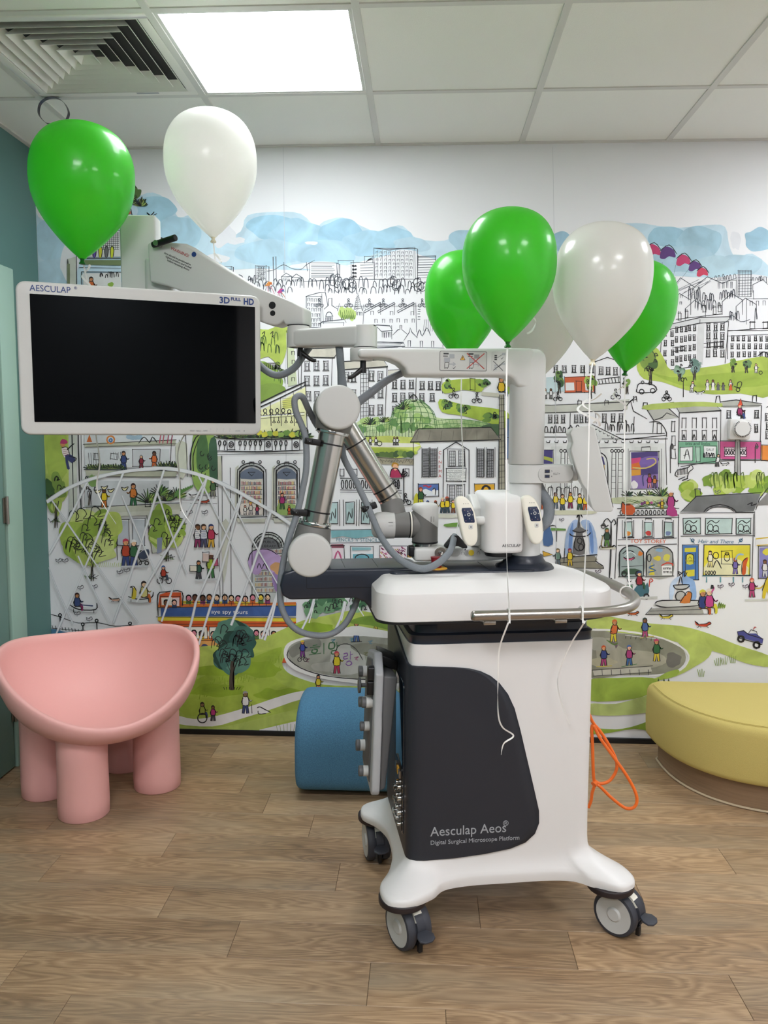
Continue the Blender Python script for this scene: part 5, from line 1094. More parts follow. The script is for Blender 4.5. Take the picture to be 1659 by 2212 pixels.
# gallery with pediment
Q(1174, 958, 1436, 1085, '#dfe0df', .5); Q(1190, 965, 1215, 1060, '#d4d6d4', .5); Q(1370, 965, 1420, 1060, '#d6d8d6', .5)
S([(1174, 934), (1260, 934)], 1.5); S([(1174, 944), (1232, 944)], 2); F([(1278, 918), (1345, 950), (1262, 950)], '#dcdedd', .6, 1); S([(1278, 916), (1346, 950), (1440, 940)], 1.6, INK, 1); S([(1330, 938), (1436, 936)], 1.5); S([(1300, 948), (1442, 948)], 1.6)
for k in range(6): S([(1284+k*9, 924+k*4.6), (1286+k*9, 928+k*4.6), (1290+k*9, 927+k*4.6)], 1.4, INK, 1)
for k in range(14): S([(1180+k*18, 952), (1181+k*18, 956), (1187+k*18, 956), (1188+k*18, 951)], 1.3, INK, 1)
S([(1290, 968), (1344, 966)], 1.4)
for x in (1212, 1226, 1322, 1336): 
    S([(x, 978), (x-2, 1075)], 1.4); S([(x+8, 978), (x+8, 1075)], 1.4); ell(x, 974, 3, 3, 1.3); ell(x+8, 974, 3, 3, 1.3)
    for k in range(6): S([(x-1, 990+k*13), (x+8, 990+k*13)], .9)
F([(1174, 972), (1194, 972), (1194, 1002), (1174, 1002)], '#453f78', .6, 1); F([(1174, 985), (1194, 990), (1194, 998), (1174, 992)], '#a9b04a', .4, 1); B(1160, 972, 1195, 1004, 1.4, INK, .5, 'tr')
F([(1294, 982), (1302, 986), (1306, 1005), (1308, 1040), (1296, 1040)], '#c9a45c', .5, 1); F([(1293, 980), (1303, 988), (1307, 1004), (1296, 1004)], '#453f78', .5, 1); S([(1290, 976), (1304, 982), (1312, 1000), (1313, 1060)], 1.6)
F([(1363, 977), (1421, 975), (1422, 1055), (1364, 1056)], '#50427e', .8, 1); F([(1364, 990), (1384, 988), (1384, 1008), (1364, 1010)], '#d0487c', .5, 1); F([(1364, 1002), (1384, 998), (1384, 1012), (1364, 1014)], '#d8702e', .5, 1); F([(1364, 1015), (1384, 1013), (1384, 1026), (1364, 1028)], '#d89a38', .5, 1); F([(1384, 990), (1420, 985), (1420, 1000), (1400, 1008), (1384, 1010)], '#7a62a8', .6, 2); S([(1366, 1010), (1395, 1011), (1416, 1000), (1412, 990), (1396, 992)], 2.2, '#cdb86a'); F([(1364, 1028), (1421, 1024), (1421, 1055), (1364, 1056)], '#8a70ae', .7, 1); blob(1371, 1048, 8, 9, '#e8e4e6', .3); person(1403, 1054, 30, '#b8356e', '#d88a9a', w=1.); person(1414, 1054, 26, '#c87a38', '#5a4a6a', w=1.); S([(1390, 1050), (1388, 1030), (1394, 1022)], 2.4, '#4a4a7a')
B(1361, 975, 1424, 1056, 1.7); B(1356, 970, 1428, 1058, 1.2, INK, 1, 'lr'); S([(1385, 974), (1386, 966), (1404, 965), (1405, 973)], 1.5, INK, 1); S([(1438, 945), (1440, 1048)], 1.5)
for x, y in ((1356, 1072), (1380, 1074), (1400, 1070)): fern(x, y, 16, 6, '#7a8a98')
fern(1428, 1074, 26, 11, '#2f6a44'); F([(1300, 1078), (1380, 1072), (1448, 1074), (1448, 1084), (1330, 1088)], '#c3c9a6', .8, 2)
for k in range(9): S([(1178+k*13, 1045+rg.uniform(0, 12)), (1176+k*13, 1072)], 1.3); 
for k in range(4): arch(1184+k*18, 1052, 1194+k*18, 1072, 1.2)
# ---- shops at upper right
S([(1402, 912), (1424, 912), (1438, 930), (1440, 945)], 1.4); F([(1400, 885), (1440, 882), (1464, 902), (1414, 908)], '#b9b9b2', .6, 1); S([(1398, 886), (1442, 880), (1466, 902), (1440, 892), (1430, 902), (1412, 908), (1398, 886)], 1.6, INK, 1)
S([(1412, 906), (1410, 935)], 1.3); B(1419, 915, 1428, 936, 1.5); B(1451, 910, 1458, 932, 1.4); B(1451, 942, 1458, 962, 1.4); B(1449, 970, 1459, 990, 1.4); S([(1388, 884), (1390, 870), (1398, 870), (1399, 886)], 1.5, INK, 1); S([(1446, 884), (1447, 870), (1455, 869), (1456, 882)], 1.5, INK, 1)
F([(1464, 878), (1540, 874), (1556, 886), (1470, 892)], '#b7b8af', .7, 1); S([(1460, 878), (1542, 873), (1558, 887), (1468, 892), (1460, 878)], 1.6, INK, 1); S([(1467, 892), (1466, 1008)], 1.6); S([(1557, 888), (1556, 990)], 1.6)
F([(1390, 876), (1440, 870), (1520, 868), (1600, 876), (1600, 880), (1500, 878), (1400, 886)], '#b5c667', .8, 2)
for k in range(4): B(1473+k*22, 903, 1482+k*22, 924, 1.5, INK, .6, 'tlr'); B(1473+k*22, 930, 1482+k*22, 950, 1.5, INK, .6); S([(1475+k*22, 948), (1477+k*22, 938), (1480+k*22, 948)], 1.2)
Q(1466, 954, 1550, 1000, '#77ab8d', .8); Q(1469, 966, 1496, 995, '#e7e9e9'); Q(1501, 965, 1512, 997, '#a9cbb8'); Q(1520, 964, 1546, 988, '#e7e9e9')
B(1466, 953, 1551, 1002, 1.4); B(1469, 966, 1496, 995, 1.3); B(1503, 965, 1511, 998, 1.3); B(1520, 964, 1547, 988, 1.3); S([(1478, 992), (1484, 970), (1490, 994)], 1.3); S([(1476, 984), (1488, 980)], 1.2); wall_text('bits and bobs', 1480, 961, 7, '24443a', 1.05); wall_text('SALE', 1525, 974, 6, '33333a'); scrib(1520, 987, 1546, 9, 6, 1.2, INK)
F([(1558, 868), (1600, 864), (1645, 874), (1640, 878), (1600, 880), (1562, 880)], '#b4b5ad', .7, 1); S([(1545, 870), (1548, 856), (1554, 855), (1556, 870)], 1.5, INK, 1); S([(1625, 868), (1626, 855), (1634, 854), (1634, 868)], 1.5, INK, 1); S([(1556, 868), (1590, 864), (1646, 872)], 1.5, INK, 1); S([(1558, 878), (1645, 876)], 1.4); S([(1645, 876), (1642, 955)], 1.6)
wins(1575, 896, 1634, 892, 3, 1, 8, 15, 1.4, INK, 1); wins(1616, 925, 1634, 925, 2, 1, 6, 16, 1.4, INK, 1)
Q(1556, 954, 1642, 992, '#c5568c', .8); Q(1564, 966, 1612, 985, '#ead9e2'); B(1556, 953, 1643, 993, 1.4); B(1564, 966, 1612, 986, 1.2)
for k in range(8): ell(1568+k*6, 978, 2.2, 4, 1.2); ell(1568+k*6, 971, 1.5, 1.5, 1)
Q(1644, 962, 1665, 995, '#e08a3c', .7); B(1645, 962, 1668, 995, 1.3); S([(1655, 880), (1665, 875)], 1.5); wins(1656, 900, 1660, 940, 1, 3, 8, 14, 1.3, INK, 1)
S([(1470, 1008), (1552, 996), (1665, 994)], 1.2); 
for x in (1449, 1632): S([(x-1, 1022 if x < 1500 else 1000), (x-1, 965)], 1.9); S([(x-1, 966), (x+2, 958), (x+6, 966)], 1.3); blob(x+3, 966, 3, 4, '#555555', .2)
person(1549, 1008, 26, '#eceaea', '#5a5a5a', w=1.1, lean=1); dog(1566, 1006, .7, '#e8e8e8')
# zebra on a crossing
F([(1462, 1015), (1486, 1010), (1492, 1004), (1496, 1012), (1490, 1024), (1464, 1030)], '#e9e8e8', .1, 2); S([(1462, 1016), (1486, 1010), (1492, 1004), (1497, 1012), (1488, 1020), (1484, 1034)], 1.3); S([(1462, 1016), (1458, 1026), (1464, 1030)], 1.3)
for k in range(8): S([(1464+k*3, 1013-k*.6), (1463+k*3, 1027-k*.4)], 1.9)
for k in range(4): S([(1465+k*8, 1036+k*2), (1480+k*6, 1030+k*3)], 2.4)
# figure with a traffic cone, lamp post below the thermostat
F([(1594, 875), (1600, 861), (1604, 875)], '#d8502e', .2, 1); S([(1594, 875), (1600, 861), (1604, 875), (1592, 877), (1608, 876)], 1.2, INK, 1); person(1598, 905, 36, '#9a2e62', '#2f4a8a', '#f0c0a0', '#d8502e', sit=True, w=1.1); S([(1590, 896), (1600, 894), (1600, 906), (1588, 906)], 1.4, INK, 1)
F([(1588, 950), (1598, 950), (1600, 1062), (1586, 1062)], '#a9aaa6', .6, 1); S([(1588, 950), (1586, 1062)], 1.5); S([(1598, 950), (1600, 1062)], 1.5); S([(1593, 955), (1593, 1060)], 1)
# bushes
for k in range(16): blob(1478+rg.uniform(0, 28), 1062+rg.uniform(-14, 16), 13, 11, rg.choice(GRN), .9)
for k in range(26): x = rg.uniform(1520, 1665); blob(x, 1044-(.1*(x-1520)*(1 if x < 1580 else .4))+rg.uniform(-14, 20), 15, 13, rg.choice(GRN+['#7a9a38']), .9)
for k in range(18): x = rg.uniform(1525, 1660); S([(x, 1055), (x-3, 1030), (x+3, 1020), (x+5, 1040)], 1.2, '#5f7a30')
# ---- shops, middle right
F([(1472, 1105), (1505, 1072), (1560, 1068), (1643, 1066), (1628, 1104), (1590, 1106), (1578, 1098), (1555, 1092), (1532, 1098), (1522, 1106)], '#77797a', .9, 1); S([(1470, 1106), (1504, 1072), (1645, 1064)], 1.6, INK, 1); S([(1632, 1102), (1640, 1078), (1660, 1052)], 1.6, INK, 1); F([(1632, 1092), (1662, 1060), (1662, 1090)], '#8a8886', .8, 1); S([(1520, 1106), (1530, 1096), (1555, 1090), (1580, 1097), (1590, 1106)], 1.6); S([(1524, 1106), (1540, 1096), (1570, 1096), (1586, 1105)], 1.3)
S([(1502, 1076), (1501, 1056), (1512, 1056), (1513, 1068)], 1.6, INK, 1); bird(1550, 1064, 1.2); S([(1614, 1090), (1625, 1086), (1622, 1092), (1635, 1088)], 1.8); S([(1470, 1108), (1512, 1108)], 1.4); S([(1588, 1106), (1628, 1106)], 1.4); S([(1630, 1104), (1630, 1160)], 1.5)
B(1334, 1098, 1466, 1118, 1.6, INK, .8, 'tb'); S([(1334, 1114), (1466, 1112)], 1.8)
for k in range(14): ell(1342+k*9, 1107, 2.6, 5, 1.2)
for k in range(20): S([(1342+rg.uniform(0, 120), 1098), (1342+k*6, 1086-rg.uniform(0, 8))], 1, '#5a8040'); 
for k in range(9): blob(1370+rg.uniform(0, 95), 1088+rg.uniform(-4, 4), 3, 3, rg.choice(['#7a3a78', '#b04a8a', '#c8b44a']), .3)
F([(1342, 1098), (1344, 1085), (1350, 1090), (1360, 1088), (1372, 1098), (1366, 1112), (1346, 1110)], '#c4572a', .5, 2); S([(1342, 1098), (1344, 1084), (1350, 1090), (1362, 1090)], 1.3); person(1449, 1112, 50, '#b03a80', '#b03a80', '#c98a5e', '#e8e0e4'); F([(1440, 1112), (1444, 1092), (1454, 1092), (1464, 1114)], '#b03a80', .4, 2); person(1430, 1100, 22, '#d8b83a', '#d8b83a', '#f0c0a0', '#e0c040', w=1.)
B(1332, 1120, 1462, 1165, 1.6, INK, 1, 'l'); S([(1466, 1112), (1464, 1250)], 1.6); S([(1334, 1120), (1328, 1250)], 1.6)
for k in range(3):
    x = 1357+k*43; Q(x-8, 1128, x+8, 1158, '#bcd3cf', .5); B(x-8, 1128, x+8, 1159, 1.7); B(x-12, 1124, x+12, 1162, 1.3, INK, .6, 'lr'); S([(x-13, 1162), (x+13, 1161)], 2); S([(x-6, 1124), (x-6, 1120), (x+7, 1120), (x+7, 1124)], 1.4, INK, 1); blob(x, 1152, 6, 5, ['#d88a3a', '#c8403a', '#7a8ab0'][k], .4)
S([(1334, 1166), (1462, 1162)], 1.6); S([(1334, 1178), (1462, 1175)], 1.5); wall_text('TOY STOREY', 1361, 1172.5, 8.5, 'd8622e', 1.12)
for x0, x1 in ((1338, 1390), (1396, 1453)):
    F([(x0, 1245), (x0, 1195), (x0+10, 1184), ((x0+x1)/2, 1179), (x1-10, 1184), (x1, 1195), (x1, 1245)], '#9aa9a8' if x0 < 1390 else '#a9aaa4', .7, 2); arch(x0, 1179, x1, 1245, 1.7); S([(x0-3, 1246), (x1+3, 1244)], 1.6)
dog(1360, 1212, .9, '#d0507c'); S([(1348, 1202), (1362, 1192), (1374, 1200)], 1.8, '#c7d3d3'); S([(1345, 1196), (1356, 1188), (1370, 1193)], 1.3); blob(1383, 1196, 5, 5, '#d87a2e', .4); F([(1342, 1235), (1352, 1228), (1372, 1228), (1386, 1233), (1386, 1240), (1342, 1241)], '#3c5a46', .5, 1); ell(1348, 1240, 5, 5, 2); ell(1378, 1239, 5, 5, 2); S([(1342, 1224), (1388, 1222)], 1.4)
blob(1424, 1188, 8, 4, '#8ab0d0', .4); S([(1412, 1184), (1436, 1184)], 1.1); blob(1420, 1206, 8, 5, '#dcc83c', .3); blob(1440, 1204, 8, 7, '#d8d05a', .3); F([(1402, 1242), (1408, 1212), (1414, 1242)], '#d8c840', .4, 1); S([(1400, 1236), (1416, 1232), (1402, 1226), (1414, 1220)], 2.6, '#4a6a8a'); Q(1430, 1222, 1451, 1242, '#f0efee'); S([(1428, 1222), (1440, 1216), (1452, 1218), (1452, 1222)], 2.4, '#c8402e'); wins(1434, 1228, 1448, 1236, 4, 2, 2.5, 4, 1.1, INK); ell(1402, 1205, 4, 8, 1.4)
# hair shop
for x0, x1 in ((1476, 1513), (1524, 1581), (1590, 1622)): Q(x0, 1120, x1, 1153, '#bfd4d0', .6); B(x0, 1120, x1, 1153, 1.8); ell(x0+10, 1140, 6, 8, 1.2); ell(x0+22, 1142, 6, 7, 1.2); S([(x0+4, 1152), (x0+8, 1146), (x0+16, 1150), (x0+24, 1146), (x0+30, 1152)], 1.3); S([(x0+3, 1132), (x0+12, 1124), (x0+22, 1130), (x0+30, 1124)], 1.3)
S([(1468, 1108), (1630, 1107)], 1.2); S([(1470, 1158), (1630, 1157)], 1.5); S([(1628, 1110), (1624, 1250)], 1.6); wall_text('Hair and There', 1507, 1173, 8.5, '2f6a8a', 1.05, shear=.25); ell(1496, 1167, 3, 3, 1.6, '#2f6a8a'); S([(1490, 1162), (1500, 1174)], 1.6, '#2f6a8a'); ell(1600, 1167, 3, 3, 1.6, '#2f6a8a'); S([(1594, 1174), (1604, 1162)], 1.6, '#2f6a8a')
Q(1474, 1178, 1508, 1252, '#4a7ab8', .7); Q(1478, 1183, 1503, 1192, '#dcd03c', .4); F([(1482, 1218), (1482, 1202), (1490, 1196), (1498, 1202), (1498, 1218)], '#dcd648', .3, 2); F([(1480, 1232), (1500, 1230), (1500, 1244), (1482, 1246)], '#dcd03c', .3, 1); B(1474, 1177, 1509, 1252, 1.6); B(1480, 1194, 1502, 1250, 1.3, INK, .6, 'lr'); arch(1482, 1196, 1498, 1218, 1.2); wall_text('OPEN', 1484, 1214, 5, '22222a'); S([(1486, 1208), (1490, 1202), (1494, 1208)], 1, INK, 1)
Q(1520, 1178, 1620, 1242, '#e6d93e', .5); F([(1523, 1242), (1528, 1215), (1560, 1205), (1600, 1210), (1616, 1242)], '#e9e4b8', .3, 2); B(1520, 1177, 1620, 1243, 1.8); S([(1516, 1244), (1622, 1242)], 2.6, '#4a8a96')
for x in (1526, 1556, 1584, 1604): S([(x, 1246), (x, 1258)], 3.2, '#5a9aa6')
person(1534, 1225, 34, '#f0ead0', '#e8dc90', '#f0d0a0', w=1.1); ell(1546, 1200, 6, 7, 1.3); S([(1540, 1226), (1548, 1210), (1558, 1228)], 1.5); B(1558, 1190, 1582, 1218, 1.3); ell(1570, 1204, 6, 8, 1.2); ell(1570, 1196, 4, 3, 1.2); person(1588, 1240, 34, '#7a6ab0', '#7a6ab0', '#c8622a', '#c8622a', w=1.1); F([(1602, 1240), (1604, 1220), (1606, 1208), (1616, 1204), (1612, 1220), (1610, 1240)], '#cf5a24', .5, 2); S([(1602, 1240), (1603, 1215), (1614, 1204)], 1.3); S([(1588, 1210), (1594, 1198), (1606, 1198)], 3, '#9ab8d0')
for k in range(4): ell(1525+k*6, 1237, 2, 4, 1.2)
# corner shop at the edge
Q(1632, 1160, 1668, 1178, '#e9e8e8'); S([(1632, 1164), (1668, 1160)], 3, '#d8b83c'); S([(1634, 1178), (1668, 1176)], 3, '#d8b83c'); Q(1640, 1182, 1668, 1248, '#8a86c0', .6); B(1638, 1180, 1668, 1250, 1.5, INK, 1, 'tlb'); blob(1655, 1192, 7, 8, '#e0d448', .3); person(1652, 1246, 36, '#e8e4e4', '#e0e0e4', w=1.1)
# ---- fountain with jets, middle
for x, s in ((1238, -1), (1272, 1)):
    F([(1252+s*2, 1128), (x, 1124), (x+s*14, 1150), (x+s*18, 1195), (x+s*2, 1198), (x, 1160)], '#a9bfe2', .8, 3); F([(x, 1130), (x+s*8, 1150), (x+s*10, 1190), (x+s*4, 1190)], '#6f92cc', .7, 3)
F([(1236, 1196), (1242, 1168), (1244, 1150), (1236, 1146), (1246, 1138), (1250, 1112), (1254, 1138), (1268, 1146), (1258, 1152), (1262, 1168), (1266, 1196)], '#6e6c6c', .7, 2)
for p in ([(1236, 1146), (1252, 1150), (1270, 1145)], [(1230, 1152), (1238, 1158), (1266, 1158), (1276, 1150)], [(1244, 1160), (1240, 1180), (1250, 1190), (1262, 1182), (1258, 1160)], [(1250, 1140), (1251, 1112), (1246, 1118), (1252, 1108), (1258, 1118)]): S(p, 1.6)
ell(1252, 1168, 5, 6, 1.4); ell(1255, 1182, 5, 7, 1.4)
F([(1200, 1212), (1215, 1206), (1284, 1200), (1290, 1208), (1286, 1215), (1300, 1222), (1304, 1228), (1200, 1226)], '#8a8576', .8, 1); S([(1205, 1206), (1290, 1198), (1286, 1212), (1302, 1222), (1304, 1228)], 1.5, INK, 1); S([(1206, 1216), (1290, 1212)], 1.4); S([(1200, 1226), (1304, 1228)], 1.4)
person(1205, 1222, 36, '#6a8a7a', '#55606a', '#f0c8a4', '#7a6a48', w=1.1, arm=-1); F([(1172, 1190), (1186, 1195), (1194, 1198), (1186, 1200), (1174, 1202)], '#d8a838', .3, 1); S([(1172, 1190), (1194, 1198), (1174, 1202), (1172, 1190)], 1.1, INK, 1); person(1231, 1222, 36, '#dcc030', '#c8a830', '#c98a5e', '#8a2a4a', w=1.1); S([(1218, 1215), (1220, 1184)], 2)
# children in yellow vests
for x in (1174, 1200, 1215, 1232, 1252, 1264): person(x, 1100+rg.uniform(-2, 4), 34, '#e6cb2c', rg.choice(['#2f5a4a', '#c25a2a', '#8a2a5a', '#4a5a6a']), w=1.)
F([(1176, 1104), (1230, 1102), (1284, 1104), (1280, 1110), (1200, 1112)], '#cfcfb6', .7, 2); bird(1213, 1124, 1.)
# lamp post and scooter
S([(1316, 1250), (1319, 1200), (1320, 1128)], 2.2); S([(1320, 1130), (1312, 1120), (1304, 1128), (1308, 1138), (1314, 1134)], 1.5); S([(1320, 1130), (1326, 1122), (1330, 1130), (1326, 1134)], 1.4); F([(1296, 1136), (1304, 1128), (1310, 1136)], '#4a4a4a', .2, 1); ell(1303, 1138, 4, 3, 1.2); S([(1312, 1250), (1322, 1250)], 3)
person(1311, 1180, 38, '#33503c', '#5a8a3a', '#c98a5e', '#3c5a34', w=1.1, arm=-1); S([(1298, 1184), (1326, 1180), (1300, 1182), (1302, 1158)], 1.6, '#8a7a2a'); ell(1298, 1182, 3, 3, 1.2); ell(1326, 1181, 3, 3, 1.2)
F([(1296, 1184), (1330, 1182), (1330, 1186), (1296, 1187)], '#c9c7b4', .6, 1)
# park benches with riders near the column
F([(1174, 1150), (1182, 1130), (1192, 1150), (1194, 1176), (1174, 1178)], '#4a6a9a', .6, 2); blob(1180, 1132, 6, 6, '#a07040', .3); S([(1178, 1140), (1200, 1136), (1202, 1170)], 1.4); F([(1190, 1140), (1222, 1142), (1222, 1146), (1190, 1146)], '#6a9a4a', .6, 1)
# mobility scooter and dog
F([(1370, 1272), (1382, 1262), (1392, 1268), (1398, 1258), (1402, 1276), (1396, 1286), (1372, 1288)], '#3f6a78', .6, 2); person(1381, 1272, 42, '#a02c3c', '#2f5a3a', '#f0c090', '#2f3a6a', sit=True, w=1.1); Q(1353, 1264, 1366, 1274, '#4a8a5a', .5); blob(1359, 1256, 5, 6, '#f0f0f0', .1); S([(1354, 1250), (1358, 1258), (1364, 1254)], 1.3); ell(1396, 1288, 5, 5, 2.2); ell(1366, 1284, 4, 4, 2); S([(1402, 1268), (1404, 1250), (1410, 1254), (1404, 1258)], 1.6, '#c8402e'); S([(1352, 1264), (1367, 1263), (1365, 1274), (1354, 1274)], 1.2, INK, 1); F([(1350, 1290), (1420, 1288), (1420, 1293), (1350, 1294)], '#cfd0cc', .7, 1)
# fountain with the dog and couple
F([(1470, 1258), (1478, 1240), (1474, 1232), (1486, 1246), (1500, 1256), (1504, 1290), (1494, 1300), (1490, 1270)], '#8fb0dd', .9, 3); F([(1446, 1290), (1448, 1262), (1460, 1248), (1470, 1246), (1460, 1262), (1452, 1296)], '#c2d4ec', .7, 3)
F([(1454, 1266), (1486, 1264), (1480, 1272), (1474, 1278), (1484, 1290), (1474, 1300), (1462, 1298), (1458, 1288), (1466, 1278)], '#b9b9b6', .6, 2); ell(1470, 1288, 11, 11, 1.6); S([(1454, 1264), (1460, 1272), (1480, 1272), (1488, 1263), (1454, 1264)], 1.7); S([(1466, 1262), (1470, 1244), (1474, 1262)], 1.5); S([(1466, 1244), (1478, 1234), (1478, 1246), (1484, 1236)], 1.5); S([(1468, 1242), (1464, 1234), (1472, 1238)], 1.5)
F([(1414, 1304), (1430, 1298), (1510, 1296), (1528, 1304), (1505, 1312), (1420, 1310)], '#d5d5d2', .5, 2); S([(1414, 1304), (1430, 1297), (1512, 1297)], 1.5); S([(1414, 1306), (1440, 1312), (1510, 1308)], 1.6); F([(1405, 1314), (1515, 1310), (1520, 1326), (1398, 1326)], '#a9a8a2', .8, 1); S([(1408, 1312), (1394, 1327), (1540, 1326)], 1.5, INK, 1); S([(1402, 1320), (1515, 1316)], 1.2)
F([(1468, 1302), (1474, 1290), (1482, 1286), (1486, 1278), (1494, 1280), (1492, 1290), (1490, 1302)], '#cf7a34', .5, 2); S([(1468, 1302), (1476, 1290), (1484, 1278), (1494, 1282), (1490, 1302)], 1.2); person(1518, 1326, 58, '#2f3f7a', '#b8562a', '#c98a5e', '#e0d44a', sit=True); person(1532, 1324, 58, '#c8468c', '#dcd43c', '#f0c8a4', '#e8dcd0', sit=True); S([(1536, 1280), (1542, 1270), (1538, 1266)], 2.4, '#c8468c'); Q(1535, 1264, 1541, 1272, '#2f2f34', .1)
for x, y in ((1556, 1268), (1580, 1264), (1292, 1236), (1610, 1268)): bird(x, y, 1.2, '#6a5a68')
person(1624, 1290, 40, '#b0346c', '#c0487c', '#f0a890', '#c8583a'); F([(1646, 1290), (1650, 1262), (1656, 1246), (1666, 1244), (1666, 1282), (1662, 1292), (1656, 1276), (1652, 1292)], '#dcc22e', .5, 2); S([(1646, 1276), (1656, 1248), (1666, 1244)], 1.3); S([(1630, 1270), (1642, 1270), (1650, 1262)], 2, '#d0b030'); F([(1608, 1294), (1665, 1293), (1665, 1297), (1610, 1298)], '#cfd0c8', .6, 1)
for k in range(4): S([(1550+k*4, 1314-k), (1554+k*4, 1300+k*2), (1552+k*4, 1314)], 2, '#8aa848')
# running animals
dog(1368, 1330, 1.0, '#d0622a', 1); dog(1440, 1338, 1.1, '#dcc93a', 1); dog(1520, 1356, 1.3, '#c8462c', 1)
# ---- meadow and skate bowl at lower right
F([(1268, 1340), (1290, 1330), (1320, 1332), (1400, 1346), (1470, 1352), (1530, 1368), (1590, 1392), (1665, 1418), (1665, 1440), (1610, 1432), (1560, 1412), (1500, 1396), (1450, 1384), (1400, 1374), (1330, 1366), (1268, 1362)], '#b6c566', .9, 3); F([(1462, 1384), (1500, 1388), (1535, 1400), (1530, 1420), (1500, 1440), (1470, 1456), (1440, 1466), (1400, 1470), (1440, 1456), (1470, 1446), (1486, 1430), (1486, 1408)], '#b9c86a', .8, 3)
F([(1268, 1362), (1330, 1368), (1400, 1374), (1448, 1386), (1476, 1404), (1480, 1428), (1460, 1448), (1420, 1456), (1340, 1458), (1268, 1460)], '#8d8c7c', .9, 3); F([(1290, 1390), (1320, 1378), (1345, 1400), (1420, 1410), (1440, 1430), (1390, 1445), (1300, 1440)], '#aaa694', .8, 3); blob(1308, 1394, 22, 12, '#6f5f68', .7); F([(1270, 1382), (1290, 1376), (1310, 1380), (1330, 1402), (1282, 1404)], '#a9a79a', .5, 3); blob(1455, 1425, 18, 16, '#6f6c66', .8); blob(1300, 1430, 30, 10, '#b5af94', .8)
S([(1268, 1360), (1340, 1362), (1430, 1378), (1482, 1406), (1484, 1432), (1458, 1452), (1400, 1460)], 3, '#eeedea')
F([(1280, 1448), (1405, 1440), (1408, 1450), (1284, 1460)], '#c9c6b8', .5, 1); S([(1270, 1448), (1410, 1438)], 1.4); S([(1280, 1460), (1406, 1452)], 1.2)
for k in range(6): S([(1300+k*20, 1446), (1301+k*20, 1458)], 1.4)
F([(1268, 1470), (1330, 1464), (1410, 1464), (1420, 1480), (1400, 1500), (1350, 1512), (1268, 1512)], '#9fb84a', .9, 3); F([(1268, 1520), (1330, 1520), (1400, 1502), (1410, 1512), (1410, 1535), (1340, 1545), (1268, 1542)], '#bccb7c', .8, 3); F([(1268, 1572), (1330, 1575), (1370, 1568), (1410, 1556), (1412, 1580), (1370, 1574), (1300, 1585), (1268, 1582)], '#93ae42', .8, 3)
F([(1415, 1468), (1440, 1452), (1465, 1446), (1462, 1458), (1430, 1468)], '#a3ba4e', .8, 3)
person(1325, 1386, 46, '#cf6a34', '#d8c83a', '#c98a5e', '#cf6a34', lean=.6); S([(1310, 1382), (1326, 1392), (1334, 1388)], 2.4, '#5a7a3a'); person(1393, 1378, 42, '#4a68a0', '#b04a7a', '#8a5a3c', '#2f4038'); S([(1382, 1378), (1412, 1374)], 2, '#c8b85a'); S([(1350, 1372), (1424, 1380)], 1.6, '#e8e8e6')
for k in range(7): S([(1352+k*11, 1372+k), (1351+k*11, 1379+k)], 1.2)
person(1304, 1438, 42, '#3a4a8a', '#b0407a', '#e0a070', '#cf5a2e'); S([(1288, 1440), (1322, 1438)], 1.8, '#c8b83a'); person(1359, 1437, 42, '#b0407c', '#3a68a0', '#f0b8a0', '#4a6aa8'); S([(1342, 1440), (1376, 1434)], 1.8, '#4a7a4a'); person(1418, 1428, 46, '#2f6a3c', '#d8c03a', '#c98a5e', '#c03a6a')
for x, y in ((1560, 1435), (1578, 1432), (1510, 1462), (1546, 1438)): 
    for k in range(4): S([(x+k*3, y), (x+k*5-4, y-12-rg.uniform(0, 6))], 1.7, '#8aa050')
# toy car
F([(1592, 1364), (1606, 1362), (1616, 1368), (1632, 1368), (1648, 1380), (1646, 1390), (1596, 1376)], '#4a4c90', .5, 1); S([(1592, 1364), (1606, 1362), (1616, 1370), (1648, 1380), (1646, 1392), (1596, 1378), (1592, 1364)], 1.3, INK, 1); ell(1600, 1380, 6, 6, 3); ell(1634, 1393, 6.5, 6.5, 3); S([(1616, 1368), (1622, 1360), (1634, 1364), (1636, 1374)], 1.3, INK, 1); S([(1627, 1360), (1630, 1354), (1633, 1356)], 1.5, '#b03a3a')
for x in (1418, 1430, 1440): F([(x, 1478), (x+4, 1464), (x+8, 1478)], '#41532f', .4, 1)
# seams between the wallpaper drops
for x in (612, 1194): S([(x, 318), (x+4, 600), (x+6, 900), (x+8, 1590)], .7, '#c9cad0', 1)
# ---- tenements in the middle distance
F([(662, 755), (735, 752), (722, 772), (656, 770)], '#cbc6b8', .8, 1); S([(660, 754), (737, 750), (722, 773), (656, 772)], 1.5, INK, 1); S([(652, 773), (650, 860)], 1.4); S([(718, 774), (716, 835)], 1.4); S([(596, 715), (612, 700), (620, 715)], 1.4, PEN, 1)
wins(663, 790, 704, 790, 3, 1, 10, 19, 1.4, INK, 1); wins(664, 822, 704, 822, 3, 1, 10, 19, 1.4, INK, 1); wins(666, 856, 704, 856, 3, 1, 10, 18, 1.4, INK, 1); wins(664, 888, 704, 888, 3, 1, 10, 18, 1.4, INK, 1)
F([(742, 782), (828, 778), (836, 792), (734, 798)], '#cfcabc', .8, 1); S([(732, 799), (744, 781), (828, 777), (838, 792), (734, 799)], 1.6, INK, 1); S([(735, 800), (736, 935)], 1.5); S([(836, 793), (832, 900)], 1.5)
for j in range(4): wins(803, 812+j*37, 822, 811+j*37, 2, 1, 10, 20, 1.4, INK, 1); wins(748, 814+j*37, 764, 814+j*37, 2, 1, 10, 19, 1.4, INK, 1)
for j in range(14): S([(779, 800+j*9), (796, 799+j*9)], .9)
for x in (779, 785, 791, 796): S([(x, 795), (x, 925)], 1.2)
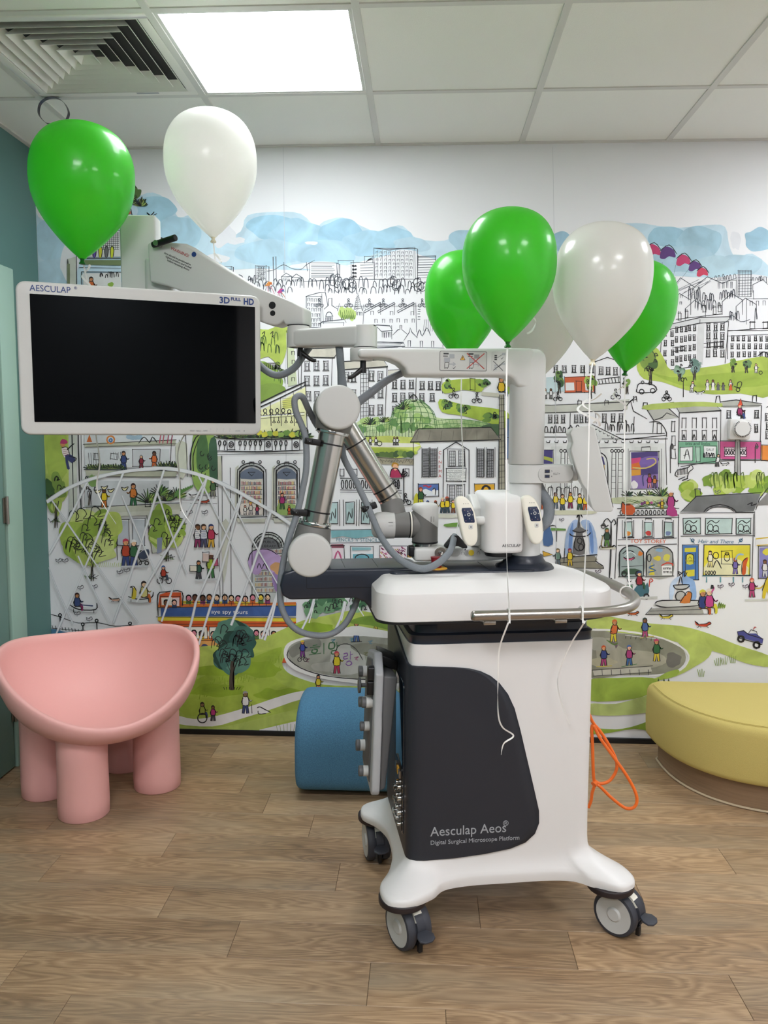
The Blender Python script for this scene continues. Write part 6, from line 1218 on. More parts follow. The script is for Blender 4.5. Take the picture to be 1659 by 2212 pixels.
F([(838, 800), (872, 798), (882, 812), (838, 812)], '#d2cfc5', .7, 1); S([(838, 800), (874, 798), (884, 812), (960, 816)], 1.4, INK, 1); S([(899, 816), (897, 880)], 1.4); S([(954, 816), (956, 850)], 1.4)
wins(852, 830, 888, 829, 3, 1, 9, 17, 1.4, INK, 1); wins(852, 858, 888, 858, 3, 1, 9, 17, 1.4, INK, 1); wins(912, 833, 946, 832, 3, 1, 9, 16, 1.4, INK, 1); wins(912, 858, 934, 858, 2, 1, 9, 15, 1.4, INK, 1); wins(852, 886, 872, 886, 2, 1, 9, 15, 1.4, INK, 1)
B(940, 780, 1010, 816, 1.3, PEN, 1, 't'); wins(960, 795, 1010, 792, 4, 1, 8, 13, 1.3, INK, 1)
# ---- green hill and glass office at left centre
F([(552, 716), (580, 712), (612, 700), (622, 712), (618, 760), (604, 790), (580, 770), (552, 775)], '#b4c75c', .9, 3); F([(560, 780), (600, 800), (610, 835), (560, 850), (552, 830)], '#8fae4a', .8, 3); F([(552, 838), (590, 828), (618, 842), (570, 868), (552, 872)], '#86a24a', .8, 3)
for k in range(9): x, y = rg.uniform(565, 612), rg.uniform(735, 768); S([(x-4, y), (x-2, y-18), (x+3, y-14), (x+4, y)], 1.5, '#4f6a34')
for k in range(8): x, y = rg.uniform(596, 612), rg.uniform(785, 830); S([(x-5, y), (x-3, y-14), (x+4, y-12), (x+5, y)], 1.4, '#56703a')
S([(566, 722), (572, 716), (570, 728)], 1.2); S([(584, 722), (590, 716), (588, 728), (592, 724)], 1.2); B(570, 785, 604, 800, 1.4, INK, 1, 't'); wins(574, 792, 600, 792, 4, 1, 6, 8, 1.3, INK, 1)
F([(618, 720), (632, 715), (642, 830), (622, 835)], '#cdd6b4', .6, 1); S([(618, 716), (630, 708), (642, 714)], 1.4, INK, 1); S([(620, 716), (622, 830)], 1.3); S([(640, 716), (646, 830)], 1.3); wins(632, 745, 636, 820, 1, 5, 6, 8, 1.3, INK, 0)
F([(552, 890), (606, 866), (660, 836), (662, 930), (552, 934)], '#e6e6b4', .6, 1); F([(610, 866), (640, 852), (642, 880), (612, 884)], '#cfd070', .5, 1)
S([(552, 876), (600, 852), (662, 824)], 2); S([(552, 884), (604, 860), (660, 832)], 1.7); S([(660, 826), (664, 930)], 1.7); S([(552, 902), (600, 896), (658, 894)], 2.4, '#f4f4f0'); S([(552, 899), (658, 891)], 1.2); S([(552, 905), (658, 897)], 1.2)
for x in (584, 606, 634): S([(x, 870-(x-584)*.45), (x+2, 920)], 1.5); 
for k in range(7): ell(560+k*13, 888+rg.uniform(-3, 3), 3.5, 4.5, 1.2); S([(556+k*13, 898), (560+k*13, 892), (565+k*13, 897)], 1.2)
for x in (592, 602, 618, 630, 642): S([(x, 900), (x, 908), (x-3, 913), (x+3, 913), (x, 908)], 1.1)
for j in range(6): S([(610, 862+j*4), (632, 860+j*4)], 1, '#6a6a58')
# ---- botanic glasshouse
F([(772, 912), (800, 905), (850, 900), (858, 880), (880, 864), (905, 866), (930, 884), (944, 902), (1000, 906), (1050, 912), (1062, 930), (1040, 940), (780, 942)], '#c7d8a8', .8, 3)
for k in range(12): blob(780+k*14+rg.uniform(-5, 5), 918+rg.uniform(-8, 12), 12, 9, rg.choice(['#8fb46a', '#a9c47c', '#6f9a58']), .8)
for k in range(14): blob(860+rg.uniform(-5, 75), 900+rg.uniform(-20, 20), 10, 8, rg.choice(['#a3c474', '#8ab468', '#bcd494']), .8)
for k in range(10): blob(945+k*11, 920+rg.uniform(-8, 6), 11, 8, rg.choice(['#b9d196', '#a2c080', '#8fb072']), .8)
GI = '#5d8a52'
for k in range(9): a = math.pi*k/8; S([(893-52*math.cos(a), 930), (893-44*math.cos(a), 890), (893-14*math.cos(a), 862)], 1.2, GI)
for y, r in ((868, 24), (878, 36), (890, 45), (902, 50), (914, 52)): ell(893, y+6, r, 6, 1.1, GI, 3.14, 6.28)
S([(885, 860), (893, 852), (901, 860), (898, 866), (888, 866)], 1.4, INK)
for k in range(14): S([(946+k*8, 905+k*.4), (952+k*8, 932)], 1, GI); S([(776+k*5, 916-k*.7), (774+k*5, 936)], 1, GI)
for k in range(3): S([(944, 908+k*9), (1000, 906+k*9), (1056, 916+k*7)], 1.1, GI); S([(775, 918+k*8), (845, 906+k*9)], 1.1, GI)
for k in range(22): x = 862+rg.uniform(0, 60); S([(x, 935), (x+rg.uniform(-5, 5), 900+rg.uniform(-15, 20))], 1, '#47703f')
for x, y, s in ((872, 885, 20), (800, 918, 18), (830, 912, 16)): fern(x, y, s, 9, '#4f8a3f')
S([(775, 942), (900, 945), (960, 936)], 1.4, '#3f5f3a'); 
for k in range(22): S([(778+k*7, 926+rg.uniform(-4, 2)), (778+k*7, 944)], 1.4, rg.choice(['#4a5f58', '#6a7a8a', '#47603f']))
F([(776, 945), (900, 945), (892, 985), (800, 990), (780, 965)], '#c9d36c', .8, 2); F([(780, 956), (895, 958), (895, 966), (782, 964)], '#eceadf', .3, 2); F([(782, 968), (892, 972), (890, 985), (796, 988)], '#a9bd48', .8, 2)
for x in (800, 812, 852, 858): person(x, 962, 18, '#e8e8e8', '#777777', w=1.)
ell(820, 958, 5, 5, 1.2)
for k in range(9): blob(806+k*10, 982+rg.uniform(-3, 3), 8, 7, rg.choice(['#5f7a40', '#7f9a4a', '#46603c']), .8)
F([(806, 986), (894, 992), (894, 1004), (812, 1002)], '#a79f8a', .9, 1); S([(806, 988), (894, 992)], 1.3)
for k in range(24): S([(815+k*3.3, 993+rg.uniform(-2, 2)), (817+k*3.3, 998+rg.uniform(-2, 3))], 1.4, '#4a4640')
# park right of the glasshouse
F([(958, 826), (1010, 818), (1042, 822), (1040, 846), (1000, 842), (960, 850)], '#a9bf4a', .8, 3); F([(950, 862), (1000, 874), (1078, 884), (1100, 896), (1100, 925), (1060, 915), (1000, 898), (955, 890)], '#a5bd48', .9, 3); F([(1090, 830), (1100, 820), (1100, 850), (1092, 850)], '#8fae4a', .8, 2)
for x, y, w_, h_ in ((968, 852, 24, 34), (1042, 850, 30, 36), (965, 895, 30, 34), (1000, 905, 34, 36), (1060, 920, 40, 30)): tree(x, y, w_, h_, DGR, 6, 4, False)
F([(1040, 920), (1078, 916), (1080, 940), (1050, 935)], '#4d6a4a', .7, 2)
bike(980, 856, .9, INK); bike(1030, 866, .9, INK); S([(1030, 850), (1036, 846)], 1.2); B(1015, 818, 1026, 842, 1.2, INK); F([(1040, 846), (1078, 850), (1078, 858), (1040, 854)], '#c5c3b4', .6, 1)
# tall post with a sitting figure
F([(1079, 852), (1088, 852), (1091, 1066), (1076, 1066)], '#a39e8e', .8, 1); S([(1079, 852), (1076, 1066)], 1.6); S([(1088, 852), (1091, 1066)], 1.6); S([(1083, 856), (1083, 1064)], 1.2)
for k in range(16): S([(1077, 862+k*13), (1090, 861+k*13)], 1)
person(1083, 856, 46, '#dcb42a', '#3a5a8a', '#c98a5e', '#5a3a24', sit=True)
F([(1092, 905), (1100, 905), (1100, 990), (1094, 990)], '#5f7aa0', .6, 1); B(1092, 905, 1104, 992, 1.6); S([(1092, 945), (1104, 945)], 2)
# ---- cinema
F([(898, 928), (1062, 924), (1080, 950), (888, 954)], '#8b8679', .95, 1); S([(904, 926), (1060, 923), (1082, 950), (886, 955), (904, 926)], 1.6, INK, 1)
for k in range(7): S([(905+k*25, 930), (900+k*26, 950)], .9, '#5a564e')
S([(893, 956), (892, 1080)], 1.5); S([(1078, 952), (1078, 1060)], 1.5)
for x in (913, 929, 1031, 1053): Q(x, 970, x+13, 1030, '#8e8e92', .4); wins(x+6.5, 1000, x+6.5, 1000, 1, 1, 13, 60, 1.5, INK, 2); S([(x-2, 966), (x-2, 1032)], 1.2); S([(x+16, 966), (x+16, 1030)], 1.2)
for x in (913, 929, 1031, 1053):
    for k in range(10): S([(x, 974+k*5.6), (x+13, 973+k*5.6)], .9)
S([(957, 1078), (958, 972), (985, 955), (1013, 972), (1013, 1075)], 1.5, INK, 1); wins(977, 990, 997, 990, 2, 1, 12, 32, 1.5, INK, 2); B(968, 970, 1004, 1008, 1.3)
B(964, 1012, 1006, 1040, 1.5); Q(965, 1013, 1005, 1039, '#e4e5e3', .3)
for k, s in enumerate(('NOW SHOWING', 'ALL NIGHT LONG', 'BRAND NEW', 'SOLUTIONS')): wall_text(s, 968+k, 1018.5+k*6.3, 3.4, '33333a', .95); S([(965, 1020.5+k*6.3), (1005, 1020+k*6.3)], .7)
for i, ch_ in enumerate('CINEMA'): wall_text(ch_, 947, 981+i*10, 7, 'b8402e')
B(966, 1046, 1004, 1080, 1.4); wins(977, 1066, 993, 1066, 2, 1, 11, 34, 1.5, INK, 2)
Q(904, 1045, 947, 1072, '#5a78b8', .7); F([(906, 1062), (920, 1056), (934, 1062), (946, 1058), (946, 1071), (906, 1071)], '#e6eaf0', .3, 2); blob(938, 1062, 4, 7, '#f0f0f0', .1); S([(935, 1058), (938, 1054), (941, 1060), (940, 1070)], 1.3); B(904, 1045, 947, 1072, 1.5); S([(914, 1050), (920, 1049), (926, 1052), (932, 1049)], 3, '#b8405a')
Q(1025, 1046, 1068, 1065, '#dca828', .6); S([(1040, 1064), (1044, 1052), (1052, 1050), (1058, 1056), (1054, 1062)], 3); B(1025, 1045, 1068, 1066, 1.5); Q(1026, 1062, 1067, 1068, '#6a5a8a', .5)
person(909, 1092, 38, '#2f5a34', '#c8c23a', '#e8a080', '#a8482a', w=1.2); F([(893, 1090), (896, 1070), (902, 1066), (902, 1092)], '#c8c434', .4, 2)
for x, h, c in ((924, 26, '#3a68a8'), (941, 26, '#a84a2a'), (956, 32, '#d8c8a8'), (966, 34, '#b8503a'), (979, 28, '#3a3a3a'), (1000, 26, '#8a5a34')): person(x, 1108, h, '#e4c82a', rg.choice(['#2f4a5a', '#4a7a4a', '#8a4a2a']), None, c, w=1.)
F([(930, 1110), (1000, 1112), (1000, 1118), (940, 1118)], '#d2d2c4', .6, 2); F([(960, 1132), (1000, 1128), (1000, 1136), (965, 1138)], '#6f9a44', .7, 2)
bike(876, 1085, 1., INK); S([(862, 1092), (892, 1090)], 1.2)
# parapet reader and shop between the robot tubes
for k in range(6): B(735+k*28, 1013, 743+k*28, 1028, 1.5, INK, .6)
F([(842, 1028), (846, 1014), (856, 1010), (866, 1022), (872, 1030), (848, 1032)], '#b0305a', .4, 2); blob(854, 1008, 6, 7, '#f0b890', .2); S([(847, 1008), (850, 1001), (858, 1002), (860, 1006)], 3, '#b8882a'); S([(842, 1030), (846, 1014), (858, 1012), (868, 1026), (880, 1020)], 1.3); S([(866, 1028), (872, 1018), (880, 1022), (874, 1030), (866, 1028)], 1.2)
S([(735, 1033), (868, 1034)], 1.6); S([(735, 1058), (868, 1060)], 1.6); S([(735, 1063), (868, 1065)], 1.2)
for k in range(15): ell(740+k*8.6, 1046, 2.6, 9, 1.3)
B(848, 1036, 862, 1056, 1.5); ell(855, 1046, 4, 5, 1.3); S([(868, 1034), (872, 1012), (872, 1085)], 1.5)
for x in (720, 756, 790): Q(x-9, 1085, x+9, 1130, '#b7cfd0', .6); B(x-9, 1085, x+9, 1131, 1.6); B(x-14, 1080, x+14, 1135, 1.3, INK, .6, 'lr'); S([(x-5, 1125), (x-2, 1105), (x+4, 1120), (x+5, 1098)], 1.3)
F([(715, 1146), (812, 1144), (812, 1160), (800, 1158), (770, 1163), (740, 1158), (716, 1162)], '#7fb4bc', .7, 1); S([(712, 1145), (815, 1143)], 1.5); wall_text("PENCILS 'n' STENCILS", 726, 1169, 7.5, '3a7a8a', 1.0); S([(712, 1173), (830, 1171)], 1.4)
Q(716, 1178, 742, 1212, '#e9dbe2', .4); S([(722, 1210), (730, 1190), (738, 1208)], 3, '#c05a86'); Q(716, 1176, 742, 1184, '#8a4a5a', .5); B(715, 1178, 744, 1214, 1.5); Q(760, 1182, 802, 1188, '#8ab8c0', .5); Q(762, 1196, 806, 1214, '#6aa8b8', .6); ell(782, 1206, 15, 9, 1.6); B(758, 1180, 806, 1214, 1.5)
Q(820, 1180, 878, 1212, '#efe4ea', .4)
for k in range(70): x, y = 822+rg.uniform(0, 54), 1182+rg.uniform(0, 28); S([(x-2, y-2), (x+2, y+2)], 2.2, rg.choice(['#b83a7a', '#8a3a6a', '#c8a03a', '#d06a9a']))
B(820, 1180, 880, 1214, 1.4)
for k in range(24): x, y = 880+rg.uniform(0, 12), 1190+rg.uniform(0, 22); blob(x, y, 2.4, 2.4, rg.choice(['#c8a84a', '#b88a3a', '#d8c07a']), .3, 6)
# ---- library
S([(470, 946), (560, 950), (655, 946)], 1.8); S([(468, 974), (560, 976), (655, 972)], 1.7); S([(470, 982), (655, 979)], 1.3)
for x in (500, 580, 640): B(x-8, 947, x+8, 972, 1.6); ell(x, 960, 5, 6, 1.4); ell(x, 960, 2, 3, 1.2)
for k in range(16): 
    x = 475+k*11
    if all(abs(x-q) > 12 for q in (500, 580, 640)): ell(x, 957, 2.6, 5, 1.5); S([(x, 962), (x-1, 972)], 1.7)
for k in range(12): fern(474+k*17, 946, 17+rg.uniform(0, 10), 6, rg.choice(['#3f6a3a', '#6a8a44', '#4a5f3a']))
for k in range(8): blob(560+k*12, 938+rg.uniform(-4, 4), 7, 6, rg.choice(['#8fae5a', '#cfc84a', '#6f944a']), .6)
S([(652, 950), (646, 938), (652, 926), (658, 930), (662, 924), (666, 934), (662, 948)], 1.4)
B(478, 985, 655, 1010, 1.2, INK, 1, 'l')
for x0, x1 in ((518, 570), (597, 642)):
    F([(x0-9, 1010), (x0-2, 1004), (x0-2, 1120), (x0-10, 1120)], '#cfcfc2', .6, 1); Q(x0+3, 1033, x1-3, 1112, '#dcd6cc', .3); F([(x0+3, 1034), (x0+4, 1020), ((x0+x1)/2, 1010), (x1-4, 1020), (x1-3, 1034)], '#6a7488', .6, 2)
    for j in range(6):
        y = 1040+j*10; S([(x0+3, y+8), (x1-3, y+7.5)], 1.3)
        for k in range(16): x = x0+5+k*(x1-x0-9)/16; S([(x, y+7), (x, y+rg.uniform(-.5, 1.5))], 2.1, rg.choice(['#a83a4a', '#c8a03a', '#4a3a5a', '#7a4a3a', '#c86a3a', '#5a5a6a', '#8a2a4a', '#d8c27a', '#b04a6a']))
    F([(x0+4, 1088), (x1-4, 1090), (x1-4, 1111), (x0+4, 1111)], '#9ab46a' if x0 > 590 else '#e2d8d0', .6, 2)
    arch(x0, 1006, x1, 1114, 1.9); arch(x0-5, 1000, x1+5, 1116, 1.4); S([((x0+x1)/2-5, 1004), ((x0+x1)/2-4, 998), ((x0+x1)/2+5, 998), ((x0+x1)/2+5, 1004)], 1.5, INK, 1); S([((x0+x1)/2-8, 1020), ((x0+x1)/2, 1028), ((x0+x1)/2+8, 1020), ((x0+x1)/2-8, 1020)], 1.3, INK, 1); S([(x0-8, 1118), (x1+8, 1116)], 2); F([(x0-6, 1120), (x1+4, 1120), (x1+2, 1128), (x0-4, 1128)], '#cfcfc2', .6, 1)
    for q in (-18, 18): ell((x0+x1)/2+q, 998, 3, 3, 1.1)
person(542, 1112, 26, '#e0d8d0', '#c8c0c0', '#e8a080', '#dcb83a', w=1.); person(556, 1112, 22, '#b83a5a', '#4a4a6a', '#8a5a3c', w=1.); person(530, 1112, 20, '#e8e4e0', '#e8e4e0', '#f0a090', w=1.); person(610, 1100, 34, '#a83070', '#3f6a3a', '#e8a080', w=1.); person(625, 1112, 20, '#c8562a', '#c8562a', '#c98a5e', w=1.)
F([(468, 985), (478, 985), (480, 1040), (470, 1040)], '#c9cab8', .6, 1); S([(480, 985), (482, 1290)], 1.4); S([(470, 985), (476, 1290)], 1.2); S([(498, 1010), (500, 1290)], 1.6); F([(480, 1128), (496, 1130), (494, 1200), (484, 1260), (480, 1200)], '#d3d3c6', .6, 2)
# library door
F([(545, 1300), (545, 1180), (556, 1158), (580, 1150), (604, 1158), (614, 1180), (614, 1300)], '#c2c6c4', .6, 2); F([(556, 1185), (560, 1168), (580, 1160), (600, 1168), (606, 1185)], '#6b6d72', .7, 2)
for r in (22, 29, 34): ell(580, 1182, r, r*.95, 1.5, INK, 3.14, 6.28)
for k in range(9): a = math.pi*(1+k/8); S([(580+22*math.cos(a), 1182+21*math.sin(a)), (580+34*math.cos(a), 1182+32*math.sin(a))], 1.2)
wall_text('PUBLIC', 569, 1173, 6, '1c1c20', 1.); wall_text('LIBRARY', 566, 1182, 6, '1c1c20', 1.)
for j in range(8):
    S([(552, 1196+j*12), (612, 1195+j*12)], 1.2)
    for k in range(20): x = 553+k*3; S([(x, 1194+j*12), (x, 1187+j*12+rg.uniform(-1, 1))], 2, rg.choice(['#8a4a3a', '#c8a04a', '#5a4a4a', '#a86a4a', '#7a3a3a', '#b8a88a']))
F([(536, 1212), (548, 1190), (575, 1184), (600, 1196), (622, 1222), (624, 1250), (606, 1258), (590, 1240), (570, 1228), (560, 1240), (546, 1238)], '#bda0cf', .9, 3); F([(590, 1236), (612, 1240), (624, 1262), (606, 1290), (590, 1262)], '#9a7fb4', .9, 3); blob(600, 1226, 14, 12, '#c99a6a', .8)
S([(536, 1212), (546, 1190), (578, 1186), (600, 1198)], 1.3); S([(556, 1228), (560, 1216), (566, 1228), (572, 1216), (578, 1230)], 1.3)
S([(545, 1300), (545, 1178)], 1.5)
# ---- apartment block at far left
F([(75, 640), (110, 640), (140, 700), (150, 1010), (140, 1080), (100, 1085), (80, 1000)], '#b7c768', .9, 3); F([(100, 900), (140, 920), (146, 1020), (106, 1030)], '#a5ba55', .8, 3)
F([(146, 560), (165, 555), (168, 1110), (150, 1110)], '#c6cac0', .6, 1); S([(147, 560), (150, 640), (160, 1110)], 1.5); S([(166, 540), (170, 950), (176, 1100)], 1.5); F([(146, 570), (152, 570), (152, 640), (146, 640)], '#7b8567', .6, 1)
tree(288, 470, 60, 70, ['#5a7340', '#41562f'], 3, 2, False); fern(278, 440, 26, 13, '#3d5230'); fern(305, 446, 22, 12, '#485c30'); S([(282, 445), (288, 475)], 2); F([(262, 452), (280, 448), (284, 462), (262, 470)], '#c8744a', .5, 1); S([(326, 500), (326, 470), (318, 460), (326, 466), (334, 458)], 1.6); S([(322, 470), (340, 462)], 1.3)
S([(246, 478), (262, 474)], 1.4); Q(178, 500, 262, 556, '#cfd1cf', .6); B(176, 498, 264, 558, 1.6); wins(186, 512, 214, 512, 4, 2, 6, 9, 1.2, INK, 0)
for k in range(9): S([(220+k*4.4, 502), (220+k*4.4, 540)], 1); S([(218, 504+k*4.4), (258, 504+k*4.4)], 1)
for x, c in ((205, '#5a4a9a'), (218, '#c8c83a'), (231, '#6a6a6a'), (243, '#c8d03a')): F([(x-3, 556), (x-4, 540), (x, 532), (x+4, 540), (x+2, 556)], c, .4, 2); S([(x-3, 556), (x-4, 540), (x, 532), (x+4, 540), (x+2, 556)], 1.2)
F([(180, 562), (262, 562), (262, 574), (182, 572)], '#6f7f58', .6, 1); S([(172, 578), (264, 580)], 1.4); B(178, 588, 264, 630, 1.6); Q(180, 590, 262, 640, '#d8d9d8', .5); person(198, 640, 40, '#cf6a34', '#cf6a34', '#c98a5e'); blob(240, 615, 6, 5, '#8fb04a', .4); scrib(216, 600, 258, 12, 7, 1.2, INK)
for x in (330, 345, 350): fern(x, 612, 16, 6, '#3f8a5a')
person(350, 545, 30, '#e8e4e0', '#e8e4e0', '#c98a5e', '#2a2020', w=1.); S([(358, 524), (370, 522), (366, 526)], 2, '#6a5a9a')
# balconies under the monitor
for y0, y1 in ((935, 958), (970, 1010), (1038, 1092)): Q(184, y0, 366, y1, '#d2d5d8' if y0 != 1038 else '#c9ccd0', .5)
F([(182, 958), (380, 950), (380, 960), (186, 966)], '#b9baa6', .7, 1); S([(180, 960), (382, 950)], 1.6); S([(184, 966), (382, 958)], 1.2)
F([(186, 1016), (384, 1018), (380, 1030), (188, 1028)], '#b6b7a4', .7, 1); S([(182, 1014), (386, 1016)], 1.6); S([(186, 1030), (384, 1030)], 1.4); F([(186, 1096), (390, 1088), (392, 1104), (190, 1110)], '#c3c4b4', .7, 1); S([(180, 1096), (392, 1086)], 1.5); S([(186, 1110), (392, 1102)], 1.3)
S([(176, 940), (178, 1100)], 1.4); S([(372, 940), (368, 1012)], 1.4); S([(388, 950), (392, 1100)], 1.4)
F([(188, 955), (194, 938), (200, 955)], '#c8682e', .5, 1); ell(240, 950, 8, 8, 2.6, '#d8823a'); ell(240, 951, 3, 3, 2.6, '#4a7ab0'); 
for k in range(6): blob(278+k*5, 946+rg.uniform(-3, 3), 5, 5, '#9fb6c8', .5)
S([(300, 958), (312, 944), (324, 956), (330, 944), (340, 956)], 1.5)
for x in (345, 352, 362, 370): S([(x, 958), (x+3, 940)], 3.2, rg.choice(['#a83a5a', '#8a2a4a', '#b85a6a']))
for k in range(5): S([(192+k*5, 978), (194+k*5, 1005)], 1); S([(246+k*5, 976), (248+k*5, 992)], 1)
B(287, 971, 346, 1008, 1.5); B(204, 980, 216, 992, 1.3, INK); B(240, 980, 254, 992, 1.3, INK); Q(288, 972, 345, 1007, '#c4c7cb', .4)
person(268, 1014, 38, '#36467c', '#36467c', '#c98a5e', '#2a2020'); person(306, 1012, 28, '#8a2a3a', '#8a2a3a', '#e8b48c', '#8a8a8a'); person(334, 1012, 36, '#cf6a34', '#cf6a34', '#6a4330', '#1a1414', arm=-1)
for k in range(14): fern(192+k*5.4, 1012, 12, 5, '#5f7a3a')
for k in range(7): fern(346+k*6, 1010, 16, 6, '#5f7a3a')
person(226, 1096, 40, '#e0c42a', '#c8722e', '#6a4330', '#3a2a22'); person(289, 1092, 46, '#cf7a34', '#2f6a44', '#c98a5e', '#3a2020', arm=-1)
for x, y in ((212, 1062), (226, 1054), (240, 1060), (270, 1056)): F([(x-7, y-4), (x, y-2), (x+8, y-5), (x+3, y+3), (x-3, y+3)], '#e8e0b0', .2, 2); S([(x-7, y-4), (x, y-2), (x+8, y-5), (x+3, y+3), (x-3, y+3), (x-7, y-4)], 1.1)
for x, y, s in ((320, 1086, 36), (358, 1082, 30), (382, 1076, 26), (345, 1070, 28)): fern(x, y, s, 11, '#6f9a4a')
for k in range(8): F([(376+k*5, 1075-k*3), (382+k*5, 1060-k*2), (390+k*4, 1066-k*2)], '#5f8a4a', .4, 2)
tree(195, 1092, 34, 70, ['#e0e2d8', '#7a9a5a'], 4, 5, True); B(315, 1082, 326, 1094, 1.4)
# climber on the drainpipe
F([(134, 968), (146, 966), (152, 984), (140, 988)], '#e6dcd8', .3, 2); blob(138, 958, 6, 7, '#c98a5e', .2); F([(131, 958), (136, 948), (146, 952), (146, 958)], '#b03a6a', .3, 2); F([(142, 984), (154, 982), (164, 992), (156, 1000), (148, 994), (152, 1012), (146, 1012)], '#3a3f6a', .4, 2); S([(146, 972), (156, 962), (162, 958)], 1.5); S([(134, 968), (146, 966), (152, 984)], 1.2); S([(150, 985), (166, 990), (160, 998)], 1.4)
for k in range(4): S([(136+k*.8, 972+k*4), (150, 970+k*4)], 1, '#a03a4a')
# doors and entrance
Q(255, 1125, 278, 1178, '#b9bfc8', .5); Q(288, 1122, 313, 1178, '#c3c9d0', .5); B(254, 1122, 280, 1178, 1.5); B(288, 1120, 314, 1178, 1.5); F([(318, 1110), (332, 1110), (344, 1190), (330, 1195)], '#c6c9bd', .6, 1); S([(318, 1112), (330, 1195)], 1.4); S([(250, 1118), (255, 1210)], 1.4); F([(230, 1108), (390, 1100), (390, 1110), (232, 1116)], '#cfd0c4', .6, 1)
# green trees of the square
tree(200, 1255, 130, 160, ['#b6c765', '#a3ba52', '#8fa944', '#c6d284', '#7f9a3e'], 24, 24); tree(362, 1212, 80, 120, ['#a9be58', '#8fab46', '#7f9a40', '#bccb76'], 15, 14); tree(122, 1140, 50, 130, ['#7f9a48', '#3f5f34', '#a9bd60'], 7, 6)
for x, y in ((120, 1128), (200, 1250), (365, 1208)):
    for k in range(8): S([(x+rg.uniform(-14, 14), y), (x+rg.uniform(-18, 18), y-rg.uniform(5, 11))], 1.3, rg.choice(['#6a8a3a', INK]))
F([(340, 1162), (352, 1160), (350, 1192), (340, 1196)], '#8890a8', .5, 1)
for k in range(20): x = 190+k*4.4; S([(x, 1224), (x+2, 1215+rg.uniform(-2, 2))], 1.3, '#b7c765')
# right of the block: hedge arch and trees
F([(418, 940), (440, 932), (462, 938), (466, 1010), (458, 1060), (432, 1062), (416, 1030)], '#8fae5a', .9, 3); F([(428, 950), (446, 940), (452, 1000), (440, 1020), (426, 1010)], '#4f7246', .8, 3); F([(452, 960), (468, 950), (470, 1040), (456, 1050)], '#3f5f48', .8, 3)
S([(414, 1030), (412, 985), (424, 945), (450, 930)], 1.8); S([(420, 1030), (418, 985), (430, 948)], 1.3)
for k in range(8): x, y = 430+rg.uniform(0, 32), 955+rg.uniform(0, 80); ell(x, y, 4, 5, 1.1, INK, 0, 4.5)
F([(380, 960), (405, 958), (404, 1020), (388, 1030)], '#d2d4c4', .6, 2); S([(402, 940), (406, 1030)], 1.5)
person(461, 1072, 36, '#4a6a44', '#8a8a7a', '#e8b48c', '#5a4a3a', w=1.1); dog(443, 1088, 1., '#b0442c'); S([(395, 1080), (430, 1080)], 1.1); S([(424, 1070), (470, 1072)], 1.1); S([(412, 1088), (470, 1088)], 1.1); dog(420, 1074, .8, '#e4e4e4')
for x, y in ((410, 1108), (443, 1108), (260, 1237), (275, 1233), (128, 1212), (142, 1212), (175, 1270), (205, 1268), (168, 1326), (194, 1338)): bird(x, y, 1.3, '#5f5d64')
# people of the square
for x, t, l in ((428, '#e6e4e6', '#8a2a5a'), (441, '#e4e4ea', '#4a4a6a'), (457, '#c8385a', '#d8a83a')): person(x, 1182, 48, t, l, rg.choice(SK[:2]), None if x != 457 else '#2f3a6a'); 
for k in range(5): S([(423, 1148+k*4), (446, 1147+k*4)], 1.1, '#3a4a7a')
person(273, 1222, 56, '#b8462a', '#3a4a80', '#e0a070', '#c03a5a'); person(290, 1222, 54, '#3a6a44', '#3a4a80', '#f0c8a4', '#e8e8e8'); F([(298, 1202), (308, 1190), (322, 1186), (323, 1200), (312, 1208)], '#3f4a60', .5, 2); ell(318, 1216, 4, 4, 1.5); ell(304, 1216, 3, 3, 1.3); S([(298, 1198), (306, 1212), (320, 1208)], 1.5); F([(262, 1222), (320, 1220), (322, 1225), (264, 1226)], '#c9cbd0', .6, 1)
person(430, 1250, 38, '#2f5a4a', '#4a4a52', '#c98a5e', '#2a2020'); Q(412, 1222, 426, 1233, '#e9e0d0', .2); B(411, 1222, 427, 1233, 1.3); person(456, 1248, 52, '#a3b83a', '#3f7a44', '#6a4330', '#e8dcdc'); Q(438, 1195, 452, 1212, '#e0c8c0', .3); B(438, 1192, 452, 1214, 1.2); Q(461, 1206, 472, 1222, '#c85a7a', .4); B(461, 1206, 472, 1222, 1.2); F([(420, 1252), (468, 1249), (470, 1253), (424, 1255)], '#cfd0d2', .6, 1)
bike(356, 1254, 1.35, INK, False); person(354, 1252, 34, '#b8402e', '#3a4a60', '#e8b090', '#3a6aa8', sit=True, w=1.1)
F([(280, 1290), (325, 1286), (328, 1300), (282, 1300)], '#d5d6d8', .4, 2); S([(278, 1288), (300, 1294), (328, 1290), (332, 1278)], 1.6); S([(284, 1300), (284, 1294)], 1.5); S([(322, 1300), (322, 1294)], 1.5); F([(285, 1292), (288, 1272), (292, 1268), (296, 1276), (294, 1292)], '#d8c23a', .4, 2); S([(286, 1290), (288, 1270), (282, 1268), (290, 1266), (296, 1276)], 1.2); person(312, 1300, 50, '#e6d88a', '#c8682e', '#f0c8a4', '#2a1a1a', sit=True); dog(252, 1300, 1.1, '#e3b8a0')
F([(154, 1310), (208, 1312), (208, 1322), (158, 1318)], '#d5d6d8', .4, 2); S([(152, 1306), (172, 1316), (208, 1316), (210, 1302)], 1.6); S([(160, 1322), (160, 1314)], 1.4); S([(204, 1324), (204, 1316)], 1.4); person(168, 1318, 42, '#3a4a7a', '#8a2a5a', '#c98a5e', '#3a1a1a', sit=True); S([(176, 1306), (202, 1308)], 3, '#3f4a70')
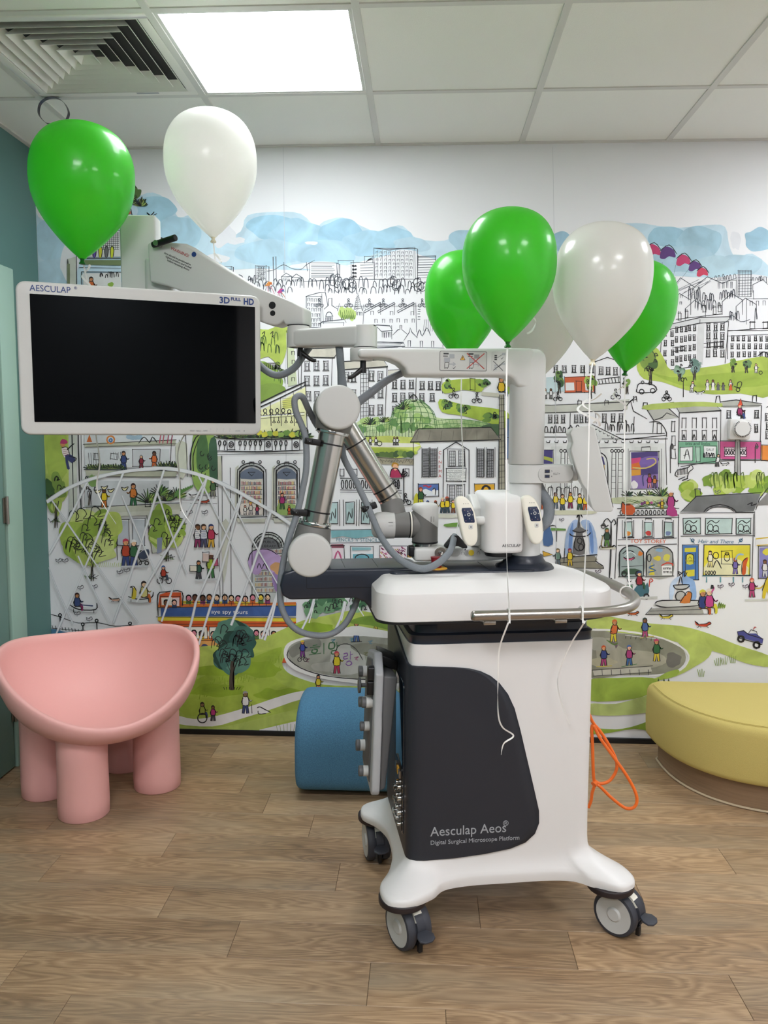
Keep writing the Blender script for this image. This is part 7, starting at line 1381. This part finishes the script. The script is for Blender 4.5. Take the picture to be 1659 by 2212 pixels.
# chain posts and water edge
for x, y in ((131, 1330), (210, 1342), (282, 1348), (180, 1350)): S([(x, y), (x+1, y+20)], 2.6); ell(x, y-2, 3, 3, 1.6)
S([(110, 1326), (131, 1332), (170, 1345), (210, 1344), (250, 1352), (282, 1350), (340, 1356)], 1); F([(112, 1358), (140, 1364), (200, 1372), (260, 1378), (112, 1392)], '#4a7a9c', .7, 2)
for k in range(14): S([(114+k*7, 1350+k), (116+k*7, 1358+k)], 1.4)
S([(112, 1356), (220, 1366)], 1.2)
# ---- tour bus
Q(348, 1302, 640, 1330, '#3f5f9c', .8); F([(345, 1296), (640, 1302), (640, 1308), (345, 1303)], '#e0c83a', .5, 1); F([(342, 1306), (640, 1300), (640, 1306), (342, 1312)], '#d8742e', .4, 1); F([(342, 1332), (640, 1334), (640, 1344), (342, 1340)], '#e0cc3c', .5, 1); F([(342, 1340), (640, 1342), (640, 1362), (380, 1362)], '#d05a26', .8, 1); Q(380, 1362, 640, 1388, '#de8a3c', .7); Q(400, 1384, 640, 1414, '#dba25c', .6); F([(410, 1414), (640, 1412), (640, 1430), (410, 1436)], '#cf5a2a', .7, 1)
F([(343, 1306), (346, 1284), (360, 1279), (392, 1279), (394, 1308)], '#d0562a', .8, 1); Q(350, 1290, 372, 1307, '#e9e2d8', .3); Q(374, 1290, 388, 1308, '#e6d0d0', .3); heads(350, 388, 1300, 2, 5); B(348, 1288, 390, 1310, 1.3); S([(343, 1330), (342, 1284), (360, 1278), (394, 1278), (394, 1310)], 1.5)
heads(400, 586, 1292, 12, 5.4); S([(396, 1300), (592, 1304)], 1.1)
for k in range(13): S([(396+k*15, 1280 if k % 3 == 0 else 1300), (396+k*15, 1308)], 1.1)
wall_text('aye spy tours', 457, 1324.5, 9, 'f2f2f2', 1.2)
S([(343, 1312), (640, 1308)], 1.3); S([(338, 1332), (640, 1334)], 1.3); S([(372, 1348), (640, 1346)], 1.2)
for x0, x1 in ((393, 448), (453, 500), (505, 528), (532, 578), (582, 622)): F([(x0, 1378), (x0, 1358), (x0+4, 1354), (x1-4, 1354), (x1, 1358), (x1, 1378)], '#f0ece2', .2, 2); heads(x0+3, x1-3, 1369, max(2, int((x1-x0)/15)), 5.4); B(x0, 1354, x1, 1379, 1.4)
S([(380, 1383), (640, 1381)], 1.3); S([(405, 1414), (640, 1412)], 1.3); F([(432, 1412), (436, 1394), (442, 1390), (450, 1394), (454, 1412)], '#4a5276', .5, 2)
# ---- lower meadow with paths
F([(630, 1350), (660, 1338), (700, 1330), (760, 1318), (800, 1322), (850, 1330), (850, 1372), (760, 1362), (700, 1372), (640, 1390), (600, 1400), (560, 1410), (500, 1440), (440, 1470), (385, 1490), (370, 1440), (420, 1400), (480, 1392), (560, 1380)], '#b5c75e', .9, 3)
F([(640, 1395), (622, 1410), (610, 1430), (620, 1450), (650, 1465), (700, 1478), (780, 1482), (850, 1490), (850, 1580), (640, 1582), (560, 1582), (385, 1580), (375, 1500), (400, 1470), (470, 1440), (540, 1415), (600, 1398)], '#abc154', .95, 3)
F([(390, 1490), (440, 1460), (520, 1430), (590, 1402), (610, 1400), (596, 1430), (560, 1460), (500, 1480), (420, 1520), (385, 1535)], '#9cb63e', .95, 3); F([(400, 1500), (500, 1470), (570, 1440), (600, 1470), (640, 1490), (700, 1500), (600, 1520), (500, 1535), (400, 1545)], '#a8bf4a', .9, 3)
for k in range(70): x = rg.uniform(420, 610); y = 1500-(x-420)*.35+rg.uniform(-12, 14); S([(x, y), (x+rg.uniform(-1, 3), y-rg.uniform(5, 12))], 1.8, '#86a52c')
for x, y, rx, ry in ((560, 1445, 50, 16), (470, 1490, 60, 16), (600, 1500, 50, 14), (680, 1355, 50, 10), (470, 1450, 50, 12)): blob(x, y, rx, ry, '#93b032', .9, 12, .3)
F([(382, 1545), (420, 1552), (470, 1545), (540, 1525), (600, 1505), (650, 1492), (720, 1486), (720, 1500), (650, 1510), (590, 1530), (520, 1552), (460, 1568), (382, 1562)], '#ecebea', .2, 3); F([(385, 1566), (460, 1572), (540, 1556), (610, 1538), (700, 1520), (780, 1512), (780, 1530), (680, 1545), (600, 1562), (540, 1580), (470, 1582), (385, 1580)], '#b3c766', .9, 3); F([(560, 1582), (600, 1566), (680, 1550), (780, 1540), (780, 1582)], '#e9e9ec', .2, 2)
for k in range(6): S([(600+k*7, 1578), (597+k*8, 1566-rg.uniform(0, 6))], 1.6, '#9aa878')
# skate bowl
F([(614, 1402), (630, 1384), (680, 1372), (760, 1368), (850, 1372), (850, 1478), (760, 1474), (690, 1464), (640, 1448), (618, 1428)], '#f0efec', .2, 3); F([(622, 1402), (640, 1386), (690, 1376), (770, 1374), (850, 1380), (850, 1466), (760, 1464), (690, 1454), (645, 1438), (624, 1420)], '#a4a498', .95, 3); F([(720, 1400), (745, 1392), (780, 1400), (790, 1440), (760, 1456), (715, 1450)], '#c3c2ba', .8, 3); F([(625, 1402), (650, 1386), (690, 1380), (690, 1400), (650, 1410), (632, 1420)], '#85857c', .9, 3); blob(800, 1400, 40, 14, '#8f8e80', .9); blob(700, 1440, 30, 10, '#b5b4aa', .8)
S([(722, 1420), (730, 1396), (750, 1390), (770, 1402), (784, 1425)], 1.6, '#4a4a46'); S([(624, 1404), (622, 1420), (650, 1442), (700, 1458), (770, 1466), (850, 1468)], 1.4)
GT = '#3f6a44'
for p in ([(676, 1394), (686, 1392)], [(670, 1398), (692, 1396)], [(676, 1402), (674, 1408), (682, 1410), (686, 1403), (678, 1401)], [(668, 1414), (694, 1410)], [(700, 1388), (700, 1412)], [(712, 1388), (711, 1400), (722, 1399), (722, 1388), (712, 1388)], [(728, 1386), (728, 1404)], [(728, 1394), (734, 1393)], [(716, 1406), (724, 1404), (726, 1410), (718, 1412), (716, 1407)]): S(p, 2.4, GT)
for p in ([(742, 1412), (750, 1410), (750, 1416), (743, 1418), (744, 1423), (752, 1421)], [(757, 1406), (757, 1424)], [(757, 1414), (763, 1412)], [(748, 1430), (756, 1427), (760, 1433), (752, 1437), (747, 1432)]): S(p, 2, '#8a5aa0')
for x, y, c in ((770, 1420, '#a05a7a'), (664, 1424, '#7a4a5a'), (720, 1382, '#4a7a8a'), (760, 1380, '#5a8a9a'), (800, 1385, '#6a8a9a'), (790, 1410, '#7a7a5a')): S([(x-5, y), (x+5, y-2), (x-2, y+3), (x+4, y+5)], 1.5, c)
person(654, 1418, 34, '#3a4a9a', '#7a3a8a', '#c98a5e', '#e0c82a'); bike(654, 1424, .9, INK, False); person(728, 1454, 46, '#e0c82a', '#b83a5a', '#d89060', '#c84a5a'); person(770, 1385, 42, '#a83a7a', '#4a68a0', '#c98a5e', '#d8c83a'); S([(758, 1386), (782, 1385)], 1.8); person(812, 1362, 28, '#6a9ac8', '#c8b84a', '#f0c0a0', '#a83a6a', w=1.); bike(810, 1366, 1.1, INK, False); person(688, 1492, 34, '#dcc83a', '#d8803a', '#c98a5e', '#1a1a1a')
F([(752, 1344), (790, 1330), (850, 1332), (850, 1360), (800, 1350)], '#7f9f3e', .9, 3); F([(700, 1372), (760, 1352), (800, 1356), (850, 1366), (850, 1378), (770, 1372)], '#ecebe8', .2, 3)
# dark tree and strollers
tree(503, 1490, 106, 150, TEALG, 26, 22, True, INK, 8)
for k in range(7): S([(486+k*5, 1489), (484+k*6, 1483)], 1.3)
person(531, 1540, 46, '#eeecec', '#3a4a7a', '#8a6a4a', '#9a9a9a'); S([(544, 1520), (545, 1540)], 1.5); F([(556, 1535), (562, 1526), (572, 1530), (582, 1538), (560, 1541)], '#f0f0f0', .1, 2); S([(556, 1528), (562, 1526), (572, 1531), (586, 1538)], 1.3); S([(558, 1534), (560, 1541), (576, 1540)], 1.2)
person(438, 1550, 38, '#9fb04a', '#3a4a7a', '#8a6a4a', '#2a2020', sit=True); ell(438, 1550, 10, 10, 1.6); person(461, 1556, 32, '#b83a7a', '#4a4a52', '#8a5a3c', '#2a2020')
# clipped trees by the library
for x, y, w_, h_ in ((676, 1350, 40, 60), (720, 1340, 60, 60), (775, 1335, 50, 50)): tree(x, y, w_, h_, ['#6f9a72', '#4f7a58', '#8fb58c', '#3f6a4c'], 9, 6, False)
S([(668, 1345), (680, 1300)], 3, '#f0f0f0'); S([(738, 1340), (748, 1300)], 3, '#f0f0f0'); S([(786, 1330), (772, 1308)], 3.4, '#f0f0f0')
# ---- pale lattice dome across the square
SEQ[0] += 2
DOM = [(102, 1084), (150, 1054), (200, 1034), (260, 1020), (320, 1013), (365, 1012), (420, 1022), (480, 1044), (540, 1076), (600, 1112), (640, 1140)]
def bandl(p, w):
    S(p, w*.8+.6, '#cdd0d6', 3, 0, 1); SEQ[0] += 1; S(p, w*.8-.8, '#edeef1', 3, 0, 1); SEQ[0] += 1
for a, b in (((268, 1020), (112, 1392)), ((356, 1013), (246, 1345)), ((447, 1033), (296, 1300)), ((447, 1033), (350, 1342)), ((523, 1068), (424, 1300)), ((586, 1104), (500, 1350)), ((640, 1140), (566, 1380)), ((424, 1300), (395, 1400)), ((190, 1040), (108, 1196)), ((523, 1068), (430, 1392)), ((600, 1280), (572, 1382)), ((680, 1290), (652, 1360)), ((745, 1298), (725, 1360))): bandl([a, ((a[0]+b[0])/2+3, (a[1]+b[1])/2), b], 4.2)
for a, b in (((112, 1078), (300, 1345)), ((106, 1225), (160, 1348)), ((265, 1070), (356, 1276)), ((340, 1060), (405, 1240)), ((430, 1028), (560, 1290)), ((480, 1044), (600, 1260)), ((170, 1200), (240, 1345))): bandl([a, ((a[0]+b[0])/2-2, (a[1]+b[1])/2), b], 2.8)
bandl(DOM, 7)
# ---- one mesh for the whole print
me = bpy.data.meshes.new('mural_print'); me.from_pydata(lay.v, [], lay.f)
at = me.color_attributes.new('wash', 'FLOAT_COLOR', 'CORNER')
buf = []
for p in me.polygons: buf += list(lay.c[p.index])*p.loop_total
at.data.foreach_set('color', buf)
mm = bpy.data.materials.new('mural_watercolour'); mm.use_nodes = True; nt = mm.node_tree; N = nt.nodes; L = nt.links; bs = N['Principled BSDF']
av = N.new('ShaderNodeVertexColor'); av.layer_name = 'wash'; tc = N.new('ShaderNodeTexCoord')
n1 = N.new('ShaderNodeTexNoise'); n1.inputs['Scale'].default_value = 9; n1.inputs['Detail'].default_value = 5; n1.inputs['Distortion'].default_value = .8; L.new(tc.outputs['Object'], n1.inputs['Vector'])
mr = N.new('ShaderNodeMapRange'); mr.inputs[1].default_value = .3; mr.inputs[2].default_value = .7; mr.inputs[3].default_value = 1.28; mr.inputs[4].default_value = .74; L.new(n1.outputs['Fac'], mr.inputs[0])
pw = N.new('ShaderNodeMath'); pw.operation = 'POWER'; L.new(mr.outputs[0], pw.inputs[0]); L.new(av.outputs['Alpha'], pw.inputs[1])
gm = N.new('ShaderNodeMix'); gm.data_type = 'RGBA'; gm.blend_type = 'MULTIPLY'; gm.inputs[0].default_value = 1; L.new(av.outputs['Color'], gm.inputs[6]); L.new(pw.outputs[0], gm.inputs[7])
L.new(gm.outputs[2], bs.inputs['Base Color']); bs.inputs['Roughness'].default_value = .6
me.materials.append(mm); o = bpy.data.objects.new('mural_print', me); COL.objects.link(o); o.parent = mural
